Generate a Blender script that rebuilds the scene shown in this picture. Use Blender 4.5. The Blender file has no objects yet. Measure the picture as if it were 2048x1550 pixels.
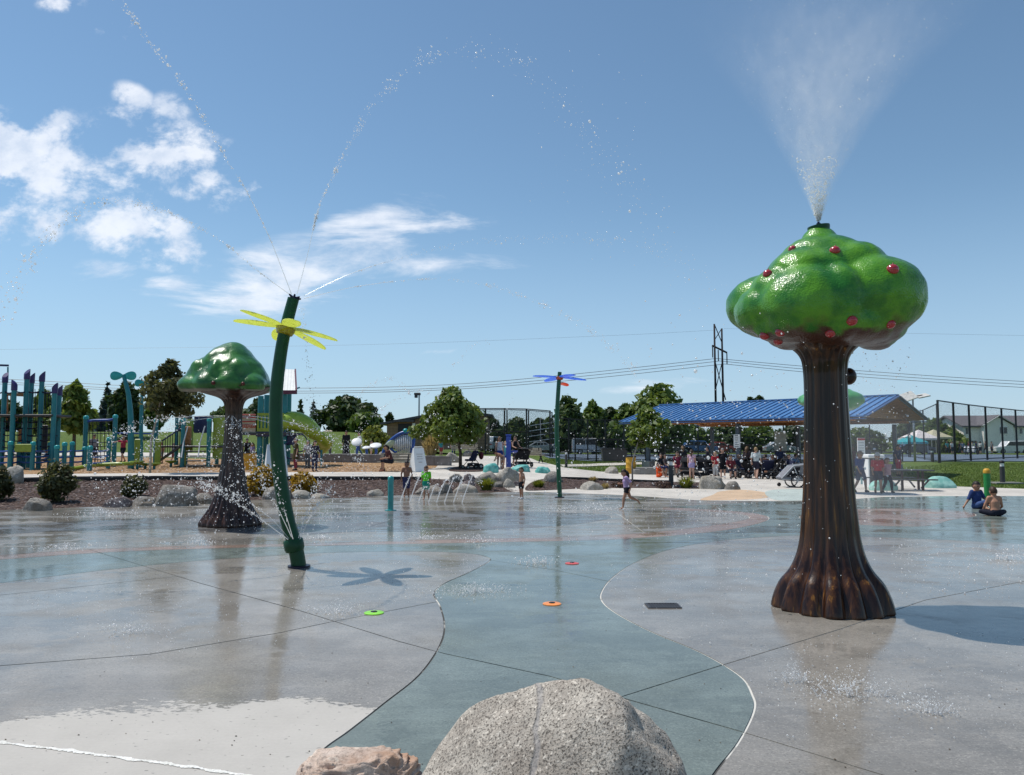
import bpy, bmesh, math, random
import numpy as np
from mathutils import Vector, Matrix, noise, geometry
random.seed(7); rng = np.random.default_rng(7)
S = bpy.context.scene
COL = S.collection
R = math.radians

# ------------------------------------------------------------------ camera
FPX, PITCH, CAMH = 1543.0, R(4.12), 1.9
cam_d = bpy.data.cameras.new('camera'); cam = bpy.data.objects.new('camera', cam_d); COL.objects.link(cam)
cam_d.sensor_fit = 'HORIZONTAL'; cam_d.sensor_width = 36; cam_d.lens = 36*FPX/2048
cam_d.clip_start = .05; cam_d.clip_end = 6000
cam.location = (0, 0, CAMH); cam.rotation_euler = (R(90)+PITCH, 0, 0)
S.camera = cam

# ------------------------------------------------------------------ sun, sky, exposure
SUN = Vector((-1.66, .80, 3.66)).normalized()
sun_d = bpy.data.lights.new('sun', 'SUN'); sun = bpy.data.objects.new('sun', sun_d); COL.objects.link(sun)
sun_d.energy = 4.3; sun_d.angle = R(.53); sun_d.color = (1, .955, .89)
sun.rotation_euler = (-SUN).to_track_quat('-Z', 'Y').to_euler(); sun.location = (-20, 10, 45)
SKY_STRENGTH = .12
S.view_settings.view_transform = 'Standard'; S.view_settings.look = 'None'
S.view_settings.exposure = 0.0; S.view_settings.gamma = 1; S.view_settings.use_curve_mapping = False
S.cycles.use_denoising = True
S.cycles.max_bounces = 8; S.cycles.transparent_max_bounces = 24; S.cycles.volume_bounces = 1
S.cycles.sample_clamp_indirect = 6
S.cycles.caustics_reflective = False; S.cycles.caustics_refractive = False

class NT:
    """small helper round a node tree"""
    def __init__(s, tree): s.t = tree; s.n = tree.nodes; s.l = tree.links
    def new(s, typ, **kw):
        n = s.n.new(typ)
        for k, v in kw.items(): setattr(n, k, v)
        return n
    def put(s, sock, v):
        if isinstance(v, bpy.types.NodeSocket): s.l.new(v, sock)
        else: sock.default_value = v
    def math(s, op, a, b=0.0, c=0.0, clamp=False):
        n = s.new('ShaderNodeMath', operation=op, use_clamp=clamp)
        s.put(n.inputs[0], a); s.put(n.inputs[1], b); s.put(n.inputs[2], c); return n.outputs[0]
    def ss(s, x, a, b):
        n = s.new('ShaderNodeMapRange', interpolation_type='SMOOTHSTEP')
        s.put(n.inputs[0], x); n.inputs[1].default_value = a; n.inputs[2].default_value = b
        return n.outputs[0]
    def mix(s, f, a, b):
        n = s.new('ShaderNodeMix', data_type='RGBA'); s.put(n.inputs[0], f); s.put(n.inputs[6], a); s.put(n.inputs[7], b); return n.outputs[2]
    def noise(s, vec, scale, detail=3, rough=.55, dist=0.0):
        n = s.new('ShaderNodeTexNoise'); n.inputs['Scale'].default_value = scale; n.inputs['Detail'].default_value = detail
        n.inputs['Roughness'].default_value = rough; n.inputs['Distortion'].default_value = dist
        if vec is not None: s.put(n.inputs['Vector'], vec)
        return n.outputs['Fac']
    def comb(s, x, y, z):
        n = s.new('ShaderNodeCombineXYZ'); s.put(n.inputs[0], x); s.put(n.inputs[1], y); s.put(n.inputs[2], z); return n.outputs[0]
    def sep(s, v):
        n = s.new('ShaderNodeSeparateXYZ'); s.put(n.inputs[0], v); return n.outputs
    def vmul(s, v, k):
        n = s.new('ShaderNodeVectorMath', operation='MULTIPLY'); s.put(n.inputs[0], v); n.inputs[1].default_value = k; return n.outputs[0]

def c4(c): return (c[0], c[1], c[2], 1)

# world: Nishita sky with a cloud layer laid over it by direction
world = bpy.data.worlds.new('World'); S.world = world; world.use_nodes = True
W = NT(world.node_tree); W.n.clear()
sky = W.new('ShaderNodeTexSky', sky_type='NISHITA'); sky.sun_disc = False
sky.sun_elevation = math.asin(SUN.z); sky.sun_rotation = math.atan2(SUN.x, SUN.y) % (2*math.pi)
sky.altitude = 400; sky.air_density = 1.0; sky.dust_density = .15; sky.ozone_density = 3.0
geo = W.new('ShaderNodeTexCoord'); dx, dy, dz = W.sep(geo.outputs['Generated'])
ysafe = W.math('MAXIMUM', dy, .05)
ta = W.math('DIVIDE', dx, ysafe); te = W.math('DIVIDE', dz, ysafe)          # tangents of azimuth and elevation, ahead
def blob(u, v, ru, rv, tilt=0.0):
    # soft elliptical cloud bank centred where the photograph's cloud stands
    d0 = (u-1024)/FPX; e0 = math.tan(math.atan((775-v)/FPX)+PITCH)
    a = W.math('SUBTRACT', ta, d0); e = W.math('SUBTRACT', te, e0)
    ct, st = math.cos(R(tilt)), math.sin(R(tilt))
    p = W.math('ADD', W.math('MULTIPLY', a, ct/(ru/FPX)), W.math('MULTIPLY', e, st/(ru/FPX)))
    q = W.math('ADD', W.math('MULTIPLY', a, -st/(rv/FPX)), W.math('MULTIPLY', e, ct/(rv/FPX)))
    r2 = W.math('ADD', W.math('MULTIPLY', p, p), W.math('MULTIPLY', q, q))
    return W.math('SUBTRACT', 1.0, W.math('SQRT', r2), clamp=False)
def mx(*a):
    r = a[0]
    for b in a[1:]: r = W.math('MAXIMUM', r, b)
    return r
puff = mx(blob(80, 350, 260, 150, -26), blob(340, 315, 235, 92, -24), blob(255, 462, 200, 72, -20),
          *[W.math('MULTIPLY', b_, .50) for b_ in (blob(238, 70, 66, 44), blob(190, 44, 52, 36), blob(246, 198, 64, 38, -30), blob(318, 218, 56, 46), blob(85, 2, 64, 32))],
          blob(-330, 420, 420, 150, -10), blob(2700, 300, 380, 120, 12))
wisp = mx(blob(560, 555, 280, 95, 12), blob(735, 500, 300, 88, 18), blob(870, 530, 210, 40, 2), blob(760, 430, 160, 45, 14),
          blob(870, 703, 80, 14, 3), blob(1290, 775, 200, 22, 4), blob(300, 560, 200, 40, -8), blob(2500, 620, 300, 60, 6))
ahead = W.ss(dy, .02, .25)
vec = W.comb(ta, W.math('MULTIPLY', te, 1.35), .37)
n1 = W.noise(vec, 10.5, 9, .62, .12)
vec2 = W.comb(W.math('MULTIPLY', ta, .55), W.math('MULTIPLY', te, 2.2), 3.0)
n2 = W.noise(vec2, 9.0, 8, .64, .45)
pa = W.ss(W.math('ADD', W.math('MULTIPLY', puff, .62), W.math('MULTIPLY', W.math('SUBTRACT', n1, .5), 3.4)), .06, .62)
pa = W.math('MULTIPLY', W.math('MULTIPLY', pa, W.ss(puff, 0.0, .22)), .85)
wa = W.ss(W.math('ADD', W.math('MULTIPLY', wisp, .55), W.math('MULTIPLY', W.math('SUBTRACT', n2, .5), 2.3)), .10, .72)
wa = W.math('MULTIPLY', W.math('MULTIPLY', wa, W.ss(wisp, 0.0, .30)), .82)
zs = W.math('ADD', W.math('MAXIMUM', dz, 0.0), .18)
vec3 = W.comb(W.math('DIVIDE', dx, zs), W.math('DIVIDE', dy, zs), 0.0)                # the same sort of sky behind the camera
n3 = W.noise(vec3, 1.4, 8, .62, .3)
ga = W.math('MULTIPLY', W.math('MULTIPLY', W.ss(n3, .56, .72), W.ss(dz, .03, .2)), W.math('SUBTRACT', 1.0, ahead))
alpha = W.math('MAXIMUM', W.math('MULTIPLY', W.math('MAXIMUM', pa, wa), ahead), ga)
n4 = W.noise(vec, 16, 5, .6)
cloudcol = W.mix(W.ss(n4, .3, .65), (6.0, 6.7, 7.9, 1), (8.6, 8.8, 9.3, 1))
hsv = W.new('ShaderNodeHueSaturation'); hsv.inputs['Saturation'].default_value = .95; hsv.inputs['Value'].default_value = 1.0
W.l.new(sky.outputs[0], hsv.inputs['Color'])
tint = W.new('ShaderNodeMix', data_type='RGBA', blend_type='MULTIPLY'); tint.inputs[0].default_value = 1
W.l.new(hsv.outputs[0], tint.inputs[6]); tint.inputs[7].default_value = (.92, 1.05, 1.02, 1)
low = W.math('MULTIPLY', W.math('SUBTRACT', 1.0, W.ss(dz, -.02, .32)), .7)
skycol = W.mix(low, tint.outputs[2], (3.45, 4.75, 6.6, 1))
bg = W.new('ShaderNodeBackground'); bg.inputs[1].default_value = SKY_STRENGTH
W.l.new(W.mix(W.math('MULTIPLY', alpha, .93), skycol, cloudcol), bg.inputs[0])
out = W.new('ShaderNodeOutputWorld'); W.l.new(bg.outputs[0], out.inputs[0])

# ------------------------------------------------------------------ pixel to place
def ray(u, v):
    d = (u-1024)/FPX; e = (775-v)/FPX
    return Vector((d, math.cos(PITCH)-math.sin(PITCH)*e, math.sin(PITCH)+math.cos(PITCH)*e))
def at(u, v, Y):
    r = ray(u, v); return Vector((0, 0, CAMH)) + r*(Y/r.y)
def sst(x): x = np.clip(x, 0, 1); return x*x*(3-2*x)
def hgt(x, y):
    x = np.asarray(x, float); y = np.asarray(y, float)
    y0 = np.interp(x, [-40, -30, -14.5, -9, -4, 0, 6], [15, 18, 22.6, 26.3, 28.8, 30.3, 31.5])
    left = .5*sst((y-y0)/10.5) + .4*sst((y-41)/14) + 2.3*sst((y-60)/26)*sst((-x-6)/9)
    right = .45*sst((y-42)/16)
    w = sst(x/7.0)
    return left*(1-w) + right*w
def h1(x, y): return float(hgt(x, y))
def gp(u, v):
    """where the view through this pixel meets the ground"""
    r = ray(u, v); o = Vector((0, 0, CAMH)); t = 1.0
    for i in range(4000):
        p = o + r*t
        d = p.z - h1(p.x, p.y)
        if d < .002: return Vector((p.x, p.y, h1(p.x, p.y)))
        t += max(d*.35, .002) if d < 3 else d*.5
        if t > 900: break
    p = o + r*300; return Vector((p.x, p.y, h1(p.x, p.y)))
def ppm(Y): return FPX/Y          # pixels of the 2048 frame per metre at depth Y

# ------------------------------------------------------------------ mesh helpers
class MB:
    def __init__(s): s.v = []; s.f = []; s.m = []
    def add(s, verts, faces, mi=0):
        b = len(s.v); s.v += [tuple(p) for p in verts]
        s.f += [tuple(i+b for i in f) for f in faces]; s.m += [mi]*len(faces)
    def box(s, c, d, rz=0.0, mi=0, M=None, bev=0.0):
        x, y, z = d[0]/2, d[1]/2, d[2]/2
        if bev > 0:
            b = min(bev, x*.9, y*.9, z*.9)
            P = []
            for zz, ii in ((-z, b), (-z+b, 0), (z-b, 0), (z, b)):
                P += [(-x+ii, -y+ii, zz), (x-ii, -y+ii, zz), (x-ii, y-ii, zz), (-x+ii, y-ii, zz)]
            F = [(3, 2, 1, 0), (12, 13, 14, 15)]
            for k in range(3):
                for i in range(4):
                    j = (i+1) % 4; F.append((k*4+i, k*4+j, k*4+4+j, k*4+4+i))
        else:
            P = [(-x, -y, -z), (x, -y, -z), (x, y, -z), (-x, y, -z), (-x, -y, z), (x, -y, z), (x, y, z), (-x, y, z)]
            F = [(3, 2, 1, 0), (4, 5, 6, 7), (0, 1, 5, 4), (1, 2, 6, 5), (2, 3, 7, 6), (3, 0, 4, 7)]
        m = M if M is not None else Matrix.Rotation(rz, 3, 'Z')
        c = Vector(c)
        s.add([c + m @ Vector(p) for p in P], F, mi); return s
    def bar(s, a, b, w, t, mi=0, up=(0, 0, 1)):
        """a square-section bar from a to b, w wide, t thick"""
        a, b = Vector(a), Vector(b); d = b-a; L = d.length
        z = d.normalized(); u = Vector(up)
        x = z.cross(u)
        if x.length < 1e-3: x = Vector((1, 0, 0))
        x.normalize(); y = x.cross(z)
        M = Matrix((x, y, z)).transposed()
        return s.box((a+b)/2, (w, t, L), mi=mi, M=M)
    def tube(s, pts, rad, n=10, caps=True, mi=0, side=None, asp=1.0):
        pts = [Vector(p) for p in pts]; k = len(pts)
        if not hasattr(rad, '__len__'): rad = [rad]*k
        V = []; prev = None
        for i in range(k):
            d = (pts[min(i+1, k-1)] - pts[max(i-1, 0)])
            d = d.normalized() if d.length > 1e-9 else Vector((0, 0, 1))
            if side is not None: x = Vector(side) - d*d.dot(Vector(side))
            elif prev is not None: x = prev - d*d.dot(prev)
            else: x = d.cross(Vector((0, 0, 1))) if abs(d.z) < .95 else d.cross(Vector((0, 1, 0)))
            if x.length < 1e-6: x = Vector((1, 0, 0))
            x.normalize(); prev = x; y = d.cross(x)
            for j in range(n):
                a = 2*math.pi*j/n
                V.append(pts[i] + x*(math.cos(a)*rad[i]*asp) + y*(math.sin(a)*rad[i]))
        F = [(i*n+j, i*n+(j+1) % n, (i+1)*n+(j+1) % n, (i+1)*n+j) for i in range(k-1) for j in range(n)]
        if caps: F += [tuple(reversed(range(n))), tuple(range((k-1)*n, k*n))]
        s.add(V, F, mi); return s
    def lathe(s, prof, n=20, c=(0, 0, 0), mi=0, M=None, caps=True):
        """prof: (radius, height) pairs turned about the z axis"""
        c = Vector(c); V = []
        for r, z in prof:
            for j in range(n):
                a = 2*math.pi*j/n; p = Vector((r*math.cos(a), r*math.sin(a), z))
                V.append(c + (M @ p if M is not None else p))
        k = len(prof)
        F = [(i*n+j, i*n+(j+1) % n, (i+1)*n+(j+1) % n, (i+1)*n+j) for i in range(k-1) for j in range(n)]
        if caps: F += [tuple(reversed(range(n))), tuple(range((k-1)*n, k*n))]
        s.add(V, F, mi); return s
    def ball(s, c, r, n=10, mi=0, sc=(1, 1, 1), M=None):
        c = Vector(c); V = []; m = max(4, n//2+1)
        V.append(Vector((0, 0, -1)))
        for i in range(1, m):
            a = -math.pi/2 + math.pi*i/m
            for j in range(n):
                b = 2*math.pi*j/n; V.append(Vector((math.cos(a)*math.cos(b), math.cos(a)*math.sin(b), math.sin(a))))
        V.append(Vector((0, 0, 1)))
        F = [(0, 1+(j+1) % n, 1+j) for j in range(n)]
        for i in range(m-2):
            for j in range(n): F.append((1+i*n+j, 1+i*n+(j+1) % n, 1+(i+1)*n+(j+1) % n, 1+(i+1)*n+j))
        t = len(V)-1; F += [(t, 1+(m-2)*n+j, 1+(m-2)*n+(j+1) % n) for j in range(n)]
        q = [Vector((p.x*sc[0]*r, p.y*sc[1]*r, p.z*sc[2]*r)) for p in V]
        s.add([c + (M @ p if M is not None else p) for p in q], F, mi); return s
    def prism(s, poly, axis_a, axis_b, o, ext, mi=0):
        """extrude a 2D outline (in the plane of axis_a, axis_b through o) by the vector ext"""
        o, A, B, E = Vector(o), Vector(axis_a), Vector(axis_b), Vector(ext); n = len(poly)
        V = [o + A*p[0] + B*p[1] for p in poly] + [o + A*p[0] + B*p[1] + E for p in poly]
        F = [tuple(range(n)), tuple(reversed(range(n, 2*n)))] + [(i, n+i, n+(i+1) % n, (i+1) % n) for i in range(n)]
        s.add(V, F, mi); return s
def mesh_of(name, V, F, smooth=True, mats=(), mi=None):
    me = bpy.data.meshes.new(name); me.from_pydata([tuple(p) for p in V], [], [tuple(f) for f in F])
    for m in mats: me.materials.append(m)
    if mi is not None and len(mats) > 1: me.polygons.foreach_set('material_index', np.asarray(mi, np.int32))
    if smooth: me.polygons.foreach_set('use_smooth', [True]*len(me.polygons))
    me.update(); return me
def link(name, me, parent=None, loc=(0, 0, 0), rz=0.0):
    o = bpy.data.objects.new(name, me); COL.objects.link(o)
    if parent is not None: o.parent = parent
    o.location = loc; o.rotation_euler = (0, 0, rz); return o
def obj(name, mb, mats, parent=None, smooth=False, world=False, fixn=True, auto=None):
    """link a builder's shape as one mesh object; world=True: given in world places, parent unrotated"""
    if not isinstance(mats, (list, tuple)): mats = [mats]
    V = mb.v
    if world and parent is not None:
        q = parent.location; p2 = parent.parent
        off = Vector(q)
        while p2 is not None: off += p2.location; p2 = p2.parent
        V = [(p[0]-off.x, p[1]-off.y, p[2]-off.z) for p in V]
    me = mesh_of(name, V, mb.f, smooth, mats, mb.m)
    if fixn:
        bm = bmesh.new(); bm.from_mesh(me); bmesh.ops.recalc_face_normals(bm, faces=bm.faces); bm.to_mesh(me); bm.free()
    if auto is not None:
        me.set_sharp_from_angle(angle=R(auto))
    return link(name, me, parent)
def tag(o, label=None, cat=None, group=None, kind=None):
    if label: o['label'] = label
    if cat: o['category'] = cat
    if group: o['group'] = group
    if kind: o['kind'] = kind
    return o
def thing(name, label, cat, loc=(0, 0, 0), rz=0.0, group=None):
    o = bpy.data.objects.new(name, None); COL.objects.link(o); o.empty_display_size = .2
    o.location = loc; o.rotation_euler = (0, 0, rz); return tag(o, label, cat, group)
def copy_tree(o, parent=None):
    c = o.copy(); COL.objects.link(c)
    if parent is not None: c.parent = parent
    for ch in list(o.children): copy_tree(ch, c)
    return c

# ------------------------------------------------------------------ materials
def mat(name, col, rough=.6, spec=.5, metal=0.0, col2=None, scale=6.0, bump=0.0, bscale=40.0, coat=0.0, rvar=0.0, detail=4, obj_co=True, contrast=(.35, .65), trans=0.0, subs=0.0):
    m = bpy.data.materials.new(name); m.use_nodes = True
    T = NT(m.node_tree); p = T.n['Principled BSDF']
    tc = T.new('ShaderNodeTexCoord'); co = tc.outputs['Object']
    p.inputs['Roughness'].default_value = rough; p.inputs['Specular IOR Level'].default_value = spec
    p.inputs['Metallic'].default_value = metal; p.inputs['Coat Weight'].default_value = coat
    p.inputs['Coat Roughness'].default_value = .08
    if trans: p.inputs['Transmission Weight'].default_value = trans
    if col2 is None: col2 = tuple(c*.8 for c in col)
    nz = T.noise(co, scale, detail)
    T.l.new(T.mix(T.ss(nz, *contrast), c4(col2), c4(col)), p.inputs['Base Color'])
    if rvar: T.l.new(T.math('ADD', rough-rvar/2, T.math('MULTIPLY', T.noise(co, scale*1.7, 3), rvar)), p.inputs['Roughness'])
    if bump:
        b = T.new('ShaderNodeBump'); b.inputs['Strength'].default_value = bump; b.inputs['Distance'].default_value = .02
        T.l.new(T.noise(co, bscale, 4), b.inputs['Height']); T.l.new(b.outputs[0], p.inputs['Normal'])
    return m
def leafmat(name, col, col2, transl=.35):
    m = bpy.data.materials.new(name); m.use_nodes = True
    T = NT(m.node_tree); p = T.n['Principled BSDF']; o = T.n['Material Output']
    g = T.new('ShaderNodeNewGeometry')
    tc = T.new('ShaderNodeTexCoord')
    f = T.math('ADD', T.math('MULTIPLY', g.outputs['Random Per Island'], .65), T.math('MULTIPLY', T.noise(tc.outputs['Object'], 1.1, 2), .45))
    c = T.mix(T.ss(f, .2, .9), c4(col), c4(col2))
    T.l.new(c, p.inputs['Base Color']); p.inputs['Roughness'].default_value = .5; p.inputs['Specular IOR Level'].default_value = .35
    tr = T.new('ShaderNodeBsdfTranslucent'); T.l.new(T.mix(.5, c, c4((col2[0]*1.3, col2[1]*1.25, col2[2]*.6))), tr.inputs[0])
    mx_ = T.new('ShaderNodeMixShader'); mx_.inputs[0].default_value = transl
    T.l.new(p.outputs[0], mx_.inputs[1]); T.l.new(tr.outputs[0], mx_.inputs[2]); T.l.new(mx_.outputs[0], o.inputs[0])
    return m

def concrete(name, col, wet=True):
    """brushed concrete; wet: a film of water, with standing puddles in the low middle of the pad and one dry patch near the path"""
    m = bpy.data.materials.new(name); m.use_nodes = True
    T = NT(m.node_tree); p = T.n['Principled BSDF']
    g = T.new('ShaderNodeNewGeometry'); pos = g.outputs['Position']; x, y, z = T.sep(pos)
    big = T.noise(pos, .35, 4, .6); mid = T.noise(pos, 2.2, 5, .6); fine = T.noise(pos, 38, 4, .65)
    broom = T.noise(T.vmul(pos, (3, 70, 3)), 1.0, 3, .6)
    shade = T.math('ADD', T.math('MULTIPLY', mid, .30), T.math('ADD', T.math('MULTIPLY', fine, .22), T.math('MULTIPLY', big, .34)))
    shade = T.math('ADD', shade, T.math('MULTIPLY', broom, .12))
    dark = tuple(c*.70 for c in col); lite = tuple(min(1, c*1.28) for c in col)
    base = T.mix(T.ss(shade, .32, .66), c4(dark), c4(lite))
    vo = T.new('ShaderNodeTexVoronoi'); vo.inputs['Scale'].default_value = 95; T.l.new(pos, vo.inputs['Vector']); ag = T.sep(vo.outputs['Color'])[0]
    base = T.mix(T.math('MULTIPLY', T.ss(ag, .80, .95), .35), base, c4(tuple(min(1, c*1.7) for c in col))); base = T.mix(T.math('MULTIPLY', T.ss(ag, .16, .04), .40), base, c4(tuple(c*.45 for c in col)))
    speck = T.ss(T.noise(pos, 11, 2, .5), .66, .74)
    blot = T.ss(T.noise(T.vmul(pos, (.7, 1, 1)), 3.1, 6, .72), .56, .70); base = T.mix(T.math('MULTIPLY', blot, .36), base, c4(tuple(c*.6 for c in col)))
    streak = T.ss(T.noise(T.vmul(pos, (.5, 5, 1)), 1.7, 5, .7), .55, .72); base = T.mix(T.math('MULTIPLY', streak, .28), base, c4(tuple(min(1, c*1.45) for c in col)))
    base = T.mix(T.math('MULTIPLY', speck, .25), base, c4(tuple(c*.5 for c in col)))
    if wet:
        # the dry island by the near path: an ellipse with a ragged, spattered edge
        ex = T.math('DIVIDE', T.math('ADD', x, 2.55), 1.62); ey = T.math('DIVIDE', T.math('SUBTRACT', y, 4.72), .98)
        ey = T.math('ADD', ey, T.math('MULTIPLY', ex, -.22))
        rr = T.math('SQRT', T.math('ADD', T.math('MULTIPLY', ex, ex), T.math('MULTIPLY', ey, ey)))
        rag = T.math('ADD', T.math('MULTIPLY', T.math('SUBTRACT', T.noise(T.vmul(pos, (1, 1.9, 1)), 15, 3, .6), .5), .75), T.math('MULTIPLY', T.math('SUBTRACT', T.noise(pos, 2.6, 3), .5), .6))
        ex2 = T.math('DIVIDE', T.math('ADD', x, 1.62), .72); ey2 = T.math('DIVIDE', T.math('SUBTRACT', y, 5.25), .62)
        rr = T.math('MINIMUM', rr, T.math('SQRT', T.math('ADD', T.math('MULTIPLY', ex2, ex2), T.math('MULTIPLY', ey2, ey2))))
        dry = T.math('MULTIPLY', T.ss(T.math('ADD', rr, rag), 1.06, 1.0), 1.0 if col[0] > col[2] else .12)
        spot = T.ss(T.noise(T.vmul(pos, (1, 1.7, 1)), 21, 1, .4), .715, .735)
        dry = T.math('MULTIPLY', dry, T.math('SUBTRACT', 1.0, T.math('MULTIPLY', spot, .8)))
        strip = T.ss(T.math('ADD', T.math('MULTIPLY', x, .62), y), 3.0, 2.6)          # the path side of the white joint
        dry = T.math('MAXIMUM', dry, T.math('MULTIPLY', strip, .95))
        dcol = (.50, .475, .435) if 'grey' in name else tuple(min(.6, c*2.2+.03) for c in col)
        drycol = T.mix(T.ss(shade, .3, .68), c4(tuple(c*.82 for c in dcol)), c4(dcol))
        wetpatch = T.math('MULTIPLY', T.ss(T.math('ADD', T.noise(T.vmul(pos, (.8, 1, 1)), .75, 5, .62), T.math('MULTIPLY', T.noise(pos, 9, 3), .06)), .555, .585), T.math('SUBTRACT', 1.0, dry))
        base = T.mix(T.math('MULTIPLY', wetpatch, .26), base, c4(tuple(c*.45 for c in col)))
        wetvar = T.math('MULTIPLY', T.ss(T.noise(T.vmul(pos, (.35, 1, 1)), 1.3, 5, .6), .38, .66), .30)
        base = T.mix(wetvar, base, c4(tuple(c*.55 for c in col)))
        T.l.new(T.mix(dry, base, drycol), p.inputs['Base Color'])
        band = T.noise(T.vmul(pos, (.16, 1.0, 1)), 1.1, 4, .6)
        pud = T.math('MULTIPLY', T.ss(y, 11.0, 17.0), T.ss(T.math('ADD', T.math('MULTIPLY', band, .6), T.math('MULTIPLY', T.noise(T.vmul(pos, (.5, 1, 1)), .55, 3, .5), .45)), .50, .64))
        film = T.math('SUBTRACT', T.math('ADD', T.math('ADD', .12, T.math('MULTIPLY', T.ss(y, 10.0, 18.0), .10)), T.math('MULTIPLY', T.ss(T.noise(pos, .9, 4, .6), .40, .68), .16)), T.math('MULTIPLY', T.ss(mid, .42, .62), .04))
        film = T.math('MULTIPLY', film, T.math('SUBTRACT', 1.0, T.math('MULTIPLY', wetpatch, .62)))
        ro = T.math('ADD', T.math('MULTIPLY', film, T.math('SUBTRACT', 1.0, pud)), T.math('MULTIPLY', pud, .03))
        ro = T.math('ADD', T.math('MULTIPLY', ro, T.math('SUBTRACT', 1.0, dry)), T.math('MULTIPLY', dry, .85))
        T.l.new(ro, p.inputs['Roughness'])
        p.inputs['IOR'].default_value = 1.36
        T.l.new(T.math('SUBTRACT', T.math('ADD', .34, T.math('MULTIPLY', pud, .25)), T.math('MULTIPLY', dry, .2)), p.inputs['Specular IOR Level'])
        rip = T.math('ADD', T.math('MULTIPLY', T.noise(T.vmul(pos, (1, 1.6, 1)), 7, 3, .6), 1.0), T.math('MULTIPLY', T.noise(pos, 2.2, 2), 1.4))
        hh = T.math('ADD', T.math('MULTIPLY', rip, T.math('ADD', .35, T.math('MULTIPLY', pud, .5))), T.math('MULTIPLY', T.math('ADD', fine, broom), T.math('MULTIPLY', T.math('SUBTRACT', 1.0, pud), .07)))
        b = T.new('ShaderNodeBump'); b.inputs['Strength'].default_value = .35; b.inputs['Distance'].default_value = .012
        T.l.new(hh, b.inputs['Height']); T.l.new(b.outputs[0], p.inputs['Normal'])
    else:
        T.l.new(base, p.inputs['Base Color']); p.inputs['Roughness'].default_value = .85; p.inputs['Specular IOR Level'].default_value = .3
        b = T.new('ShaderNodeBump'); b.inputs['Strength'].default_value = .3; b.inputs['Distance'].default_value = .006
        T.l.new(T.math('ADD', fine, broom), b.inputs['Height']); T.l.new(b.outputs[0], p.inputs['Normal'])
    return m

def groundmat(name, stops, scale, bump=.6, bscale=30, bdist=.03, rough=.9, patch=.4):
    """loose ground: colours picked by noise at two sizes"""
    m = bpy.data.materials.new(name); m.use_nodes = True
    T = NT(m.node_tree); p = T.n['Principled BSDF']
    pos = T.new('ShaderNodeNewGeometry').outputs['Position']
    v = T.new('ShaderNodeTexVoronoi'); v.inputs['Scale'].default_value = scale; T.l.new(T.vmul(pos, (1, .8, 1)), v.inputs['Vector'])
    hue = T.sep(v.outputs['Color'])[0]
    f = T.math('ADD', T.math('MULTIPLY', hue, 1-patch), T.math('MULTIPLY', T.noise(pos, .6, 4, .65), patch))
    cr = T.new('ShaderNodeValToRGB'); T.l.new(f, cr.inputs[0])
    e = cr.color_ramp.elements
    while len(e) < len(stops): e.new(.5)
    for el, (q, c) in zip(e, stops): el.position = q; el.color = c4(c)
    T.l.new(cr.outputs[0], p.inputs['Base Color']); p.inputs['Roughness'].default_value = rough; p.inputs['Specular IOR Level'].default_value = .2
    b = T.new('ShaderNodeBump'); b.inputs['Strength'].default_value = bump; b.inputs['Distance'].default_value = bdist
    T.l.new(T.math('ADD', hue, T.noise(pos, bscale, 3)), b.inputs['Height']); T.l.new(b.outputs[0], p.inputs['Normal'])
    return m
def rockmat(name, lo, hi, speck=.5, scale=14.0, tint=None, fine=90.0):
    m = bpy.data.materials.new(name); m.use_nodes = True
    T = NT(m.node_tree); p = T.n['Principled BSDF']
    co = T.new('ShaderNodeTexCoord').outputs['Object']
    big = T.noise(co, scale*.16, 4, .6); gr = T.noise(co, fine, 3, .7); gr2 = T.noise(co, fine*.45, 3, .7)
    f = T.math('ADD', T.math('MULTIPLY', big, .8), T.math('MULTIPLY', T.noise(co, scale, 5, .65), .5))
    c = T.mix(T.ss(f, .42, .86), c4(lo), c4(hi))
    c = T.mix(T.math('MULTIPLY', T.ss(gr, .50, .60), speck), c, c4(tuple(q*.16 for q in lo)))
    c = T.mix(T.math('MULTIPLY', T.ss(gr2, .57, .66), speck*.8), c, c4(tuple(min(.9, q*1.5) for q in hi)))
    vein = None
    if name == 'speckled_granite':
        x, y, z = T.sep(co)
        w = T.math('ADD', T.math('ADD', x, T.math('MULTIPLY', z, -.16)), T.math('ADD', .17, T.math('MULTIPLY', T.math('SUBTRACT', T.noise(co, 3.0, 4), .5), .14)))
        vein = T.ss(T.math('ABSOLUTE', w), .014, .004); c = T.mix(T.math('MULTIPLY', vein, .55), c, c4((.26, .25, .25)))
        stain = T.ss(T.noise(co, 2.4, 5, .65), .53, .68); c = T.mix(T.math('MULTIPLY', stain, .45), c, c4((.17, .15, .13)))
    if tint: c = T.mix(T.ss(T.noise(co, scale*.35, 4), .45, .7), c, c4(tint))
    T.l.new(c, p.inputs['Base Color']); p.inputs['Roughness'].default_value = .88; p.inputs['Specular IOR Level'].default_value = .25
    b = T.new('ShaderNodeBump'); b.inputs['Strength'].default_value = .7; b.inputs['Distance'].default_value = .012
    T.l.new(T.math('ADD', T.math('MULTIPLY', gr, .5), T.math('ADD', T.math('MULTIPLY', T.noise(co, scale*.7, 4, .6), 2.2), T.noise(co, scale*1.3, 5, .7))) if vein is None else T.math('ADD', T.math('MULTIPLY', gr, .45), T.math('ADD', T.math('MULTIPLY', T.noise(co, 5.0, 6, .7), 3.0), T.math('MULTIPLY', vein, -.8))), b.inputs['Height']); T.l.new(b.outputs[0], p.inputs['Normal'])
    return m
M = {}
M['gray'] = concrete('wet_grey_concrete', (.252, .233, .204))
M['gray2'] = concrete('wet_dark_grey_concrete', (.155, .15, .145))
M['teal'] = concrete('wet_teal_concrete', (.168, .196, .174))
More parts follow.
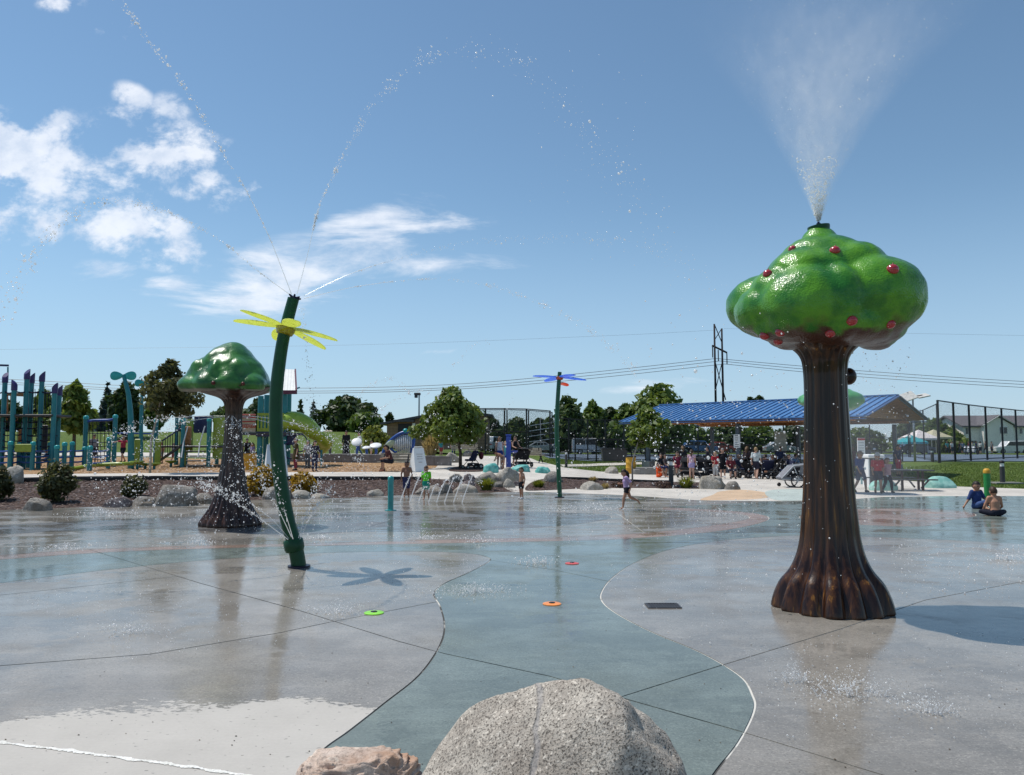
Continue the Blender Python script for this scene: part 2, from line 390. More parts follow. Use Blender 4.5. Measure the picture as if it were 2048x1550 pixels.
M['salmon'] = concrete('wet_salmon_concrete', (.28, .20, .16))
M['dryc'] = concrete('dry_concrete', (.50, .465, .415), False)
M['peach'] = concrete('dry_peach_concrete', (.50, .36, .24), False)
M['paleteal'] = concrete('dry_teal_concrete', (.38, .43, .40), False)
def jointmat():
    m = mat('joint_sealant', (.62, .61, .57), .9, .2); T = NT(m.node_tree); p = T.n['Principled BSDF']; pos = T.new('ShaderNodeNewGeometry').outputs['Position']; x, y, z = T.sep(pos)
    k = T.math('ADD', T.noise(pos, 1.3, 6, .7), T.math('MULTIPLY', T.math('ADD', x, T.math('MULTIPLY', y, .22)), .085))        # lime has leached out along the right-hand joints
    T.l.new(T.mix(T.ss(k, .58, .74), (.07, .07, .068, 1), (.60, .59, .55, 1)), p.inputs['Base Color']); return m
M['joint'] = jointmat()
M['grass'] = groundmat('grass', [(0.0, (.045, .085, .012)), (.35, (.075, .125, .02)), (.6, (.105, .15, .028)), (.85, (.16, .17, .05))], 14, .8, 60, .04, .9, .65)
M['mulch'] = groundmat('dark_bark_mulch', [(0.0, (.025, .015, .012)), (.4, (.07, .042, .034)), (.7, (.13, .085, .07)), (.95, (.24, .18, .15))], 16, 1, 40, .05, .95, .2)
M['chips'] = groundmat('tan_wood_chips', [(0.0, (.16, .085, .035)), (.4, (.36, .21, .10)), (.7, (.48, .31, .17)), (.95, (.60, .44, .29))], 13, 1, 40, .05, .95, .25)
M['court'] = mat('blue_grey_court', (.13, .17, .225), .8, .3, scale=.3)
M['road'] = mat('asphalt', (.06, .06, .062), .85, .3, scale=.5)
M['granite'] = rockmat('speckled_granite', (.25, .21, .175), (.54, .49, .42), .8, 6.0, None, 120)
M['pinkrock'] = rockmat('reddish_rock', (.37, .26, .20), (.66, .56, .48), .35, 12.0, (.38, .23, .15), 50)
M['rock'] = rockmat('grey_rock', (.13, .12, .105), (.40, .37, .33), .55, 7.0, (.16, .13, .10), 26)
M['rock2'] = rockmat('dark_purple_rock', (.09, .07, .07), (.27, .22, .21), .55, 7.0, None, 26)
M['rock3'] = rockmat('pale_rock', (.24, .22, .185), (.54, .50, .44), .5, 7.0, (.30, .26, .20), 26)
M['tealrock'] = mat('painted_teal_rock', (.16, .48, .43), .5, .4, col2=(.07, .30, .27), scale=5, bump=.5, bscale=14)
M['palerock'] = mat('painted_pale_teal_rock', (.33, .58, .50), .5, .4, col2=(.18, .42, .36), scale=4, bump=.5, bscale=12)
M['tealpost'] = mat('teal_powder_coat', (.012, .20, .23), .35, .5, col2=(.010, .17, .20), scale=3)
M['tealleaf'] = mat('turquoise_leaf_plastic', (.02, .36, .36), .35, .5, col2=(.015, .30, .30))
M['lime'] = mat('lime_plastic', (.27, .36, .035), .35, .5, col2=(.22, .30, .03))
M['limeslide'] = mat('lime_slide_plastic', (.30, .44, .05), .25, .5, col2=(.25, .38, .04))
M['navy'] = mat('navy_plastic', (.022, .025, .11), .4, .5)
M['purple'] = mat('purple_cap_plastic', (.035, .022, .13), .4, .5)
M['blue'] = mat('blue_plastic', (.015, .085, .36), .35, .5)
M['bluebar'] = mat('blue_painted_bar', (.03, .09, .35), .35, .5)
M['rope'] = mat('dark_rope', (.02, .022, .05), .8, .2)
M['black'] = mat('black_paint', (.012, .012, .014), .45, .4)
M['blackfab'] = mat('black_fabric', (.018, .018, .022), .85, .2)
M['dgray'] = mat('dark_grey_metal', (.05, .05, .055), .5, .5)
M['gmetal'] = mat('grey_metal', (.35, .36, .37), .4, .5, metal=.7)
M['silver'] = mat('silver_tube', (.66, .68, .70), .35, .5, metal=.15)
M['white'] = mat('white_paint', (.80, .80, .78), .5, .4, col2=(.70, .70, .68), scale=2)
M['whitep'] = mat('white_plastic', (.82, .82, .80), .4, .4, col2=(.76, .76, .75), scale=2)
M['beige'] = mat('beige_panel', (.48, .40, .28), .6, .3)
M['red'] = mat('red_print', (.45, .03, .03), .5, .3)
M['wood'] = mat('weathered_bench_wood', (.42, .37, .29), .75, .3, col2=(.30, .26, .20), scale=9)
M['timber'] = mat('brown_timber', (.50, .23, .095), .7, .3, col2=(.34, .15, .06), scale=7)
M['brick'] = mat('tan_block_wall', (.30, .20, .13), .85, .3, col2=(.23, .15, .10), scale=3)
M['roofblue'] = mat('blue_metal_roof', (.075, .20, .42), .4, .5, col2=(.06, .17, .37), scale=1.2)
M['fascia'] = mat('blue_fascia', (.04, .09, .22), .5, .4)
M['shingle'] = mat('grey_shingles', (.16, .15, .16), .9, .2, scale=6)
M['siding'] = mat('beige_siding', (.90, .87, .80), .7, .3, col2=(.86, .82, .75), scale=1)
M['glass'] = mat('dark_window_glass', (.02, .025, .03), .08, .6)
M['yellowbin'] = mat('yellow_painted_steel', (.62, .34, .03), .5, .4, col2=(.52, .27, .025), scale=3)
M['bark'] = mat('tree_bark', (.13, .10, .075), .9, .2, col2=(.07, .05, .04), scale=9, bump=.6, bscale=20)
M['palebark'] = mat('pale_young_bark', (.36, .33, .29), .85, .2, col2=(.22, .20, .17), scale=9)
M['greenpipe'] = mat('dark_green_powder_coat', (.006, .062, .022), .38, .25, col2=(.005, .05, .018), scale=4, coat=.1)
M['greenpipe2'] = mat('green_powder_coat', (.008, .10, .045), .32, .35, col2=(.007, .08, .038), scale=4, coat=.1)
M['flange'] = mat('dark_violet_steel_flange', (.02, .018, .04), .35, .5, metal=.5)
# ------------------------------------------------------------------ ground sheets
def grid_axis(segs):
    a = []
    for x0, x1, st in segs: a += list(np.arange(x0, x1, st))
    a.append(segs[-1][1]); return np.array(a)
gx = grid_axis([(-3000, -400, 400), (-400, -100, 25), (-100, -46, 5), (-46, 46, 1.0), (46, 100, 5), (100, 400, 25), (400, 3000, 400)])
gy = grid_axis([(-300, -40, 40), (-40, -4, 4), (-4, 100, 1.0), (100, 200, 8), (200, 600, 50), (600, 3500, 300)])
XX, YY = np.meshgrid(gx, gy)
ZZ = hgt(XX, YY) - .05
nx, ny = len(gx), len(gy)
V = np.stack([XX.ravel(), YY.ravel(), ZZ.ravel()], 1)
I = np.arange(nx*ny).reshape(ny, nx)
F = np.stack([I[:-1, :-1].ravel(), I[:-1, 1:].ravel(), I[1:, 1:].ravel(), I[1:, :-1].ravel()], 1)
ground = link('ground', mesh_of('ground', V, F, True, [M['grass']])); ground['kind'] = 'structure'

def inside(poly, x, y):
    c = False; n = len(poly); j = n-1
    for i in range(n):
        xi, yi = poly[i]; xj, yj = poly[j]
        if (yi > y) != (yj > y) and x < (xj-xi)*(y-yi)/(yj-yi)+xi: c = not c
        j = i
    return c
def dens(pts, step):
    out = []
    for i, p in enumerate(pts):
        q = pts[(i+1) % len(pts)]; d = math.hypot(q[0]-p[0], q[1]-p[1]); k = max(1, int(d/step))
        out += [(p[0]+(q[0]-p[0])*t/k, p[1]+(q[1]-p[1])*t/k) for t in range(k)]
    return out
def smooth_line(P, k=6, closed=False):
    """Catmull-Rom through the points"""
    out = []; n = len(P)
    rngi = range(n if closed else n-1)
    for i in rngi:
        if closed: p0, p1, p2, p3 = P[i-1], P[i], P[(i+1) % n], P[(i+2) % n]
        else: p0, p1, p2, p3 = P[max(i-1, 0)], P[i], P[i+1], P[min(i+2, n-1)]
        for t in range(k):
            t /= k; q = []
            for d in range(len(p1)):
                q.append(.5*((2*p1[d])+(-p0[d]+p2[d])*t+(2*p0[d]-5*p1[d]+4*p2[d]-p3[d])*t*t+(-p0[d]+3*p1[d]-3*p2[d]+p3[d])*t**3))
            out.append(tuple(q))
    if not closed: out.append(tuple(P[-1]))
    return out
def sheet(name, poly, m, off, skirt=.10, step=1.0, grid=1.2, kind='structure', parent=None):
    """a sheet over the terrain inside the outline, its edge turned down"""
    o = dens(poly, step); xs = [p[0] for p in o]; ys = [p[1] for p in o]
    pts = [Vector(p) for p in o]; nb = len(pts)
    g = grid if grid else 1e9
    x = min(xs)+g*.37
    while x < max(xs):
        y = min(ys)+g*.41
        while y < max(ys):
            if inside(o, x, y): pts.append(Vector((x, y)))
            y += g
        x += g
    r = geometry.delaunay_2d_cdt(pts, [], [list(range(nb))], 1, 1e-5)
    co = [(p.x, p.y, h1(p.x, p.y)+off) for p in r[0]]; fc = [tuple(f) for f in r[2]]
    ed = {}
    for f in fc:
        for i in range(len(f)):
            a, b = f[i], f[(i+1) % len(f)]; ed[(a, b)] = 1
    bd = [(a, b) for (a, b) in ed if (b, a) not in ed]
    low = {}
    for a, b in bd:
        for q in (a, b):
            if q not in low: low[q] = len(co); co.append((co[q][0], co[q][1], co[q][2]-skirt))
    fc += [(b, a, low[a], low[b]) for a, b in bd]
    ob = link(name, mesh_of(name, co, fc, False, [m]), parent)
    if kind: ob['kind'] = kind
    return ob
def G(*uv): return [tuple(gp(u, v)[:2]) for u, v in uv]

# the splash pad: one sheet of joint sealant below, coloured concrete slabs above with open joints between
edge_far = G((-300, 1036), (-120, 1027), (0, 1020), (200, 1013), (400, 1004), (480, 1000.5), (600, 998), (700, 995), (800, 990), (870, 987.5), (1000, 984), (1100, 984.5), (1250, 990.5), (1350, 997), (1420, 1001), (1600, 1002), (1690, 999), (1800, 993), (2048, 992), (2400, 992))
edge_far = smooth_line(edge_far, 4)
pad_outline = [(-19, -4), (22, -4)] + [(24, 18)] + list(reversed(edge_far)) + [(-19, 12)]
def C(*uv, k=6): return smooth_line(G(*uv), k)
curves = [
    # left lobe: its rounded edge from the near rock, up round the tip and back along the teal band
    C((560, 1600), (640, 1505), (700, 1460), (770, 1405), (840, 1348), (880, 1290), (889, 1250), (880, 1212), (868, 1186), (890, 1166), (935, 1146), (976, 1124), (978, 1116), (950, 1108), (890, 1104), (820, 1102.5), (700, 1104), (600, 1108), (400, 1121), (200, 1141), (0, 1166), (-250, 1200)),
    # right lobe
    C((1380, 1640), (1425, 1552), (1478, 1482), (1508, 1420), (1504, 1388), (1478, 1350), (1400, 1304), (1300, 1262), (1232, 1226), (1204, 1202), (1204, 1182), (1226, 1154), (1272, 1124), (1342, 1098), (1440, 1081), (1560, 1072), (1640, 1071), (1760, 1074), (1900, 1080), (2048, 1088), (2400, 1110)),
    # teal band, upper edge, and the salmon ring above it
    C((-250, 1140), (0, 1119), (240, 1103), (500, 1094.5), (600, 1092), (900, 1086), (1100, 1082), (1220, 1079), (1330, 1072), (1420, 1064), (1490, 1053), (1535, 1040), (1530, 1031), (1490, 1024), (1420, 1019), (1330, 1014)),
    C((-250, 1127), (0, 1110), (240, 1096), (500, 1089), (700, 1084.5), (900, 1078.5), (1100, 1074), (1220, 1070), (1330, 1062), (1420, 1051), (1478, 1042), (1499, 1035), (1480, 1028), (1420, 1023), (1330, 1019), (1330, 1014)),
    # grey rings inside
    C((-250, 1084), (0, 1068), (300, 1058), (560, 1070), (700, 1064), (900, 1062), (1050, 1056), (1150, 1048), (1210, 1039), (1222, 1033), (1190, 1028), (1100, 1024), (900, 1021), (640, 1026), (420, 1032), (200, 1040), (0, 1050), (-250, 1060)),
    C((-250, 1046), (-100, 1042), (100, 1034), (330, 1026), (420, 1014), (520, 1008), (700, 1006), (900, 1004), (1100, 1005), (1200, 1009), (1330, 1014)),
    # right: salmon patch and the teal round it
    smooth_line(G((1690, 1020), (1760, 1017), (1860, 1018), (1935, 1024), (1950, 1032), (1900, 1040), (1850, 1052), (1740, 1050), (1640, 1042), (1600, 1032)), 6, True) + [None],
    C((1330, 1014), (1420, 1009), (1520, 1004), (1560, 1001)),
    C((1930, 991), (1965, 1004), (1990, 1020), (2048, 1034), (2300, 1055)),
    # straight joints
    C((-300, 1360), (0, 1331), (300, 1308), (560, 1265), (660, 1244), (870, 1204), k=1),
    C((150, 1090), (400, 1166), (600, 1221), (800, 1283), (890, 1307), (1100, 1352), (1250, 1397), (1480, 1462), (1800, 1560), (2100, 1660), k=1),
    C((1195, 1408), (1440, 1331), (1680, 1258), (1850, 1200), (2060, 1160), (2300, 1120), k=1),
    C((980, 1120), (1110, 1140), (1215, 1162), (1390, 1187), (1560, 1220), k=1),
    C((1206, 1166), (1350, 1136), (1480, 1112), (1640, 1086), k=1),
    C((-300, 1240), (0, 1190), (330, 1155), (600, 1128), k=1),
    C((250, 1062), (430, 1040), (640, 1012), k=1), C((700, 1064), (820, 1030), (930, 1004), k=1), C((1290, 1066), (1240, 1030), (1200, 1009), k=1),
    C((-60, 1476), (0, 1484), (240, 1515), (480, 1548), (700, 1580), (900, 1640), k=3),
]
PV, PE = [Vector(p) for p in pad_outline], []
nb = len(PV)
for c in curves:
    closed = c[-1] is None
    if closed: c = c[:-1]
    else:
        # carry ends that leave the frame on past the edge of the pad, and let the others just cross the line they meet
        c = [Vector(p) for p in c]
        for e, (p, q) in ((0, (c[0], c[1])), (-1, (c[-1], c[-2]))):
            uu = 1024+FPX*p.x/max(p.y, .1); vv = 886+CAMH*FPX/max(p.y, .1)
            L = 60 if (uu < 0 or uu > 2048 or vv > 1545) else .05
            c = [p+(p-q).normalized()*L]+c if e == 0 else c+[p+(p-q).normalized()*L]
    b = len(PV); PV += [Vector(p) for p in c]
    PE += [(b+i, b+i+1) for i in range(len(c)-1)] + ([(b+len(c)-1, b)] if closed else [])
cdt = geometry.delaunay_2d_cdt(PV, PE, [list(range(nb))], 1, 1e-4)
cv, ce, cf, _, oe, _ = cdt
cons = set()
for (a, b), o in zip(ce, oe):
    if len(o): cons.add((min(a, b), max(a, b)))
em = {}
for i, f in enumerate(cf):
    for j in range(len(f)):
        a, b = f[j], f[(j+1) % len(f)]; em.setdefault((min(a, b), max(a, b)), []).append(i)
comp = [-1]*len(cf); nc = 0
for i in range(len(cf)):
    if comp[i] >= 0: continue
    st = [i]; comp[i] = nc
    while st:
        q = st.pop(); f = cf[q]
        for j in range(len(f)):
            e = (min(f[j], f[(j+1) % len(f)]), max(f[j], f[(j+1) % len(f)]))
            if e in cons: continue
            for r_ in em[e]:
                if comp[r_] < 0: comp[r_] = nc; st.append(r_)
    nc += 1
pad = thing('splash_pad', None, None); pad['kind'] = 'structure'
seeds = {'teal': [(1050, 1250), (1100, 1120), (1000, 1480), (1050, 1400), (100, 1140), (700, 1098), (1350, 1440), (1900, 1065), (1600, 1055), (1420, 1380), (30, 1135), (1150, 1152), (2030, 1050), (2020, 1012), (1080, 1165)],
         'salmon': [(1200, 1075), (300, 1099), (1518, 1036), (1800, 1030), (60, 1112), (640, 1089), (1000, 1080)],
         'gray2': [(800, 1045), (100, 1058), (500, 1050), (1180, 1036), (200, 1050), (1000, 1040)]}
tri_c = [(sum((cv[k] for k in f), Vector((0, 0)))/len(f)) for f in cf]
def comp_at(u, v):
    p = gp(u, v); q = Vector((p.x, p.y))
    for i, f in enumerate(cf):
        P = [cv[k] for k in f]
        if geometry.intersect_point_tri_2d(q, P[0], P[1], P[2]): return comp[i]
    return -1
cmat = {}
for mname, sd in seeds.items():
    for u, v in sd:
        c = comp_at(u, v)
        if c >= 0: cmat.setdefault(c, mname)
nslab = 0
for c in range(nc):
    tris = [cf[i] for i in range(len(cf)) if comp[i] == c]
    area = sum(abs((cv[f[1]]-cv[f[0]]).cross(cv[f[2]]-cv[f[0]]))/2 for f in tris)
    if area < .03: continue
    ed = set((f[j], f[(j+1) % len(f)]) for f in tris for j in range(len(f)))
    bd = [(a, b) for a, b in ed if (b, a) not in ed]
    nor = {}
    for a, b in bd:
        d = cv[b]-cv[a]; L = d.length
        if L < 1e-9: continue
        nrm = Vector((-d.y, d.x))/L
        for q in (a, b): nor[q] = nor.get(q, Vector((0, 0))) + nrm
    idx = {}; co = []
    for f in tris:
        for q in f:
            if q not in idx:
                p = cv[q]
                if q in nor and nor[q].length > 1e-6: p = p + nor[q].normalized()*.009
                idx[q] = len(co); co.append((p.x, p.y, 0.0))
    fc = [tuple(idx[q] for q in f) for f in tris]
    low = {}
    for a, b in bd:
        for q in (a, b):
            if q not in low: low[q] = len(co); co.append((co[idx[q]][0], co[idx[q]][1], -.03))
    fc += [(idx[b], idx[a], low[a], low[b]) for a, b in bd]
    link('slab', mesh_of('slab', co, fc, False, [M[cmat.get(c, 'gray')]]), pad); nslab += 1
sheet('joint_sealant', pad_outline, M['joint'], -.007, skirt=.1, step=3, grid=0, kind=None, parent=pad)

# dry concrete plaza and path round the pad
plaza = G((-400, 975), (-150, 966), (0, 961.5), (130, 958), (400, 957), (640, 957), (860, 957.5), (930, 960), (1000, 968)) \
    + [(p[0], p[1]+.012) for p in edge_far if p[0] > 0] + [(40, 27.4)]
plaza += G((2500, 985), (2300, 981), (2048, 977.5), (1905, 972.5), (1850, 964), (1700, 951), (1640, 930), (1600, 917), (1330, 921), (1290, 939), (1250, 946), (1200, 943), (1130, 935), (1075, 922), (1050, 914), (940, 911), (890, 916), (870, 936), (800, 943.5), (640, 944), (400, 945), (130, 947.5), (-150, 951), (-400, 956))
sheet('pavement', plaza, M['dryc'], 0.0, step=1.0, grid=1.3)
sheet('path', G((1128, 933), (1200, 931), (1320, 927), (1320, 923), (1200, 926.5), (1120, 929)), M['dryc'], .004, .05)
sheet('peach_paving', smooth_line(G((1400, 999.5), (1425, 990), (1440, 983), (1480, 979.5), (1520, 983), (1545, 990), (1530, 996), (1490, 999), (1440, 1000.3)), 4, True), M['peach'], .004, .004)
sheet('pale_teal_paving', smooth_line(G((1552, 1000.3), (1530, 985), (1560, 979), (1640, 979), (1690, 984), (1690, 997.5), (1620, 1000.5)), 4, True), M['paleteal'], .010, .010)
# mulch beds
mulch1 = G((-400, 975), (-150, 966), (0, 961.5), (130, 958), (400, 957), (640, 957), (860, 957.5), (930, 960), (1000, 968), (1020, 976), (1040, 983)) + [(p[0], p[1]+.02) for p in reversed(edge_far) if p[0] < .3]
sheet('mulch_bed', mulch1, M['mulch'], -.012, .15, grid=.9)
mulch2 = smooth_line(G((1052, 981), (1062, 966), (1100, 957), (1160, 958), (1260, 962), (1350, 964.5), (1440, 967), (1450, 976), (1400, 977.5), (1300, 976), (1200, 976.5), (1100, 980)), 4, True)
sheet('mulch_bed.001', mulch2, M['mulch'], .02, .05, grid=.8)
sheet('mulch_bed.002', smooth_line(G((905, 936), (925, 933), (975, 936), (985, 940), (950, 943.5), (900, 942)), 4, True), M['mulch'], .02, .05, grid=.8)
# play surface of wood chips, the court and the street beyond
sheet('wood_chip_surface', G((-400, 955), (-150, 950.5), (130, 947), (400, 944.6), (640, 943.6), (800, 943.1), (868, 936), (880, 927), (850, 925.5), (780, 922), (640, 921), (400, 917), (130, 912), (-150, 910), (-400, 915)), M['chips'], -.012, .1)
sheet('back_walk', G((-300, 909), (200, 911), (420, 914), (640, 918), (800, 921), (870, 924), (900, 912), (800, 908), (640, 908), (400, 906), (200, 904), (-300, 902)), M['dryc'], -.005, .1)
def flat_rect(x0, x1, y0, y1, k=6.0): return [(x0, y0), (x1, y0), (x1, y1), (x0, y1)]
sheet('sports_court', flat_rect(3, 62, 62.5, 100), M['court'], .005, .05, step=3, grid=3)
sheet('road', flat_rect(-60, 160, 118, 132), M['road'], .02, .05, step=6, grid=8)
# dark timber edging between mulch and path, and the low block wall behind the play surface
def strip(name, pts, w, hh, m, label=None, cat=None, parent=None, n=60, kind=None):
    P = [Vector((p[0], p[1], h1(p[0], p[1]))) for p in dens(pts+[pts[-1]], .8)]
    mb = MB()
    for i in range(len(P)-1):
        a, b = P[i], P[i+1]
        if (b-a).length < .05: continue
        mb.bar(a+Vector((0, 0, hh/2-.05)), b+Vector((0, 0, hh/2-.05)), w, hh, up=(0, 0, 1))
    o = obj(name, mb, m, parent); tag(o, label, cat, kind=kind); return o
strip('timber_edging', G((-150, 966.5), (0, 962), (130, 958.5), (400, 957.5), (640, 957.5), (860, 958)), .10, .16, M['black'], kind='structure')
strip('timber_edging', G((1100, 957), (1160, 958), (1260, 962), (1345, 964.3)), .08, .14, M['black'], kind='structure')
wallm = mat('grey_stone_kerb', (.26, .25, .25), .85, .2, col2=(.18, .175, .18), scale=2.5)
def block_wall(pts, label, hh=.5):
    P = dens(pts+[pts[-1]], 1.2); t = thing('low_wall', label, 'wall', (P[0][0], P[0][1], h1(*P[0])))
    for i in range(len(P)-2):
        a = Vector((P[i][0], P[i][1], 0)); b = Vector((P[i+1][0], P[i+1][1], 0))
        if (b-a).length < .1: continue
        z = h1((a.x+b.x)/2, (a.y+b.y)/2)
        d = (b-a).normalized()*.006
        a = a+d; b = b-d
        c = (a+b)/2; mb = MB(); ang = math.atan2(b.y-a.y, b.x-a.x)
        mb.box((c.x, c.y, z+hh/2-.1), ((b-a).length, .32, hh+.2), rz=ang, bev=.015)
        obj('block', mb, wallm, t, world=True)
block_wall(G((560, 922.5), (640, 923), (700, 923.5), (770, 925)), 'low grey block wall along the back of the tan wood chips')
block_wall(G((846, 930), (870, 930.5), (902, 931)), 'short low grey wall to the right of the white sandwich board', .55)

# the crust of white mineral along the joint by the near path, ragged at both sides
L_ = smooth_line(G((-60, 1477), (0, 1485), (120, 1499), (240, 1515), (360, 1531), (480, 1549), (620, 1570)), 40)
V_, F_ = [], []
for i, (x, y) in enumerate(L_):
    d = Vector(L_[min(i+1, len(L_)-1)])-Vector(L_[max(i-1, 0)]); d.normalize(); n_ = Vector((-d.y, d.x))
    w0 = .030*(.5+noise.noise(Vector((i*.09, 0, 0)))*.9+noise.noise(Vector((i*.5, 2, 0)))*.5); w1 = .026*(.5+noise.noise(Vector((i*.11, 5, 0)))*.9+noise.noise(Vector((i*.6, 9, 0)))*.5)
    w0, w1 = max(w0, .004), max(w1, .004); V_ += [(x-n_.x*w0, y-n_.y*w0, .003), (x, y, .007), (x+n_.x*w1, y+n_.y*w1, .003)]
    if i: k = 3*i; F_ += [(k-3, k, k+1, k-2), (k-2, k+1, k+2, k-1)]
link('mineral_crust', mesh_of('mineral_crust', V_, F_, True, [mat('white_mineral_crust', (.80, .79, .75), .9, .2, col2=(.66, .65, .6), scale=14, bump=.8, bscale=40)]), pad)
# ------------------------------------------------------------------ painted fountain trees
def glossy(name, col, col2, scale, low=None, bumpk=.33, bscale=52):
    """glossy painted fibreglass; low: brown bark paint showing on the underside of the crown"""
    m = bpy.data.materials.new(name); m.use_nodes = True
    T = NT(m.node_tree); p = T.n['Principled BSDF']; co = T.new('ShaderNodeTexCoord').outputs['Object']
    n = T.noise(co, scale, 4, .6)
    c = T.mix(T.ss(n, .36, .64), c4(col2), c4(col))
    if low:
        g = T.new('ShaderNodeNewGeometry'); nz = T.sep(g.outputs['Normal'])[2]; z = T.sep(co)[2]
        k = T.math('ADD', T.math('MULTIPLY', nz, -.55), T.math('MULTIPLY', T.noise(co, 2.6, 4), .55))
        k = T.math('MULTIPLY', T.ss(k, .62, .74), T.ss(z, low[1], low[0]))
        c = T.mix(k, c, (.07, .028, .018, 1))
    T.l.new(c, p.inputs['Base Color']); p.inputs['Roughness'].default_value = .3
    p.inputs['Coat Weight'].default_value = .38; p.inputs['Coat Roughness'].default_value = .05; p.inputs['Specular IOR Level'].default_value = .3
    b = T.new('ShaderNodeBump'); b.inputs['Strength'].default_value = bumpk; b.inputs['Distance'].default_value = .012
    v = T.new('ShaderNodeTexVoronoi'); v.inputs['Scale'].default_value = bscale; T.l.new(co, v.inputs['Vector'])
    T.l.new(T.math('ADD', v.outputs['Distance'], T.noise(co, 30, 3)), b.inputs['Height']); T.l.new(b.outputs[0], p.inputs['Normal']); T.l.new(b.outputs[0], p.inputs['Coat Normal'])
    return m
def barkpaint(name, c0, c1, c2):
    m = bpy.data.materials.new(name); m.use_nodes = True
    T = NT(m.node_tree); p = T.n['Principled BSDF']; co = T.new('ShaderNodeTexCoord').outputs['Object']
    st = T.noise(T.vmul(co, (14, 14, .55)), 1.0, 5, .65, .2)
    c = T.mix(T.ss(st, .40, .56), c4(c0), c4(c1)); c = T.mix(T.ss(st, .57, .70), c, c4(c2))
    dots = T.ss(T.noise(co, 9, 1, .4), .735, .75)
    T.l.new(c, p.inputs['Base Color']); p.inputs['Roughness'].default_value = .33
    p.inputs['Coat Weight'].default_value = .30; p.inputs['Coat Roughness'].default_value = .06; p.inputs['Specular IOR Level'].default_value = .2
    b = T.new('ShaderNodeBump'); b.inputs['Strength'].default_value = .35; b.inputs['Distance'].default_value = .015
    T.l.new(st, b.inputs['Height']); T.l.new(b.outputs[0], p.inputs['Normal']); return m
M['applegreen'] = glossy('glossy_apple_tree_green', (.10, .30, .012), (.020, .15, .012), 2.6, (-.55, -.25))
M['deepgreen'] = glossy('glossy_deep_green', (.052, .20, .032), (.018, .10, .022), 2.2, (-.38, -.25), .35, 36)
M['barkbrown'] = barkpaint('glossy_painted_bark', (.016, .006, .004), (.055, .021, .008), (.24, .105, .020))
M['barkpurple'] = barkpaint('glossy_dark_painted_bark', (.028, .014, .011), (.070, .036, .026), (.16, .09, .06))
M['apple'] = mat('glossy_red_apple', (.42, .012, .018), .25, .5, col2=(.30, .008, .014), scale=9, coat=.8)

M['dullapple'] = mat('worn_dark_apple', (.10, .015, .012), .4, .4)
_ico = bmesh.new(); bmesh.ops.create_icosphere(_ico, subdivisions=6, radius=1)
ICO = np.array([v.co for v in _ico.verts]); ICOF = [tuple(v.index for v in f.verts) for f in _ico.faces]; _ico.free()
_ico = bmesh.new(); bmesh.ops.create_icosphere(_ico, subdivisions=4, radius=1)
ICO4 = np.array([v.co for v in _ico.verts]); ICOF4 = [tuple(v.index for v in f.verts) for f in _ico.faces]; _ico.free()
_ico = bmesh.new(); bmesh.ops.create_icosphere(_ico, subdivisions=3, radius=1)
ICO3 = np.array([v.co for v in _ico.verts]); ICOF3 = [tuple(v.index for v in f.verts) for f in _ico.faces]; _ico.free()
def lobed(lobes, k=14.0, dirs=ICO):
    """outline of a union of ellipsoid lobes, seen from the middle, softly joined"""
    acc = np.zeros(len(dirs)); 
    for (c, r) in lobes:
        c = np.array(c); r = np.array(r if hasattr(r, '__len__') else (r, r, r))
        d = dirs/r; q = c/r
        A = (d*d).sum(1); B = (d*q).sum(1); Cc = (q*q).sum()-1
        disc = B*B-A*Cc
        t = np.where(disc > 0, (B+np.sqrt(np.maximum(disc, 0)))/A, .05)
        acc += np.exp(k*np.maximum(t, .05))
    return np.log(acc)/k
def radius_at(V, d):
    """how far the crown surface reaches in direction d"""
    n = V/np.linalg.norm(V, axis=1, keepdims=True); i = int(np.argmax(n @ np.array(d))); return V[i]
def flute(prof, n=72, nf=11, depth=.06, seed=1, foot=0.0, pw=1.0):
    """a trunk of rings whose radius is folded into root-like flutes, deeper towards the flared foot"""
    rg = np.random.default_rng(seed); ph = rg.uniform(0, 6.28, 5)
    mb = MB(); k = len(prof); V = []
    for i, (r, z, fl) in enumerate(prof):
        for j in range(n):
            a = 2*math.pi*j/n
            w = abs(math.sin(nf*a/2+ph[0]+.35*math.sin(2*a+ph[1])))**pw
            w2 = .5+.5*math.sin(5*a+ph[2])
            rr = r*(1+fl*(w-.6)+fl*.35*(w2-.5)+.012*math.sin(29*a+ph[3]))
            V.append((rr*math.cos(a), rr*math.sin(a), z))
    F = [(i*n+j, i*n+(j+1) % n, (i+1)*n+(j+1) % n, (i+1)*n+j) for i in range(k-1) for j in range(n)]
    F += [tuple(reversed(range(n))), tuple(range((k-1)*n, k*n))]
    mb.add(V, F); return mb
def smooth_prof(P, k=5): return smooth_line([tuple(map(float, p)) for p in P], k)

# --- the red apple tree, near right
TB = gp(1664, 1215); TB.z = 0.0
at_ = thing('apple_tree_fountain', 'tall water feature tree with lumpy green crown dotted with red apples, brown trunk', 'fountain', TB)
Dt = TB.y; sc = Dt/FPX
def vz(v, D): return at(1024, v, D).z
prof = [(122, 1222, .10), (123, 1212, .14), (119, 1198, .16), (113, 1180, .17), (100, 1160, .16), (84, 1138, .13), (72, 1112, .10), (63, 1080, .08), (57, 1040, .06), (52, 980, .05), (49, 920, .045), (46.5, 850, .04), (44.5, 780, .04), (46, 735, .04), (52, 712, .05), (70, 694, .06), (98, 676, .05), (110, 655, .04)]
prof = [(r*sc*(.91 if v < 1040 else .91-.04*math.sin(math.pi*min(1, (v-1040)/150))+(.0 if v < 1180 else -.04)), max(vz(v, Dt), 0.0), f) for r, v, f in prof]
trunk = obj('trunk', flute(smooth_prof(prof, 4), 120, 15, .06, 3), M['barkbrown'], at_, smooth=True)
mb = MB(); 
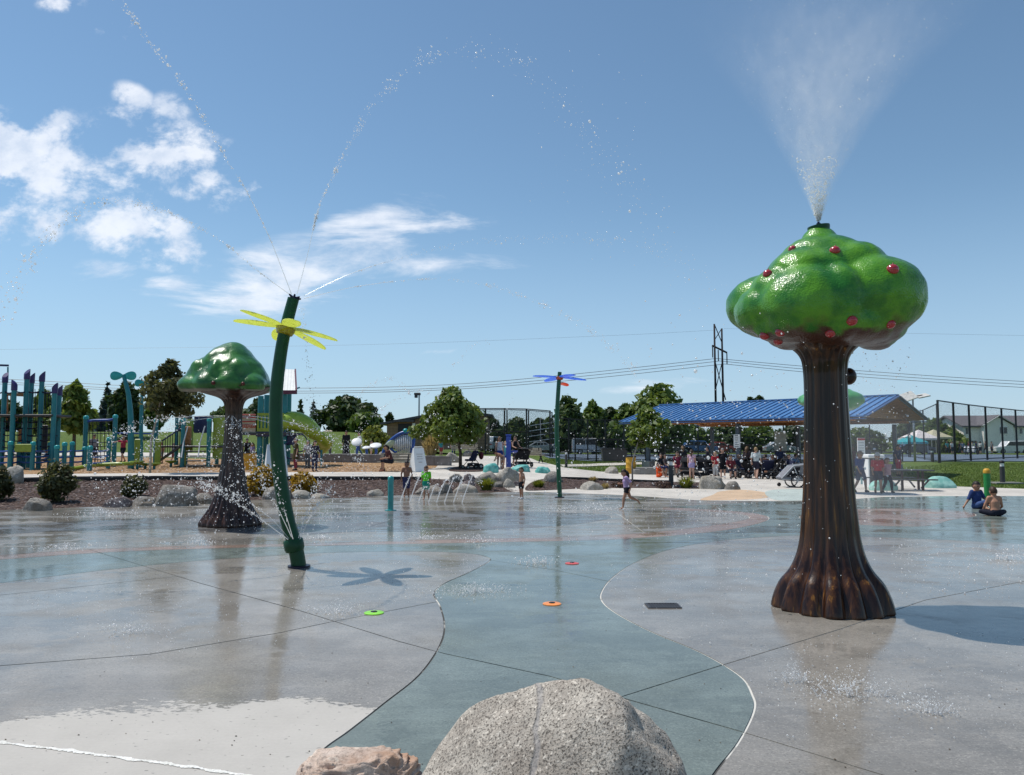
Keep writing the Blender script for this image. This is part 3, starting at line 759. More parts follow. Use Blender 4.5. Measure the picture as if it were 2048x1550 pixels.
for r, z0, z1 in ((.74, 0, .05),): mb.lathe([(r*.9, 0), (r*.9, .05), (r*.8, .07)], 48)
kn = at(1701, 752, Dt); mb = MB(); mb.ball((kn.x-TB.x+.0, .05, kn.z), .098, 16, sc=(.9, 1, 1.05)); mb.tube([(.2, .05, kn.z), (kn.x-TB.x, .05, kn.z)], [.11, .085], 12)
obj('branch_stub', mb, M['barkbrown'], at_, smooth=True)
CC = at(1643, 590, Dt); cc = np.array((CC.x-TB.x, 0.0, CC.z))
def q(u, v, y): p = at(u, v, Dt); return (p.x-CC.x, y, p.z-CC.z)
lob = [((0, 0, -.18), (1.04, .99, .40)), ((.02, 0, .12), (.80, .76, .50)), ((.0, -.05, .36), (.54, .50, .36)), ((.0, 0, .62), (.24, .24, .22)),
       ((.46, -.52, -.10), (.62, .52, .46)), ((-.40, -.52, -.20), (.58, .52, .44)), ((-.88, -.12, -.20), (.30, .42, .27)), ((-.06, -.72, -.20), (.28, .32, .44)),
       ((.80, .18, -.06), (.37, .5, .40)), ((.68, .05, .16), (.36, .45, .30)), ((-.36, -.32, .20), (.44, .38, .28)), ((.30, -.36, .26), (.42, .36, .28)), ((-.66, -.28, .02), (.36, .36, .26)),
       ((.05, -.5, -.42), (.66, .46, .24)), ((.46, -.3, -.45), (.46, .45, .20)), ((-.50, -.25, -.42), (.48, .42, .20)),
       ((.3, .5, .1), (.6, .5, .45)), ((-.5, .5, -.05), (.6, .5, .4)), ((.64, -.1, -.52), (.25, .26, .16)), ((-.35, 0, -.52), (.36, .3, .14))]
def crown_mesh(lob, k, seed, amp=.03, xy=1.0, crease=.045):
    rr = lobed(lob, k); V = ICO*rr[:, None]*np.array((xy, xy, 1.0))
    nz = np.array([noise.noise(Vector(p)*2.3+Vector((seed, 0, 0))) for p in V]); V = V*(1+amp*nz)[:, None]
    nz = np.array([noise.noise(Vector(p)*9+Vector((seed, 3, 0))) for p in V]); V = V*(1+.008*nz)[:, None]
    nz = np.array([abs(noise.noise(Vector(p)*4.2+Vector((seed, 9, 4)))) for p in V]); V = V*(1+crease*np.minimum(nz, .3)-.010)[:, None]        # sculpted creases
    return V
Vc = crown_mesh(lob, 48.0, 2.0, .03, .905, .03)
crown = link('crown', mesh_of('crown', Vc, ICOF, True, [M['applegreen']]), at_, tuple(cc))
def crown_hit(u, v):
    """where the view through the pixel meets the front of the crown (in the crown's own frame)"""
    o = np.array((0, 0, CAMH)); r = np.array(ray(u, v)); r /= np.linalg.norm(r)
    P = Vc + cc + np.array(TB); w = P-o; t = w @ r; d = np.linalg.norm(w - t[:, None]*r, axis=1)
    near = np.where(d < d.min()+.05)[0]; i = near[np.argmin(t[near])]
    return Vc[i]
apples = [(1576, 487, .05), (1675, 492, .062), (1797, 533, .068), (1526, 541, .058), (1713, 643, .062), (1792, 648, .058), (1661, 675, .06), (1556, 670, .06), (1521, 686, .06), (1551, 690, .058), (1480, 640, .05)]
for u, v, r in apples[:10]:
    p = crown_hit(u, v); p = Vector(p)*.985
    mb = MB(); mb.ball((0, 0, 0), r, 16, sc=(1, 1, .92)); mb.tube([(0, 0, r*.7), (.01, 0, r*1.15)], [.006, .004], 6)
    o = obj('apple', mb, M['apple'], at_, smooth=True); o.location = Vector(cc)+p
topz = Vc[:, 2].max()
nz_ = at(1637, 447, Dt)
mb = MB(); Mt = Matrix.Rotation(R(-7), 3, 'Y'); mb.lathe([(.11, -.09), (.128, -.01), (.128, .015), (.10, .02)], 28, (nz_.x-TB.x, 0, at(1637, 455, Dt).z), M=Mt)
obj('cap_plate', mb, M['greenpipe'], at_, smooth=True, auto=40)
mb = MB(); mb.lathe([(.016, 0), (.016, .02), (.026, .022), (.026, .04), (.014, .045), (.014, .06)], 12, (nz_.x-TB.x, 0, at(1637, 455, Dt).z+.01))
obj('nozzle', mb, M['flange'], at_, smooth=True, auto=40)
NOZ = Vector((nz_.x, Dt, at(1637, 455, Dt).z+.07))

# --- the dark mushroom-crowned tree, left of the yellow flower
TB2 = gp(462, 1050); TB2.z = 0
t2 = thing('mushroom_tree_fountain', 'water feature tree with dark green mushroom-like cap on dark fluted trunk', 'fountain', TB2)
D2 = TB2.y; sc2 = D2/FPX
prof = [(60, 1052, .16), (60, 1044, .18), (54, 1034, .2), (46, 1022, .2), (38, 1005, .16), (32, 985, .13), (28, 960, .11), (23, 930, .10), (19.5, 890, .09), (18, 860, .09), (17, 830, .08), (19, 812, .08), (24, 801, .08), (36, 794, .08), (64, 786, .07), (86, 776, .05)]
prof = [(r*sc2*.94, max(vz(v, D2), 0.0), f) for r, v, f in prof]
obj('trunk', flute(smooth_prof(prof, 4), 96, 19, .07, 5), M['barkpurple'], t2, smooth=True)
C2 = at(456, 757, D2); cc2 = np.array((C2.x-TB2.x, 0, C2.z))
def q2(u, v, y): p = at(u, v, D2); return (p.x-C2.x, y, p.z-C2.z)
lob2 = [((0, 0, -.16), (1.10, 1.06, .26)), ((0, 0, .0), (1.0, .96, .40)), ((.04, 0, .20), (.82, .80, .44)), ((.08, 0, .42), (.56, .56, .40)), ((.1, 0, .62), (.30, .30, .21)),
        ((-.60, -.50, -.18), (.38, .40, .24)), ((-.18, -.76, -.18), (.30, .34, .27)), ((.30, -.74, -.17), (.28, .34, .27)), ((.72, -.48, -.17), (.34, .38, .24)),
        ((-.02, -.66, .06), (.16, .3, .30)), ((-.50, -.48, .12), (.22, .3, .26)), ((.45, -.5, .14), (.22, .3, .26)), ((-.95, .0, -.22), (.2, .34, .15)), ((.92, .1, -.2), (.2, .4, .16)), ((-.2, -.36, .36), (.2, .3, .26))]
V2 = crown_mesh(lob2, 22.0, 8.0, .05, .95, .02); V2[:, 2] = np.where(V2[:, 2] < -.30, -.30+(V2[:, 2]+.30)*.25, V2[:, 2])
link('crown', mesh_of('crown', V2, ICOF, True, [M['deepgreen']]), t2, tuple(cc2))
for u, v in ((482, 769), (426, 772)):
    o = np.array((0, 0, CAMH)); r = np.array(ray(u, v)); r /= np.linalg.norm(r)
    P = V2+cc2+np.array(TB2); w = P-o; t = w@r; d = np.linalg.norm(w-t[:, None]*r, axis=1); i = np.where(d < d.min()+.06)[0]; i = i[np.argmin(t[i])]
    mb = MB(); mb.ball((0, 0, 0), .045, 12); ob = obj('apple', mb, M['dullapple'], t2, smooth=True); ob.location = Vector(cc2)+Vector(V2[i])

# --- a third tree, all but hidden behind the apple tree's trunk
TB3 = Vector(((1660-1024)/FPX*30, 30, 0.0))
t3 = thing('green_tree_fountain', 'pale green water feature tree mostly hidden behind the apple tree trunk', 'fountain', TB3)
k3 = 1.06
prof3 = [(r*k3, z*.83, f) for r, z, f in smooth_prof([(.5, 0, .1), (.48, .15, .15), (.33, .5, .12), (.25, 1.2, .06), (.22, 2.6, .05), (.24, 3.1, .05), (.4, 3.35, .05)], 4)]
obj('trunk', flute(prof3, 60, 11, .06, 9), M['barkbrown'], t3, smooth=True)
M['mistgreen'] = glossy('glossy_hazed_green', (.10, .36, .13), (.05, .25, .09), 2.0)  # mist in front of this crown is put into its green as a paler tint
c3 = at(1661, 797, 30)
V3 = ICO4*lobed(lob, 24.0, ICO4)[:, None]*np.array((1.0, 1.0, .72))
link('crown', mesh_of('crown', V3, ICOF4, True, [M['mistgreen']]), t3, (c3.x-TB3.x, 0, c3.z))

# ------------------------------------------------------------------ flower fountains
def petal_mesh(L, Wd, th, droop=.10, n=9):
    """one rounded petal blade lying along +x, thin but solid, gently cupped"""
    mb = MB(); top = []; P = []
    for i in range(n+1):
        t = i/n; w = Wd*(math.sin(math.pi*min(1, .10+.90*t**.75))**.6) if t < .999 else Wd*.12
        w = Wd*max(.16, (math.sin(math.pi*(.12+.80*t))**.75))
        x = L*t
        for s_ in (-1, -.5, 0, .5, 1):
            P.append((x + (-.03*L*s_*s_ if t > .9 else 0), s_*w, droop*L*(t*t)*-1 + .05*Wd*abs(s_)))
    k = 5; N = len(P)
    V = P + [(x, y, z-th) for x, y, z in P]
    F = []
    for i in range(n):
        for j in range(k-1):
            a = i*k+j; F.append((a, a+k, a+k+1, a+1)); F.append((N+a, N+a+1, N+a+k+1, N+a+k))
    for i in range(n):
        a = i*k; F.append((a, N+a, N+a+k, a+k)); a = i*k+k-1; F.append((a+k, N+a+k, N+a, a))
    for j in range(k-1):
        F.append((j+1, N+j+1, N+j, j)); a = n*k+j; F.append((a, N+a, N+a+1, a+1))
    mb.add(V, F); return mb
def petalmat(name, col, tr=.5, vein=(.25, .24, .02)):
    m = bpy.data.materials.new(name); m.use_nodes = True
    T = NT(m.node_tree); p = T.n['Principled BSDF']; o = T.n['Material Output']; co = T.new('ShaderNodeTexCoord').outputs['Object']
    v = T.ss(T.noise(T.vmul(co, (1, 3, 1)), 13, 4, .7), .55, .68)
    c = T.mix(T.math('MULTIPLY', v, .75), c4(col), c4(vein))
    T.l.new(c, p.inputs['Base Color']); p.inputs['Roughness'].default_value = .15
    t = T.new('ShaderNodeBsdfTranslucent'); T.l.new(c, t.inputs[0])
    mx_ = T.new('ShaderNodeMixShader'); mx_.inputs[0].default_value = tr
    T.l.new(p.outputs[0], mx_.inputs[1]); T.l.new(t.outputs[0], mx_.inputs[2]); T.l.new(mx_.outputs[0], o.inputs[0]); return m
M['yellowpetal'] = petalmat('translucent_yellow_acrylic', (.90, .95, .34), .62, (.45, .46, .05))
M['bluepetal'] = petalmat('translucent_blue_acrylic', (.16, .42, .95), .6, (.12, .32, .85))
M['orangepetal'] = petalmat('translucent_orange_acrylic', (.90, .22, .10), .5, (.8, .12, .1))
M['yellowhub'] = mat('yellow_acrylic_hub', (.50, .44, .02), .12, .5, col2=(.34, .28, .015), scale=14, trans=.25)

FB = gp(598, 1134); FB.z = 0; DF = FB.y
fl = thing('flower_fountain', 'tall bent dark green water flower with six translucent yellow petals and jets from its tip', 'fountain', FB)
cl = [(598, 1134, 14.5), (592, 1100, 14.5), (586, 1078, 14.2), (575, 1040, 14), (563, 975, 13.6), (555, 910, 13.5), (551.5, 840, 13.2), (553, 780, 13), (559, 725, 12.5), (567, 675, 12.2), (577, 634, 11.8), (587, 597, 11.4)]
pts = smooth_line([(at(u, v, DF).x, DF, max(0.0, at(u, v, DF).z), r*DF/FPX) for u, v, r in cl], 5)
mb = MB(); mb.tube([p[:3] for p in pts], [p[3] for p in pts], 24)
obj('pole', mb, M['greenpipe'], fl, smooth=True, world=True, auto=50)
mb = MB(); mb.lathe([(.17, 0), (.17, .03), (.12, .035)], 28, (FB.x, FB.y, 0)); obj('base_plate', mb, M['flange'], fl, smooth=True, world=True, auto=40)
a, b = at(585.5, 1078, DF), at(590.5, 1104, DF); ax = (a-b).normalized(); Mr = ax.to_track_quat('Z', 'Y').to_matrix(); L = (a-b).length
mb = MB(); mb.lathe([(.10, -L*.5), (.135, -L*.42), (.152, -L*.2), (.152, L*.38), (.135, L*.5), (.11, L*.5)], 32, (a+b)/2, M=Mr); obj('spray_collar', mb, M['greenpipe'], fl, smooth=True, world=True, auto=35)
hub = at(570.5, 661, DF); ax = (at(577, 634, DF)-at(567, 675, DF)).normalized(); 
def frame(z):
    z = z.normalized(); x = (Vector((1, 0, 0)) - z*z.x).normalized(); return Matrix((x, z.cross(x), z)).transposed()
Mh = frame(Vector((.21, .16, 1)))
mb = MB(); mb.lathe([(.085, -.075), (.125, -.06), (.148, -.0), (.15, .05), (.11, .055)], 32, hub, M=Mh); obj('hub', mb, M['yellowhub'], fl, smooth=True, world=True, auto=40)
FLOWER_HUB = hub
pm = petal_mesh(.76, .135, .012, .05)
for i in range(6):
    mb = MB(); Rz = Matrix.Rotation(math.pi/3*i+R(57), 3, 'Z'); Ry = Matrix.Rotation(R(1), 3, 'Y')
    mb.add([hub + Mh @ (Rz @ (Vector((.10, 0, .05)) + Ry @ Vector(p))) for p in pm.v], pm.f)
    obj('petal', mb, M['yellowpetal'], fl, smooth=True, world=True, auto=40)
JET_TIP = at(587.5, 594, DF)
for du, dv in ((-8, -9), (2, -9), (11, -4), (13, 0)):
    p = at(587.5, 598, DF); q_ = at(587.5+du*1.1, 598+dv*1.1, DF); mb = MB(); mb.tube([p, (p+q_)/2, q_], [.030, .022, .012], 8); obj('nozzle', mb, M['flange'], fl, smooth=True, world=True, auto=40)

BB = gp(1119, 995); BB.z = 0; DB = BB.y
bf = thing('flower_fountain', 'slim green water flower pole with blue petals and one orange petal', 'fountain', BB)
cl = [(1120, 995, 4.6), (1117, 940, 4.5), (1114, 880, 4.4), (1114, 830, 4.3), (1117, 775, 4.2), (1119.5, 744, 4.0)]
pts = smooth_line([(at(u, v, DB).x, DB, max(0.0, at(u, v, DB).z), r*DB/FPX) for u, v, r in cl], 5)
mb = MB(); mb.tube([p[:3] for p in pts], [p[3] for p in pts], 18); obj('pole', mb, M['greenpipe2'], bf, smooth=True, world=True, auto=50)
mb = MB(); mb.lathe([(.17, 0), (.17, .03), (.12, .035)], 24, (BB.x, BB.y, 0)); obj('base_plate', mb, M['flange'], bf, smooth=True, world=True, auto=40)
hub = at(1119, 757, DB); Mh = frame(Vector((.08, .11, 1)))
mb = MB(); mb.lathe([(.08, -.05), (.12, -.03), (.13, .05), (.09, .06)], 24, hub, M=Mh); obj('hub', mb, M['orangepetal'], bf, smooth=True, world=True, auto=40)
pm = petal_mesh(.86, .17, .014, .03)
for i in (0, 1, 2, 3, 5):
    mb = MB(); Rz = Matrix.Rotation(math.pi/3*i+R(0), 3, 'Z'); L = .62 if i == 1 else 1.0
    mb.add([hub + Mh @ (Rz @ (Vector((.09, 0, .04 if i != 1 else -.12)) + Vector((p[0]*L, p[1], p[2])))) for p in pm.v], pm.f)
    obj('petal', mb, M['orangepetal'] if i == 1 else M['bluepetal'], bf, smooth=True, world=True, auto=40)

# ------------------------------------------------------------------ small features on the pad
def post_feature(u, v, vtop, r, label, body, cap, flange):
    P = gp(u, v); P.z = max(0, h1(P.x, P.y)); H = at(u, vtop, P.y).z - P.z
    t = thing('activator_post', label, 'post', P)
    mb = MB(); mb.lathe([(r, 0), (r, H*.86)], 20); obj('shaft', mb, body, t, smooth=True, auto=40)
    mb = MB(); mb.lathe([(r*1.06, H*.86), (r*1.06, H*.93), (r*.9, H*.975), (r*.5, H), (.004, H*1.004)], 20); obj('cap', mb, cap, t, smooth=True, auto=40)
    mb = MB(); mb.lathe([(r*2.0, 0), (r*2.0, .02), (r*1.1, .03)], 24); obj('flange', mb, flange, t, smooth=True, auto=40)
M['postteal'] = mat('bright_teal_coat', (.02, .31, .30), .35, .5, coat=.4)
post_feature(781, 1021, 952, .082, 'short turquoise activator post with domed cap standing on the wet pad', M['postteal'], M['postteal'], M['postteal'])
post_feature(1976, 1004, 937, .10, 'green activator post with yellow top behind the two seated children', mat('bright_green_coat', (.015, .24, .05), .4, .5), M['yellowbin'], M['greenpipe2'])
def disc(u, v, col, label):
    P = gp(u, v); P.z = 0; t = thing('ground_jet', label, 'ground nozzle', P)
    mb = MB(); mb.lathe([(.110, .001), (.110, .008), (.10, .012), (.045, .016)], 32); obj('ring', mb, mat('ring_'+label.split()[0], col, .35, .5), t, smooth=True, auto=30)
    mb = MB(); mb.lathe([(.04, .012), (.036, .022), (.016, .026)], 16); obj('nozzle', mb, M['black'], t, smooth=True, auto=30)
disc(748, 1226, (.28, .72, .06), 'bright green ring of a ground water jet on grey concrete')
disc(1104, 1208, (.90, .30, .07), 'orange ring of a ground water jet on teal concrete')
disc(1144, 1127, (.66, .10, .09), 'coral red ring of a ground water jet at the top of the teal concrete')
P = gp(1326, 1212); t = thing('drain_grate', 'dark rectangular drain grate in the wet grey concrete left of the apple tree', 'drain', (P.x, P.y, .002), R(0))
mb = MB()
for s_ in (-1, 1): mb.box((s_*.185, 0, .004), (.02, .26, .012)); mb.box((0, s_*.125, .004), (.35, .012, .012))
obj('frame', mb, M['dgray'], t)
mb = MB(); mb.box((0, 0, .0005), (.35, .24, .001)); obj('well_shade', mb, M['black'], t)  # flat black sheet stands in for the shade down the drain
for i in range(11): 
    mb = MB(); mb.box((-.16+.032*i, 0, .005), (.014, .236, .006)); obj('bar', mb, M['dgray'], t)

# ------------------------------------------------------------------ rocks
def rock(name, u0, u1, vt, vb, m, label, group=None, D=None, depth=.8, seed=None, rough=.16, flat=.35, dirs=(ICO4, ICOF4), cat='rock', sink=.06, power=2.3, craggy=0.0, cap=None):
    """a boulder filling the given frame at the place its foot meets the ground"""
    uc = (u0+u1)/2
    if D is None:
        P = gp(uc, vb); D = P.y
    base = at(uc, vb, D); top = at(uc, vt, D)
    if vb > 1560: base.z = 0.0
    w = (u1-u0)/ppm(D)/2; w = (u1-u0)/ppm(D+w*depth*.5)/2; top = at(uc, vt, D+w*depth*.45); hh = max(.05, top.z-base.z)
    seed = seed if seed is not None else int(uc*7+vt) % 991
    Dv = dirs[0]
    o3 = Vector((seed*1.37, seed*.71, 0)); pw = power
    V = np.sign(Dv)*np.abs(Dv)**(2/pw)                            # a rounded block
    n1 = np.array([noise.noise(Vector(p)*1.1+o3) for p in Dv]); n2 = np.array([noise.noise(Vector(p)*2.7+o3) for p in Dv])
    n3 = np.array([noise.noise(Vector(p)*7+o3) for p in Dv])
    if craggy:
        n4 = np.array([1-abs(noise.noise(Vector((p[0], p[1], p[2]*1.8))*4.5+o3))*2.2+.45*(1-2*abs(noise.noise(Vector((p[0], p[1], p[2]*2.2))*12+o3))) for p in Dv]); V = V*(1+craggy*(n4-.8))[:, None]
    rg = np.random.default_rng(seed)
    V = V*(1+rough*1.4*n1+rough*.75*n2+rough*.30*n3)[:, None]
    for k in range(9):                                              # a few broken faces
        nrm = rg.normal(size=3); nrm[2] = abs(nrm[2])*.7; nrm /= np.linalg.norm(nrm); dcut = rg.uniform(.66, .95)
        over = V @ nrm - dcut; V = V - np.where(over > 0, over*.75, 0)[:, None]*nrm
    if cap is not None: V[:, 2] = np.where(V[:, 2] > cap, cap+(V[:, 2]-cap)*.22, V[:, 2])
    V[:, 2] = np.where(V[:, 2] < -flat, -flat, V[:, 2])
    x0, x1 = V[:, 0].min(), V[:, 0].max(); z0, z1 = V[:, 2].min(), V[:, 2].max()
    V[:, 0] = ((V[:, 0]-x0)/(x1-x0)*2-1)*w; V[:, 1] = V[:, 1]/np.abs(V[:, 1]).max()*w*depth
    V[:, 2] = (V[:, 2]-z0)/(z1-z0)*(hh+sink)-sink
    o = link(name, mesh_of(name, V, dirs[1], True, [m])); o.location = (base.x*(D+w*depth*.55)/D, D+w*depth*.55, base.z)
    return tag(o, label, cat, group)
# the two in the foreground
gr = rock('boulder', 782, 1400, 1361, 1790, M['granite'], 'large rounded speckled granite boulder at the bottom of the picture', D=2.75, depth=.8, seed=23, rough=.10, flat=.55, dirs=(ICO, ICOF), cat='boulder', power=2.15, craggy=.016)
pr = rock('boulder', 556, 852, 1503, 1640, M['pinkrock'], 'low reddish brown rough rock beside the big granite boulder', D=3.2, depth=.7, seed=12, rough=.13, flat=.3, dirs=(ICO, ICOF), cat='boulder', power=3.4, craggy=.085, cap=.30)
gr.location.z = 0; pr.location.z = 0
# rocks round the far edge of the pad and on the plaza
RK = [ # u0, u1, v top, v foot, material, label
 (44, 102, 995, 1021, 'rock', 'rounded grey rock at the left end of the mulch bed edge'),
 (8, 49, 930, 966, 'rock3', 'tall pale slab-like rock standing at the left edge by the bark mulch'),
 (304, 396, 969, 1012, 'rock', 'broad grey boulder in the mulch left of the dark mushroom tree'),
 (204, 266, 993, 1014, 'rock2', 'low dark flat rock left of the broad grey mulch boulder'),
 (260, 322, 992, 1011, 'rock', 'low flat grey rock touching the broad grey mulch boulder'),
 (386, 428, 986, 1007, 'rock', 'small grey rock between the broad mulch boulder and mushroom tree trunk'),
 (524, 584, 972, 998.5, 'rock', 'rounded brownish grey rock behind the yellow flower pole'),
 (578, 621, 980, 997, 'rock3', 'pale flat-topped rock right of the yellow flower pole'),
 (619, 662, 986, 996, 'rock3', 'low thin pale rock at the end of the golden shrub'),
 (732, 768, 978, 992, 'rock3', 'small pale rock alone on the pad edge left of the turquoise post'),
 (830, 888, 971, 988, 'rock', 'long brown grey rock behind the child in lime green'),
 (879, 907, 965, 986, 'rock', 'upright grey rock between two long rocks by the water jets'),
 (903, 957, 968, 985, 'rock3', 'long pale rock beside the grass tuft by the water jets'),
 (897, 926, 947, 964, 'rock', 'grey rounded rock at the top left of the rock pile'),
 (924, 953, 947, 964, 'rock2', 'purple brown rock in the upper rock pile'),
 (920, 950, 960, 972, 'rock2', 'small purple brown rock below the upper rock pile'),
 (950, 1000, 942, 968, 'rock', 'pale topped boulder behind the grass tuft'),
 (986, 1040, 934, 966, 'rock3', 'large pale wrinkled boulder left of the toddler'),
 (1005, 1031, 957, 975, 'rock3', 'small pale pointed rock at the foot of the large wrinkled boulder'),
 (984, 1008, 963, 974, 'rock', 'small flat grey rock right of the grass tuft'),
 (1024, 1042, 962, 972, 'rock2', 'small dark rock just behind the toddler'),
 (1086, 1128, 942, 965, 'rock', 'dark shaded grey boulder behind the foot of the blue flower pole'),
 (1160, 1209, 962, 980, 'rock3', 'long pale rock in the mulch bed right of the blue flower'),
 (1209, 1237, 933, 947, 'rock3', 'white rounded rock on the grass near the yellow bin'),
 (1397, 1453, 951, 978, 'rock3', 'large pale boulder at the right end of the mulch strip'),
 (1448, 1481, 962, 979, 'rock', 'smaller grey rock leaning on the large pale boulder'),
 (888, 921, 904, 925, 'rock3', 'pale boulder beside the low wall and bench'),
 (884, 900, 912, 921, 'rock', 'small grey rock left of the pale bench boulder'),
 (924, 948, 900, 913, 'rock', 'dark grey boulder behind the stroller'),
 (756, 800, 899, 916, 'rock3', 'pale boulder behind the blue chime arch'),
]
for i, (u0, u1, vt, vb, m, l) in enumerate(RK):
    rock('rock', u0, u1, vt, vb, M[m], l, 'landscape rocks round the pad', seed=100+i*13, dirs=(ICO4, ICOF4) if (u1-u0) > 45 else (ICO3, ICOF3), rough=.2, depth=.7)
TR = [(966, 998, 926, 945, 'tealrock', 'tall faceted teal painted rock right of the stroller'),
      (1022, 1061, 929, 943, 'tealrock', 'low teal painted rock behind the toddler'),
      (1070, 1102, 933, 946, 'tealrock', 'low ridged teal painted rock left of the blue flower pole'),
      (1738, 1792, 956, 981, 'palerock', 'pale teal painted rock behind the three walking children'),
      (1850, 1908, 952, 976, 'palerock', 'smooth pale teal painted rock at the edge of the lawn')]
for i, (u0, u1, vt, vb, m, l) in enumerate(TR):
    rock('painted_rock', u0, u1, vt, vb, M[m], l, 'painted teal rocks', seed=600+i*7, dirs=(ICO4, ICOF4), rough=.12, depth=.7)

# ------------------------------------------------------------------ plants
def leaves_mesh(name, cent, rad, n, size, m, seed=0, shell=.55, droop=.25, elong=1.7):
    """n leaf blades through a crown made of clumps; cent: (k,3), rad: (k,) or (k,3)"""
    rg = np.random.default_rng(seed); cent = np.asarray(cent, float); k = len(cent)
    rad = np.asarray(rad, float); rad = np.repeat(rad[:, None], 3, 1) if rad.ndim == 1 else rad
    vol = rad.prod(1)**(2/3); pick = rg.choice(k, n, p=vol/vol.sum())
    d = rg.normal(size=(n, 3)); d /= np.linalg.norm(d, axis=1, keepdims=True)
    r = shell+(1-shell)*rg.random(n)**.7; r = np.where(rg.random(n) < .2, rg.random(n), r)
    r = np.where(rg.random(n) < .14, r*rg.uniform(1.0, 1.38, n), r)
    p = cent[pick]+d*rad[pick]*r[:, None]
    nr = d+rg.normal(size=(n, 3))*.8; nr[:, 2] += .3; nr /= np.linalg.norm(nr, axis=1, keepdims=True)
    t = rg.normal(size=(n, 3)); t[:, 2] -= droop; t -= nr*(t*nr).sum(1)[:, None]; t /= np.linalg.norm(t, axis=1, keepdims=True)
    b = np.cross(nr, t); s = size*rg.uniform(.6, 1.35, n)[:, None]
    V = np.stack([p-t*s*.5*elong, p+b*s*.5+nr*s*.08, p+t*s*.5*elong, p-b*s*.5+nr*s*.08], 1).reshape(-1, 3)
    F = np.arange(4*n).reshape(n, 4)
    me = bpy.data.meshes.new(name); me.vertices.add(4*n); me.vertices.foreach_set('co', V.ravel())
    me.loops.add(4*n); me.loops.foreach_set('vertex_index', F.ravel()); me.polygons.add(n)
    me.polygons.foreach_set('loop_start', np.arange(0, 4*n, 4)); me.polygons.foreach_set('loop_total', np.full(n, 4))
    me.materials.append(m); me.update(); me.validate(); return me
M['leafA'] = leafmat('leaf_mid_green', (.050, .10, .020), (.14, .205, .045))
M['leafB'] = leafmat('leaf_dark_green', (.022, .046, .014), (.062, .10, .028), .3)
M['leafC'] = leafmat('leaf_light_green', (.065, .12, .02), (.20, .26, .06))
M['leafD'] = leafmat('leaf_blue_spruce', (.022, .040, .038), (.055, .085, .08), .15)
M['leafE'] = leafmat('leaf_far_green', (.045, .080, .028), (.115, .165, .055), .35)
M['leafF'] = leafmat('leaf_olive_dark', (.045, .055, .022), (.13, .135, .055), .35)
M['leafG'] = leafmat('leaf_golden', (.22, .12, .012), (.46, .30, .03), .35)
M['leafH'] = leafmat('leaf_straw', (.26, .19, .08), (.46, .36, .17), .35)
M['leafI'] = leafmat('leaf_yellow_green', (.09, .12, .015), (.24, .26, .04), .35)
M['leafP'] = leafmat('leaf_purple_brown', (.05, .03, .03), (.12, .07, .05), .3)
def broadleaf(u0, u1, vt, vb, D, m, label, n=2600, leaf=.26, seed=1, trunk_v=None, trunk_u=None, shape='round', group='trees behind the playground and courts', bark='bark', tr=None, clumps=26, cat='tree', name='tree', shell=.5, crk=1.0):
    uc = (u0+u1)/2 if trunk_u is None else trunk_u
    bx = at(uc, 886, D).x; bz = h1(bx, D); base = Vector((bx, D, bz))
    t = thing(name, label, cat, base, 0, group)
    w = 1.28*(u1-u0)/ppm(D)/2; cx = at((u0+u1)/2, 886, D).x-bx
    z1 = at(uc, vt, D).z-bz; z0 = max(at(uc, vb, D).z-bz, .15)
    rg = np.random.default_rng(seed); C_, R_ = [], []
    H = z1-z0
    for i in range(clumps):
        f = (i+.5)/clumps; z = z0+H*(.06+.88*f)
        if shape == 'round': prof = math.sqrt(max(0, 1-(2*f-1)**2))*.5+.42*math.sin(math.pi*min(1, f*1.1+.12))
        elif shape == 'cone': prof = (1-f)*.95+.06
        elif shape == 'spade': prof = min(1, f*3+.45)*(1-f)**.75*1.25+.05
        else: prof = .8
        a = i*2.399+rg.uniform(-.5, .5); rr = w*prof*(rg.uniform(.35, .80) if crk == 1 else rg.uniform(.05, .88))
        cr = w*(.30 if shape != 'cone' else .22)*rg.uniform(.8, 1.35)*(.45+.6*prof)*crk
        C_.append((cx+rr*math.cos(a), rr*math.sin(a)*.9, min(z, z1-cr*.55))); R_.append((cr, cr, cr*.75))
    C_.append((cx, 0, z1-H*.13)); R_.append((w*.18, w*.18, H*.12))
    if crk == 1.0: C_.append((cx, 0, z0+H*.45)); R_.append((w*.55, w*.55, H*.36))
    if shape == 'spade': C_ += [(cx, 0, z1-H*.03), (cx, 0, z1-H*.09)]; R_ += [(w*.07, w*.07, H*.05), (w*.13, w*.13, H*.06)]
    trr = tr or max(.05, w*.075)
    mb = MB(); mb.tube([(0, 0, -.1), (0, 0, z0*.6), (cx*.5, 0, z0+H*.3), (cx, 0, z0+H*.8)], [trr*1.2, trr, trr*.7, trr*.15], 8)
    for i in range(3, len(C_)-2, 4):
        c = C_[i]; mb.tube([(cx*.4, 0, z0+H*.12+.5*(c[2]-z0)*.5), ((c[0])*.6+cx*.3, c[1]*.5, c[2]*.8+z0*.15), c], [trr*.45, trr*.25, trr*.08], 5)
    obj('trunk', mb, M[bark], t, smooth=True, fixn=False)
    link('crown', leaves_mesh('crown', C_, R_, n, leaf, m, seed, shell), t)
    return t
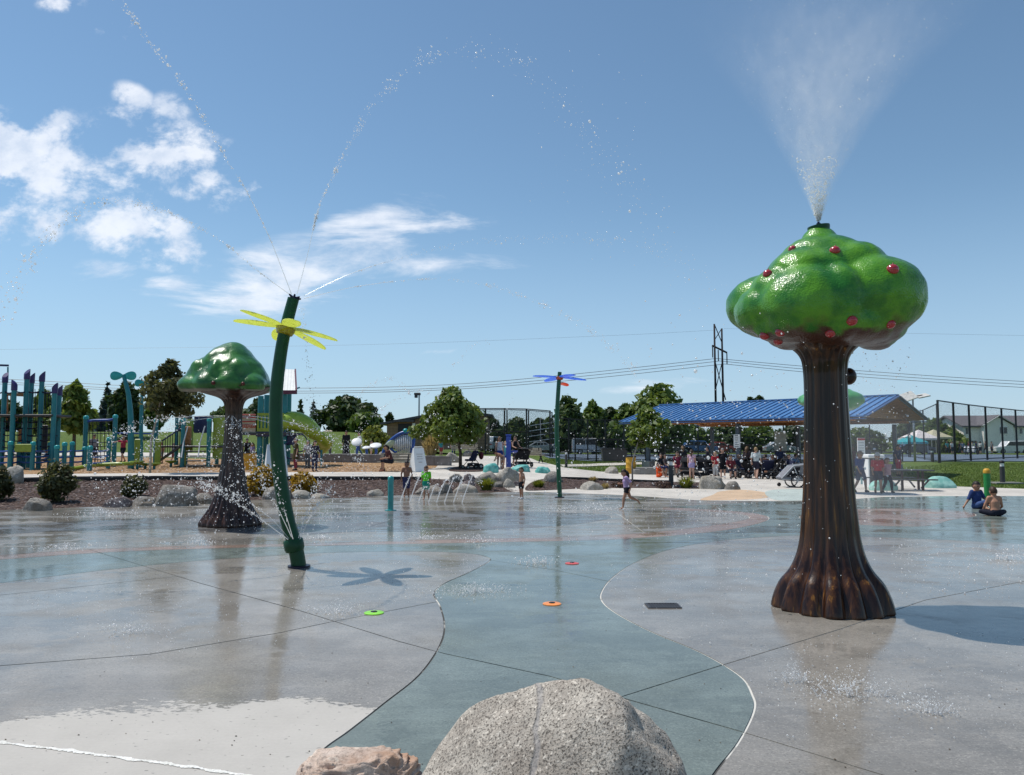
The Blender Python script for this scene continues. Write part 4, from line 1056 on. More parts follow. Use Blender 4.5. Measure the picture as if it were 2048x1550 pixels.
def conifer(u0, u1, vt, D, m, label, seed=1, n=2200, group='trees behind the playground and courts', leaf=.34):
    uc = (u0+u1)/2; bx = at(uc, 886, D).x; bz = h1(bx, D); t = thing('conifer_tree', label, 'tree', (bx, D, bz), 0, group)
    w = (u1-u0)/ppm(D)/2; H = at(uc, vt, D).z-bz; rg = np.random.default_rng(seed); C_, R_ = [], []
    k = 13
    for i in range(k):
        f = i/(k-1); rr = w*(1-f)**.85*.8+.06; z = H*(.10+.86*f); nb = max(1, int(7*(1-f))+1)
        for j in range(nb):
            a = j*6.283/nb+i*.9+rg.uniform(-.2, .2)
            C_.append((rr*.62*math.cos(a), rr*.62*math.sin(a), z-rr*.12)); R_.append((rr*.45+.05, rr*.45+.05, H*.035+.05))
    C_.append((0, 0, H*.97)); R_.append((.12, .12, H*.035))
    mb = MB(); mb.tube([(0, 0, -.1), (0, 0, H*.97)], [w*.10, .03], 8); obj('trunk', mb, M['bark'], t, smooth=True, fixn=False)
    link('crown', leaves_mesh('crown', C_, R_, n, leaf, m, seed, .1, .5, 2.2), t); return t
def shrub(u0, u1, vt, vb, m, label, n=900, leaf=.10, seed=1, spiky=False, cat='shrub', name='shrub', D=None, group=None):
    uc = (u0+u1)/2
    P = gp(uc, vb) if D is None else at(uc, vb, D)
    if D is not None: P.z = h1(P.x, D)
    D = P.y; w = (u1-u0)/ppm(D)/2; H = at(uc, vt, D).z-P.z
    t = thing(name, label, cat, (P.x, D+w*.5, P.z), 0, group)
    rg = np.random.default_rng(seed)
    if spiky:                                   # blades fanning out of the ground
        V, F = [], []
        for i in range(n):
            a = rg.uniform(0, 6.283); r0 = w*.35*math.sqrt(rg.random()); tip = w*rg.uniform(.3, 1.0); zt = H*rg.uniform(.55, 1.05)*(1-.35*(tip/w)**2)
            x, y = r0*math.cos(a), r0*math.sin(a); ex, ey = tip*math.cos(a), tip*math.sin(a); wd = leaf*.5
            px_, py_ = -math.sin(a)*wd, math.cos(a)*wd; b = len(V)
            mxp = (x*.5+ex*.5, y*.5+ey*.5, zt*.75)
            V += [(x-px_, y-py_, 0), (x+px_, y+py_, 0), (mxp[0]+px_*.8, mxp[1]+py_*.8, mxp[2]), (mxp[0]-px_*.8, mxp[1]-py_*.8, mxp[2]), (ex, ey, zt)]
            F += [(b, b+1, b+2, b+3), (b+3, b+2, b+4)]
        link('blades', mesh_of('blades', V, F, False, [m]), t)
    else:
        C_, R_ = [], []
        for i in range(12):
            a = i*2.399; f = (i+.5)/12; rr = w*.65*math.sqrt(f); z = H*rg.uniform(.3, .75)*(1-.3*f)
            C_.append((rr*math.cos(a), rr*math.sin(a), z)); R_.append((w*.36, w*.36, min(H*.3, w*.4)))
        C_.append((0, 0, H*.45)); R_.append((w*.7, w*.7, H*.5))
        link('foliage', leaves_mesh('foliage', C_, R_, n, leaf, m, seed, .4), t)
        mb = MB()
        for i in range(7):
            a = i*.9; mb.tube([(0, 0, -.05), (w*.3*math.cos(a), w*.3*math.sin(a), H*.4), (w*.6*math.cos(a), w*.6*math.sin(a), H*.75)], [.02, .014, .006], 5)
        obj('stem', mb, M['bark'], t, fixn=False)
    return t
A_, B_, C__, Dd, E_ = M['leafA'], M['leafB'], M['leafC'], M['leafD'], M['leafE']
broadleaf(112, 184, 763, 866, 60, C__, 'bushy maple with light green leaves right of the tall play posts', 2600, .34, 3, shape='spade')
broadleaf(55, 112, 776, 880, 66, C__, 'light green tree seen between the tall play posts', 2000, .36, 4, shape='round')
broadleaf(-40, 52, 800, 885, 92, B_, 'dark tree at the left edge behind the play posts', 1600, .5, 5)
conifer(190, 232, 765, 95, Dd, 'blue grey spruce behind the turquoise sprout posts', 2)
broadleaf(214, 285, 762, 872, 76, B_, 'dark dense tree behind the turquoise sprout posts', 3000, .42, 6)
broadleaf(285, 330, 790, 880, 85, M['leafA'], 'mid green tree behind the young pale-barked tree', 1600, .4, 61)
conifer(352, 392, 812, 110, Dd, 'small far spruce just left of the mushroom tree', 7)
broadleaf(430, 500, 800, 880, 105, E_, 'far rounded tree behind the mushroom tree trunk', 1800, .5, 8)
broadleaf(486, 552, 796, 880, 112, B_, 'far dark tree left of the corrugated play roof', 1800, .5, 9)
conifer(588, 612, 800, 115, B_, 'thin far conifer right of the yellow flower pole', 10, 1200)
conifer(612, 640, 803, 118, Dd, 'far blue spruce left of the round dark tree', 11, 1500)
broadleaf(636, 752, 794, 878, 88, B_, 'wide round dark green tree above the lime slide', 5200, .46, 12, clumps=34)
broadleaf(690, 760, 828, 880, 84, A_, 'lower green tree in front of the round dark tree', 1800, .4, 13)
broadleaf(772, 786, 826, 846, 130, B_, 'small far dark tree above the brown building roof', 500, .5, 14, clumps=8)
broadleaf(838, 962, 776, 884, 42.5, C__, 'young spade-shaped light green tree on a thin dark trunk', 7500, .165, 15, trunk_u=921, shape='spade', tr=.085, group=None, clumps=30)
for k, (u0, u1, vt, D, m, l) in enumerate([
    (955, 1010, 838, 100, B_, 'dark low tree behind the tall chain link fence, next to the spade-shaped tree'),
    (1005, 1062, 834, 118, E_, 'grey green tree behind the middle of the tall chain link fence'),
    (1055, 1106, 836, 112, B_, 'dark tree behind the bleachers'),
    (1102, 1170, 790, 104, E_, 'tall full tree just right of the blue flower pole'),
    (1160, 1212, 798, 108, A_, 'second tall tree right of the blue flower pole'),
    (1200, 1242, 812, 100, B_, 'smaller dark tree left of the pavilion roof'),
    (1228, 1275, 806, 96, M['leafA'], 'tree just left of the blue pavilion roof'),
    (1262, 1382, 766, 94, C__, 'large light green tree rising behind the left end of the blue roof')]):
    broadleaf(u0-8, u1+8, vt, 905, D, m, l, 4200 if u1-u0 > 100 else 2600, .46, 20+k, clumps=34)
broadleaf(1494, 1512, 795, 815, 150, B_, 'tiny treetop over the middle of the blue roof', 300, .6, 31, clumps=8)
broadleaf(1508, 1534, 792, 815, 152, B_, 'small treetop over the blue roof by the apple tree', 400, .6, 32, clumps=8)
for k, (u0, u1, vt, D, m, l) in enumerate([
    (1290, 1352, 846, 122, B_, 'dark tree seen under the left part of the pavilion'), (1345, 1420, 850, 126, A_, 'green tree seen under the pavilion left of the sign post'),
    (1415, 1490, 846, 130, E_, 'grey green tree seen under the middle of the pavilion'), (1480, 1560, 850, 128, A_, 'green tree seen under the pavilion by the apple tree trunk'),
    (1550, 1620, 852, 134, B_, 'dark tree seen under the pavilion left of the apple tree'), (1690, 1760, 856, 132, A_, 'green tree in the mist right of the apple tree trunk'),
    (1790, 1850, 838, 125, E_, 'tree behind the right post of the pavilion'), (1838, 1900, 838, 120, A_, 'bushy tree left of the beige house'), (1880, 1925, 862, 118, M['leafC'], 'low green tree beside the beige house')]):
    broadleaf(u0-10, u1+10, vt, 908, D, m, l, 2200, .5, 40+k, clumps=24)
broadleaf(270, 402, 716, 838, 36.5, M['leafF'], 'young sparse tree with a thin pale trunk in front of the playground', 3600, .14, 50, trunk_u=302, tr=.055, bark='palebark', group=None, clumps=46, shell=.2, crk=.74)
broadleaf(1247, 1342, 812, 897, 34.5, C__, 'small leafy tree on a thin pale stem in front of the pavilion', 2600, .15, 51, trunk_u=1264, tr=.035, bark='palebark', group=None, clumps=36, shell=.2, crk=.8)
shrub(55, 142, 918, 1006, M['leafF'], 'large dark green and brown spreading shrub in the mulch', 3400, .085, 1)
shrub(-50, 16, 925, 1002, M['leafF'], 'dark shrub cut by the left edge of the picture', 2200, .085, 2)
shrub(229, 289, 948, 994, M['leafF'], 'small dark shrub behind the flat rocks in the mulch', 1500, .085, 3)
shrub(478, 556, 930, 992, M['leafG'], 'golden leaved shrub left of the yellow flower pole', 2400, .10, 4)
shrub(570, 634, 942, 986, M['leafG'], 'golden leaved shrub right of the yellow flower pole', 1900, .10, 5)
shrub(712, 782, 846, 908, M['leafI'], 'yellow green feathery bush behind the metal flower drums', 2000, .22, 6, D=58)
shrub(836, 884, 866, 907, M['leafH'], 'straw coloured ornamental grass clump before the brown building', 700, .10, 7, spiky=True, cat='grass clump', name='grass_clump', D=57)
shrub(946, 999, 952, 981, M['leafI'], 'bright green grass tuft in front of the pale boulders', 420, .035, 8, spiky=True, cat='grass clump', name='grass_clump')
shrub(1058, 1098, 958, 976, M['leafI'], 'dry green grass tuft left of the blue flower pole foot', 300, .035, 9, spiky=True, cat='grass clump', name='grass_clump')
shrub(1174, 1200, 951, 964, M['leafH'], 'low straw grass tuft behind the long pale rock', 200, .03, 10, spiky=True, cat='grass clump', name='grass_clump')
shrub(1198, 1224, 964, 978, M['leafH'], 'brown grass tuft right of the long pale rock', 200, .03, 11, spiky=True, cat='grass clump', name='grass_clump')
shrub(1308, 1350, 962, 977, M['leafP'], 'low brownish plant at the foot of the dark bollard', 500, .06, 12)
shrub(1350, 1402, 950, 977, M['leafI'], 'spiky green flowering plants left of the large pale boulder', 260, .035, 13, spiky=True, cat='plant', name='flowering_plant')
shrub(1218, 1262, 962, 976, M['leafP'], 'low brown ground plant behind the running girl', 400, .05, 14)

# loose bark, wood chips and grass blades: real pieces lying over the sheets
def scatter(name, polys, n, size, m, hgt_, kind='stuff', blade=False, dmax=70, cat=None, label=None):
    V, F = [], []; rg = np.random.default_rng(len(name)*77+n)
    for poly in polys:
        xs = [p[0] for p in poly]; ys = [p[1] for p in poly]; k = 0; tries = 0
        while k < n and tries < n*14:
            tries += 1; x, y = rg.uniform(min(xs), max(xs)), rg.uniform(min(ys), max(ys))
            if y > dmax or not inside(poly, x, y): continue
            if abs(x) > y*.75+3: continue
            k += 1; z = h1(x, y)+hgt_; a = rg.uniform(0, 6.28); b = len(V)
            if blade:
                w, L = size*.22, size*rg.uniform(.6, 1.3); lx, ly = rg.normal()*L*.4, rg.normal()*L*.4; c, s_ = math.cos(a)*w, math.sin(a)*w
                V += [(x-c, y-s_, z), (x+c, y+s_, z), (x+lx, y+ly, z+L)]; F.append((b, b+1, b+2))
            else:
                l, w, tl = size*rg.uniform(.6, 1.5), size*rg.uniform(.25, .5), rg.uniform(-.5, .5)*size
                c, s_ = math.cos(a), math.sin(a); zz = z+rg.uniform(.0, .03)
                V += [(x-c*l-s_*w, y-s_*l+c*w, zz-tl*.3), (x-c*l+s_*w, y-s_*l-c*w, zz-tl*.1), (x+c*l+s_*w, y+s_*l-c*w, zz+abs(tl)), (x+c*l-s_*w, y+s_*l+c*w, zz+abs(tl)*.6)]; F.append((b, b+1, b+2, b+3))
    o = link(name, mesh_of(name, V, F, False, [m])); o['kind'] = kind
    return o
bark3 = leafmat('bark_chip', (.035, .02, .016), (.20, .14, .115), .0); chip3 = leafmat('wood_chip', (.25, .13, .055), (.62, .44, .28), .0)
scatter('bark_mulch', [mulch1], 9000, .05, bark3, .0)
scatter('bark_mulch', [mulch2], 2500, .045, bark3, .02)
scatter('wood_chips', [G((130, 947), (400, 944.6), (640, 943.6), (800, 943.1), (868, 936), (640, 925), (400, 922), (130, 925))], 7000, .06, chip3, .0)
blade_m = leafmat('grass_blade', (.05, .095, .012), (.15, .20, .045), .3)
lawnR = G((2350, 983), (2048, 978), (1905, 973), (1850, 964), (1700, 952), (1690, 942), (1800, 934), (1900, 927), (2048, 925), (2350, 925))
lawnC = G((1130, 935), (1200, 943), (1250, 946), (1292, 940), (1325, 922), (1250, 914), (1120, 916), (1080, 922))
scatter('grass', [lawnR], 26000, .075, blade_m, -.05, blade=True)
scatter('grass', [lawnC], 12000, .085, blade_m, -.05, blade=True)

# specks of grit and leaf litter on the near concrete
V, F = [], []; rg = np.random.default_rng(99)
for i in range(150):
    u, v = rg.uniform(0, 2048), rg.uniform(1130, 1545); p = gp(u, v); r = rg.uniform(.003, .008); a = rg.uniform(0, 6.28); b = len(V)
    for k in range(5): V.append((p.x+r*rg.uniform(.6, 1.2)*math.cos(a+k*1.257), p.y+r*rg.uniform(.5, 1.0)*math.sin(a+k*1.257), .003))
    V.append((p.x, p.y, .003+r*.5)); F += [(b+k, b+(k+1) % 5, b+5) for k in range(5)]
o = link('grit', mesh_of('grit', V, F, False, [mat('dark_grit', (.05, .04, .03), .8, .2, col2=(.16, .11, .06), scale=3)])); o['kind'] = 'stuff'
# ------------------------------------------------------------------ picnic pavilion
pd = Vector((.700, -.714, 0)).normalized(); pp = Vector((-pd.y, pd.x, 0))      # along the ridge towards us, and across it to the back
RR = Vector((22.0, 44.0, 0)); RL = RR-pd*16.1; ZR, ZE, HW = 4.60, 3.36, 4.75
z_p = .05
pav = thing('picnic_pavilion', 'open picnic shelter with ribbed blue metal roof and brown timber gable', 'pavilion', (RR+RL)/2)
def roofplane(sgn):
    a, b = RL+Vector((0, 0, ZR)), RR+Vector((0, 0, ZR)); o = pp*(HW*sgn)+Vector((0, 0, ZE-ZR)); return a, b, o
for sgn in (-1, 1):
    a, b, o = roofplane(sgn); th = Vector((0, 0, -.07)); mb = MB()
    mb.add([a, b, b+o, a+o, a+th, b+th, b+o+th, a+o+th], [(0, 1, 2, 3), (7, 6, 5, 4), (0, 4, 5, 1), (1, 5, 6, 2), (2, 6, 7, 3), (3, 7, 4, 0)])
    obj('roof_panel', mb, M['roofblue'], pav, world=True)
    for i in range(9):                                              # timber lining under the roof, board by board
        f0, f1 = .02+.96*i/9, .02+.96*(i+.96)/9; dn = Vector((0, 0, -.082)); t_ = Vector((0, 0, -.03)); q = [a+o*f0+dn+pd*.05, b+o*f0+dn-pd*.05, b+o*f1+dn-pd*.05, a+o*f1+dn+pd*.05]
        mb = MB(); mb.add(q+[p+t_ for p in q], [(0, 1, 2, 3), (7, 6, 5, 4), (0, 4, 5, 1), (1, 5, 6, 2), (2, 6, 7, 3), (3, 7, 4, 0)]); obj('soffit_board', mb, M['timber'], pav, world=True)
    nrib = 38
    for i in range(nrib+1):
        p = a.lerp(b, i/nrib); p += (pd*.03 if i == 0 else (-pd*.03 if i == nrib else Vector()))
        mb = MB(); mb.bar(p+Vector((0, 0, .035)), p+o+Vector((0, 0, .035)), .045, .07, up=pd); obj('roof_rib', mb, M['roofblue'], pav, world=True)
    mb = MB(); mb.bar(a+o+Vector((0, 0, -.16))-pd*.02, b+o+Vector((0, 0, -.16))+pd*.02, .07, .30, up=pp); obj('gutter', mb, M['fascia'], pav, world=True)
    for e, s2 in ((a, -1), (b, 1)):
        mb = MB(); q = pd*(.045*s2); mb.bar(e+q+Vector((0, 0, -.02)), e+o+q+Vector((0, 0, -.02)), .06, .26, up=pd); obj('barge_board', mb, M['fascia'], pav, world=True)
mb = MB(); mb.bar(RL+Vector((0, 0, ZR+.05))-pd*.06, RR+Vector((0, 0, ZR+.05))+pd*.06, .34, .07); obj('ridge_cap', mb, M['roofblue'], pav, world=True)
# the timber lining of the gable: boards one above the other, set back under the overhang
for e, s2 in ((RR, -1), (RL, 1)):
    nb_ = 9
    for i in range(nb_):
        f0 = i/nb_; f1 = (i+1)/nb_; z0 = ZE-.02+(ZR-ZE-.12)*f0; z1 = ZE-.02+(ZR-ZE-.12)*f1-.012
        w0, w1 = HW*(1-f0)*.97, HW*(1-f1)*.97; c = e+pd*(1.0*s2); t = pd*.04; mb = MB()
        V = [c-pp*w0+Vector((0, 0, z0)), c+pp*w0+Vector((0, 0, z0)), c+pp*w1+Vector((0, 0, z1)), c-pp*w1+Vector((0, 0, z1))]
        mb.add(V+[p+t for p in V], [(0, 1, 2, 3), (7, 6, 5, 4), (0, 4, 5, 1), (1, 5, 6, 2), (2, 6, 7, 3), (3, 7, 4, 0)]); obj('gable_board', mb, M['timber'], pav, world=True)
for s_ in np.linspace(1.2, 15.5, 6):
    for k in (-1, 1):
        p = RR-pd*s_; mb = MB(); mb.bar(p+Vector((0, 0, ZR-.22)), p+pp*(HW*k*.97)+Vector((0, 0, ZE-.18)), .12, .22, up=pd); obj('rafter', mb, M['timber'], pav, world=True)
for k in (-1, 1):
    mb = MB(); e = pp*(4.0*k)+Vector((0, 0, ZE-.18)); mb.bar(RR-pd*.8+e, RL+pd*.8+e, .16, .30, up=pp); obj('beam', mb, M['timber'], pav, world=True)
M['pavpost'] = mat('blue_grey_column_paint', (.10, .12, .15), .5, .4)
M['pier'] = mat('grey_concrete_pier', (.30, .29, .27), .85, .2, scale=3)
for s_ in (1.6, 7.8, 14.4):
    for k in (-1, 1):
        p = RR-pd*s_+pp*(4.0*k); z = h1(p.x, p.y); mb = MB(); mb.box((p.x, p.y, (ZE-.3+z+.4)/2), (.22, .22, ZE-.3-z-.4), rz=math.atan2(pd.y, pd.x)); c_ = obj('column', mb, M['pavpost'], pav, world=True)
        mb = MB(); mb.box((p.x, p.y, z+.2), (.62, .62, .5), rz=math.atan2(pd.y, pd.x), bev=.03)
        q = obj('pier', mb, M['pier'], c_, world=True)
# signs and boards on it
SG = RR-pd*7.8-pp*4.16
def lines_sign(name, label, c, w, hgt_, m, face, parent=None, n=7, cat='sign', lm='dgray', col='gmetal', depth=.03):
    """a board with rows of print too small to read, standing up, facing the direction face"""
    t = thing(name, label, cat, c) if parent is None else parent
    f = Vector(face).normalized(); x = Vector((-f.y, f.x, 0)); Mx = Matrix((x, -f, Vector((0, 0, 1)))).transposed()
    c0 = Vector((0, 0, 0)) if parent is None else Vector(c)
    mb = MB(); mb.box(c0, (w, depth, hgt_), M=Mx); obj('board', mb, m, t)
    rg = np.random.default_rng(int(w*1000+n)); 
    for i in range(n):
        lw = w*rg.uniform(.45, .8); zz = hgt_*(.40-.8*i/max(1, n-1)); mb = MB(); mb.box(c0+f*(depth*.55)+Vector((0, 0, zz)), (lw, .006, hgt_*.045), M=Mx); obj('print_line', mb, M[lm], t)
    return t
lines_sign('notice_sign', 'white notice fixed to the middle front column of the pavilion', (SG.x, SG.y, 2.02), .42, .80, M['white'], -pp, n=6)
P = at(1561, 897, 45.5)
t = thing('notice_board', 'tall pale board standing in the pavilion shade left of the apple tree trunk', 'board', (P.x, P.y, h1(P.x, P.y)))
mb = MB(); mb.box((0, 0, 1.95), (.68, .08, 1.15), bev=.01); obj('board', mb, mat('pale_beige_board', (.40, .38, .32), .7, .3), t)
for s_ in (-.28, .28): mb = MB(); mb.box((s_, .07, 1.2), (.06, .05, 2.4)); obj('post', mb, M['dgray'], t)

def picnic_table(x, y, rz, label, top='dgray', L=1.9, group='picnic tables'):
    z = h1(x, y); t = thing('picnic_table', label, 'table', (x, y, z), rz, group)
    for i in range(4): mb = MB(); mb.box((0, -.30+.2*i, .75), (L, .185, .045), bev=.008); obj('plank', mb, M[top], t)
    for s_ in (-1, 1):
        mb = MB(); mb.box((0, s_*.72, .45), (L, .27, .045), bev=.008); obj('seat', mb, M[top], t)
    for s_ in (-1, 1):
        mb = MB(); e = s_*L*.36; mb.bar((e, -.16, .72), (e, -.62, 0), .06, .06); obj('leg', mb, M['dgray'], t)
        mb = MB(); mb.bar((e, .16, .72), (e, .62, 0), .06, .06); obj('leg', mb, M['dgray'], t)
        mb = MB(); mb.bar((e, -.80, .41), (e, .80, .41), .05, .06); obj('cross_bar', mb, M['dgray'], t)
    return t
for i, (u, D, l) in enumerate([(1458, 47.5, 'shaded picnic table behind the pale notice sign'), (1494, 48, 'shaded picnic table behind the walking grey shirt'), (1538, 46.5, 'shaded picnic table beside the tall pale board'), (1600, 44, 'shaded picnic table nearest the apple tree trunk'), (1400, 51, 'shaded picnic table behind the child in red'), (1342, 52, 'picnic table at the left end of the pavilion')]):
    p = at(u, 886, D); picnic_table(p.x, p.y, math.atan2(pd.y, pd.x)+i*.3, l)
# the big dark table out on the paving at right
P = gp(1812, 981); t = thing('round_table', 'dark steel table with attached benches behind the pale teal rocks', 'table', (P.x+.05, P.y+.35, 0), R(-4))
mb = MB(); mb.box((0, 0, .80), (2.15, .95, .05), bev=.02); obj('tabletop', mb, M['dgray'], t)
for sx, sy in ((-.18, -.4), (.62, -.4), (-.62, .4), (.8, .4)): mb = MB(); mb.box((sx, sy, .39), (.075, .075, .78)); obj('leg', mb, mat('brown_steel_leg', (.07, .035, .03), .5, .4), t)
for s_ in (-1, 1): mb = MB(); mb.box((-.1, s_*.95-.0, .46), (2.0, .30, .045), bev=.01); obj('bench_seat', mb, M['dgray'], t); mb = MB(); mb.bar((-.5, s_*.95, .44), (-.5, s_*.3, .1), .05, .05); obj('brace', mb, M['dgray'], t); mb = MB(); mb.bar((.6, s_*.95, .44), (.6, s_*.3, .1), .05, .05); obj('brace', mb, M['dgray'], t)

# twin-head floodlight beyond the gable
P = at(1829, 890, 60); z = h1(P.x, 60); t = thing('floodlight_pole', 'slim pole with two pale flat light heads above the pavilion gable', 'lamp post', (P.x, 60, z))
zt = at(1829, 793, 60).z-z; mb = MB(); mb.tube([(0, 0, 0), (0, 0, zt)], [.09, .06], 10); obj('pole', mb, M['gmetal'], t, smooth=True)
mb = MB(); mb.bar((-.5, 0, zt-.12), (.75, 0, zt+.12), .07, .07); obj('arm', mb, M['dgray'], t)
hl = mat('pale_light_head', (.62, .60, .55), .4, .4)
mb = MB(); mb.box((-.35, 0, zt-.0), (1.05, .9, .09), M=Matrix.Rotation(R(-20), 3, 'Y') @ Matrix.Rotation(R(40), 3, 'X')); obj('light_head', mb, hl, t)
mb = MB(); mb.box((.75, 0, zt+.05), (.9, .7, .09), M=Matrix.Rotation(R(-12), 3, 'Y') @ Matrix.Rotation(R(18), 3, 'X')); obj('light_head', mb, hl, t)

# ------------------------------------------------------------------ timber power pylon and its wires
PY = 150.0
def pole_at(u): p = at(u, 886, PY); return p.x
t = thing('power_pole', 'tall dark timber H-frame power pole with crossarm standing behind the blue roof', 'power pole', (pole_at(1440), PY, h1(pole_at(1440), PY)))
xa, xb = pole_at(1433)-pole_at(1440), pole_at(1448)-pole_at(1440); zz = lambda v: at(1440, v, PY).z-t.location.z
pm_ = mat('dark_creosote_timber', (.035, .028, .03), .8, .2)
mb = MB(); mb.tube([(xa, 0, 0), (xa, 0, zz(648))], [.26, .17], 10); obj('pole', mb, pm_, t, smooth=True)
mb = MB(); mb.tube([(xb, 0, 0), (xb, 0, zz(657))], [.26, .17], 10); obj('pole', mb, pm_, t, smooth=True)
for (a, b, w) in [((xa-.5, 0, zz(691)), (xb+1.0, .3, zz(705)), .30), ((xa, 0, zz(648)), (xb, 0, zz(686)), .14), ((xb, 0, zz(657)), (xa, 0, zz(680)), .13), ((xa, 0, zz(722)), (xb, 0, zz(780)), .15), ((xb, 0, zz(722)), (xa, 0, zz(780)), .13), ((xb, 0, zz(780)), (xb+.5, 0, zz(800)), .16)]:
    mb = MB(); mb.bar(a, b, w, w, up=(0, 1, 0)); obj('brace' if w < .29 else 'crossarm', mb, pm_, t)
ins = []
for x, v in ((xa-.42, 693), (0, 700), (xb+.9, 706)):
    mb = MB(); mb.tube([(x, 0, zz(v)), (x, 0, zz(v+22))], .11, 6); obj('insulator', mb, M['dgray'], t); ins.append((x+t.location.x, PY, at(1440, v+22, PY).z))
wm = mat('steel_wire', (.09, .09, .10), .5, .5)
ENDS = [((-170, 764), (2500, 790)), ((-170, 777), (2500, 801)), ((-170, 782), (2500, 808))]
for i, p in enumerate(ins):
    pass
def wire(label, pts, r=.045, sag=0):
    mb = MB(); mb.tube(smooth_line([tuple(p) for p in pts], 8), r, 4); tag(obj('power_wire', mb, wm), label, 'wire', 'overhead power wires')
wl = [[(640, 776), (900, 769), (1150, 748), (1432, 717)], [(640, 782), (900, 775), (1150, 754), (1440, 722)], [(640, 786), (900, 779), (1150, 760), (1449, 728)]]
for i, l in enumerate(wl):
    full = [(-300, l[0][1]+4-26)] + [(0, l[0][1]-6-12), (300, l[0][1]-3)] + l
    wire(('upper', 'middle', 'lower')[i]+' power wire running left from the H-frame pole', [at(u, v, PY+8*k*0) for k, (u, v) in enumerate(full)])
wr = [[(1432, 717), (1700, 740), (2048, 763), (2400, 778)], [(1440, 722), (1700, 746), (2048, 769), (2400, 784)], [(1449, 728), (1700, 752), (2048, 775), (2400, 790)]]
for i, l in enumerate(wr): wire(('upper', 'middle', 'lower')[i]+' power wire running right from the H-frame pole', [at(u, v, PY) for u, v in l])
wire('thin high wire at the right from the top of the H-frame pole', [at(1448, 657, PY), at(1700, 664, PY), at(2048, 671, PY), at(2400, 676, PY)], .014)
wire('thin high wire at the left from the top of the H-frame pole', [at(1433, 660, PY), at(1200, 672, PY), at(700, 690, PY), at(0, 699, PY), at(-300, 702, PY)], .014)

# ------------------------------------------------------------------ chain link fences
def linkmat():
    m = bpy.data.materials.new('black_chain_link'); m.use_nodes = True
    T = NT(m.node_tree); p = T.n['Principled BSDF']; o = T.n['Material Output']; p.inputs['Base Color'].default_value = (.012, .012, .014, 1); p.inputs['Roughness'].default_value = .5
    co = T.new('ShaderNodeTexCoord').outputs['UV']; x, y, z = T.sep(co)
    a = T.math('ABSOLUTE', T.math('SUBTRACT', T.math('FRACT', T.math('ADD', x, y)), .5)); b = T.math('ABSOLUTE', T.math('SUBTRACT', T.math('FRACT', T.math('SUBTRACT', x, y)), .5))
    k = T.math('LESS_THAN', T.math('MINIMUM', a, b), .052)
    tr = T.new('ShaderNodeBsdfTransparent'); mx_ = T.new('ShaderNodeMixShader'); T.l.new(k, mx_.inputs[0]); T.l.new(tr.outputs[0], mx_.inputs[1]); T.l.new(p.outputs[0], mx_.inputs[2]); T.l.new(mx_.outputs[0], o.inputs[0])
    return m
M['link'] = linkmat()
def fence(label, pts, hh, mid=True, name='chain_link_fence', r=.045, mesh=True, group=None):
    """pts: posts' feet (x, y); a post at each, rails between, a panel of wire mesh in every bay"""
    t = thing(name, label, 'fence', (pts[0][0], pts[0][1], h1(*pts[0])), 0, group)
    Pz = [Vector((p[0], p[1], h1(*p))) for p in pts]
    for p in Pz: mb = MB(); mb.tube([p, p+Vector((0, 0, hh+.03))], r, 8); obj('post', mb, M['black'], t, world=True)
    for a, b in zip(Pz[:-1], Pz[1:]):
        for z in ((hh, hh*.5, .12) if mid else (hh, .12)): mb = MB(); mb.tube([a+Vector((0, 0, z)), b+Vector((0, 0, z))], r*.62, 6); obj('rail', mb, M['black'], t, world=True)
        if mesh:
            q = [a+Vector((0, 0, .05)), b+Vector((0, 0, .05)), b+Vector((0, 0, hh)), a+Vector((0, 0, hh))]; mb = MB(); mb.add(q, [(0, 1, 2, 3)])
            o = obj('mesh_panel', mb, M['link'], t, world=True); uv = o.data.uv_layers.new(name='UV'); L = (b-a).length/.075; Hh = hh/.075
            for li, c in enumerate(((0, 0), (L, 0), (L, Hh), (0, Hh))):
                vi = o.data.loops[li].vertex_index; uv.data[li].uv = ((0, 0), (L, 0), (L, Hh), (0, Hh))[vi]
    return t
def lin(a, b, n): return [(a[0]+(b[0]-a[0])*i/n, a[1]+(b[1]-a[1])*i/n) for i in range(n+1)]
X = lambda u, D: (u-1024)/FPX*D
fence('tall black chain link fence left of the blue flower pole', [(X(u, 66), 66) for u in (938, 971, 1009, 1053, 1100)], 3.95, r=.07)
fence('second row of tall black fence posts behind the bleachers side', [(X(u, 74), 74) for u in (950, 1014, 1057, 1104)], 4.2, r=.06)
fence('lower black chain link fence behind the van side of the lawn', [(X(u, 67), 67) for u in (1104, 1137, 1175, 1210, 1247)], 3.45, r=.06)
fence('low black fence between the lawn and court right of the blue flower pole', [(X(u, 60), 60) for u in (1137, 1150, 1192, 1235, 1245)], 1.75, r=.055)
fence('waist high dark fence seen under the pavilion roof', [(X(u, 62), 62) for u in (1262, 1290, 1329, 1368, 1412, 1456, 1503, 1548, 1592, 1640, 1700, 1760, 1802)], 1.3, r=.05, mid=False)
fence('tall dark fence behind the pavilion columns', [(X(u, 80), 80) for u in (1247, 1308, 1395, 1480, 1566, 1650, 1738, 1815)], 4.0, r=.06)
rf = [(X(1876, 57), 57), (X(1907, 60.3), 60.3), (X(1938, 63.6), 63.6), (X(1971, 67), 67), (X(2003, 70.3), 70.3), (X(2031, 73.5), 73.5), (X(2058, 76.7), 76.7), (X(2085, 80), 80)]
fence('tall black chain link fence running off at the right edge before the beige house', rf, 4.6, mid=False, r=.085)
fence('tall black fence side running back behind the floodlight', [(X(1876, 57.2)-.02, 57.3), (X(1846, 68), 68), (X(1818, 80), 80)], 4.35, mid=False, r=.06)

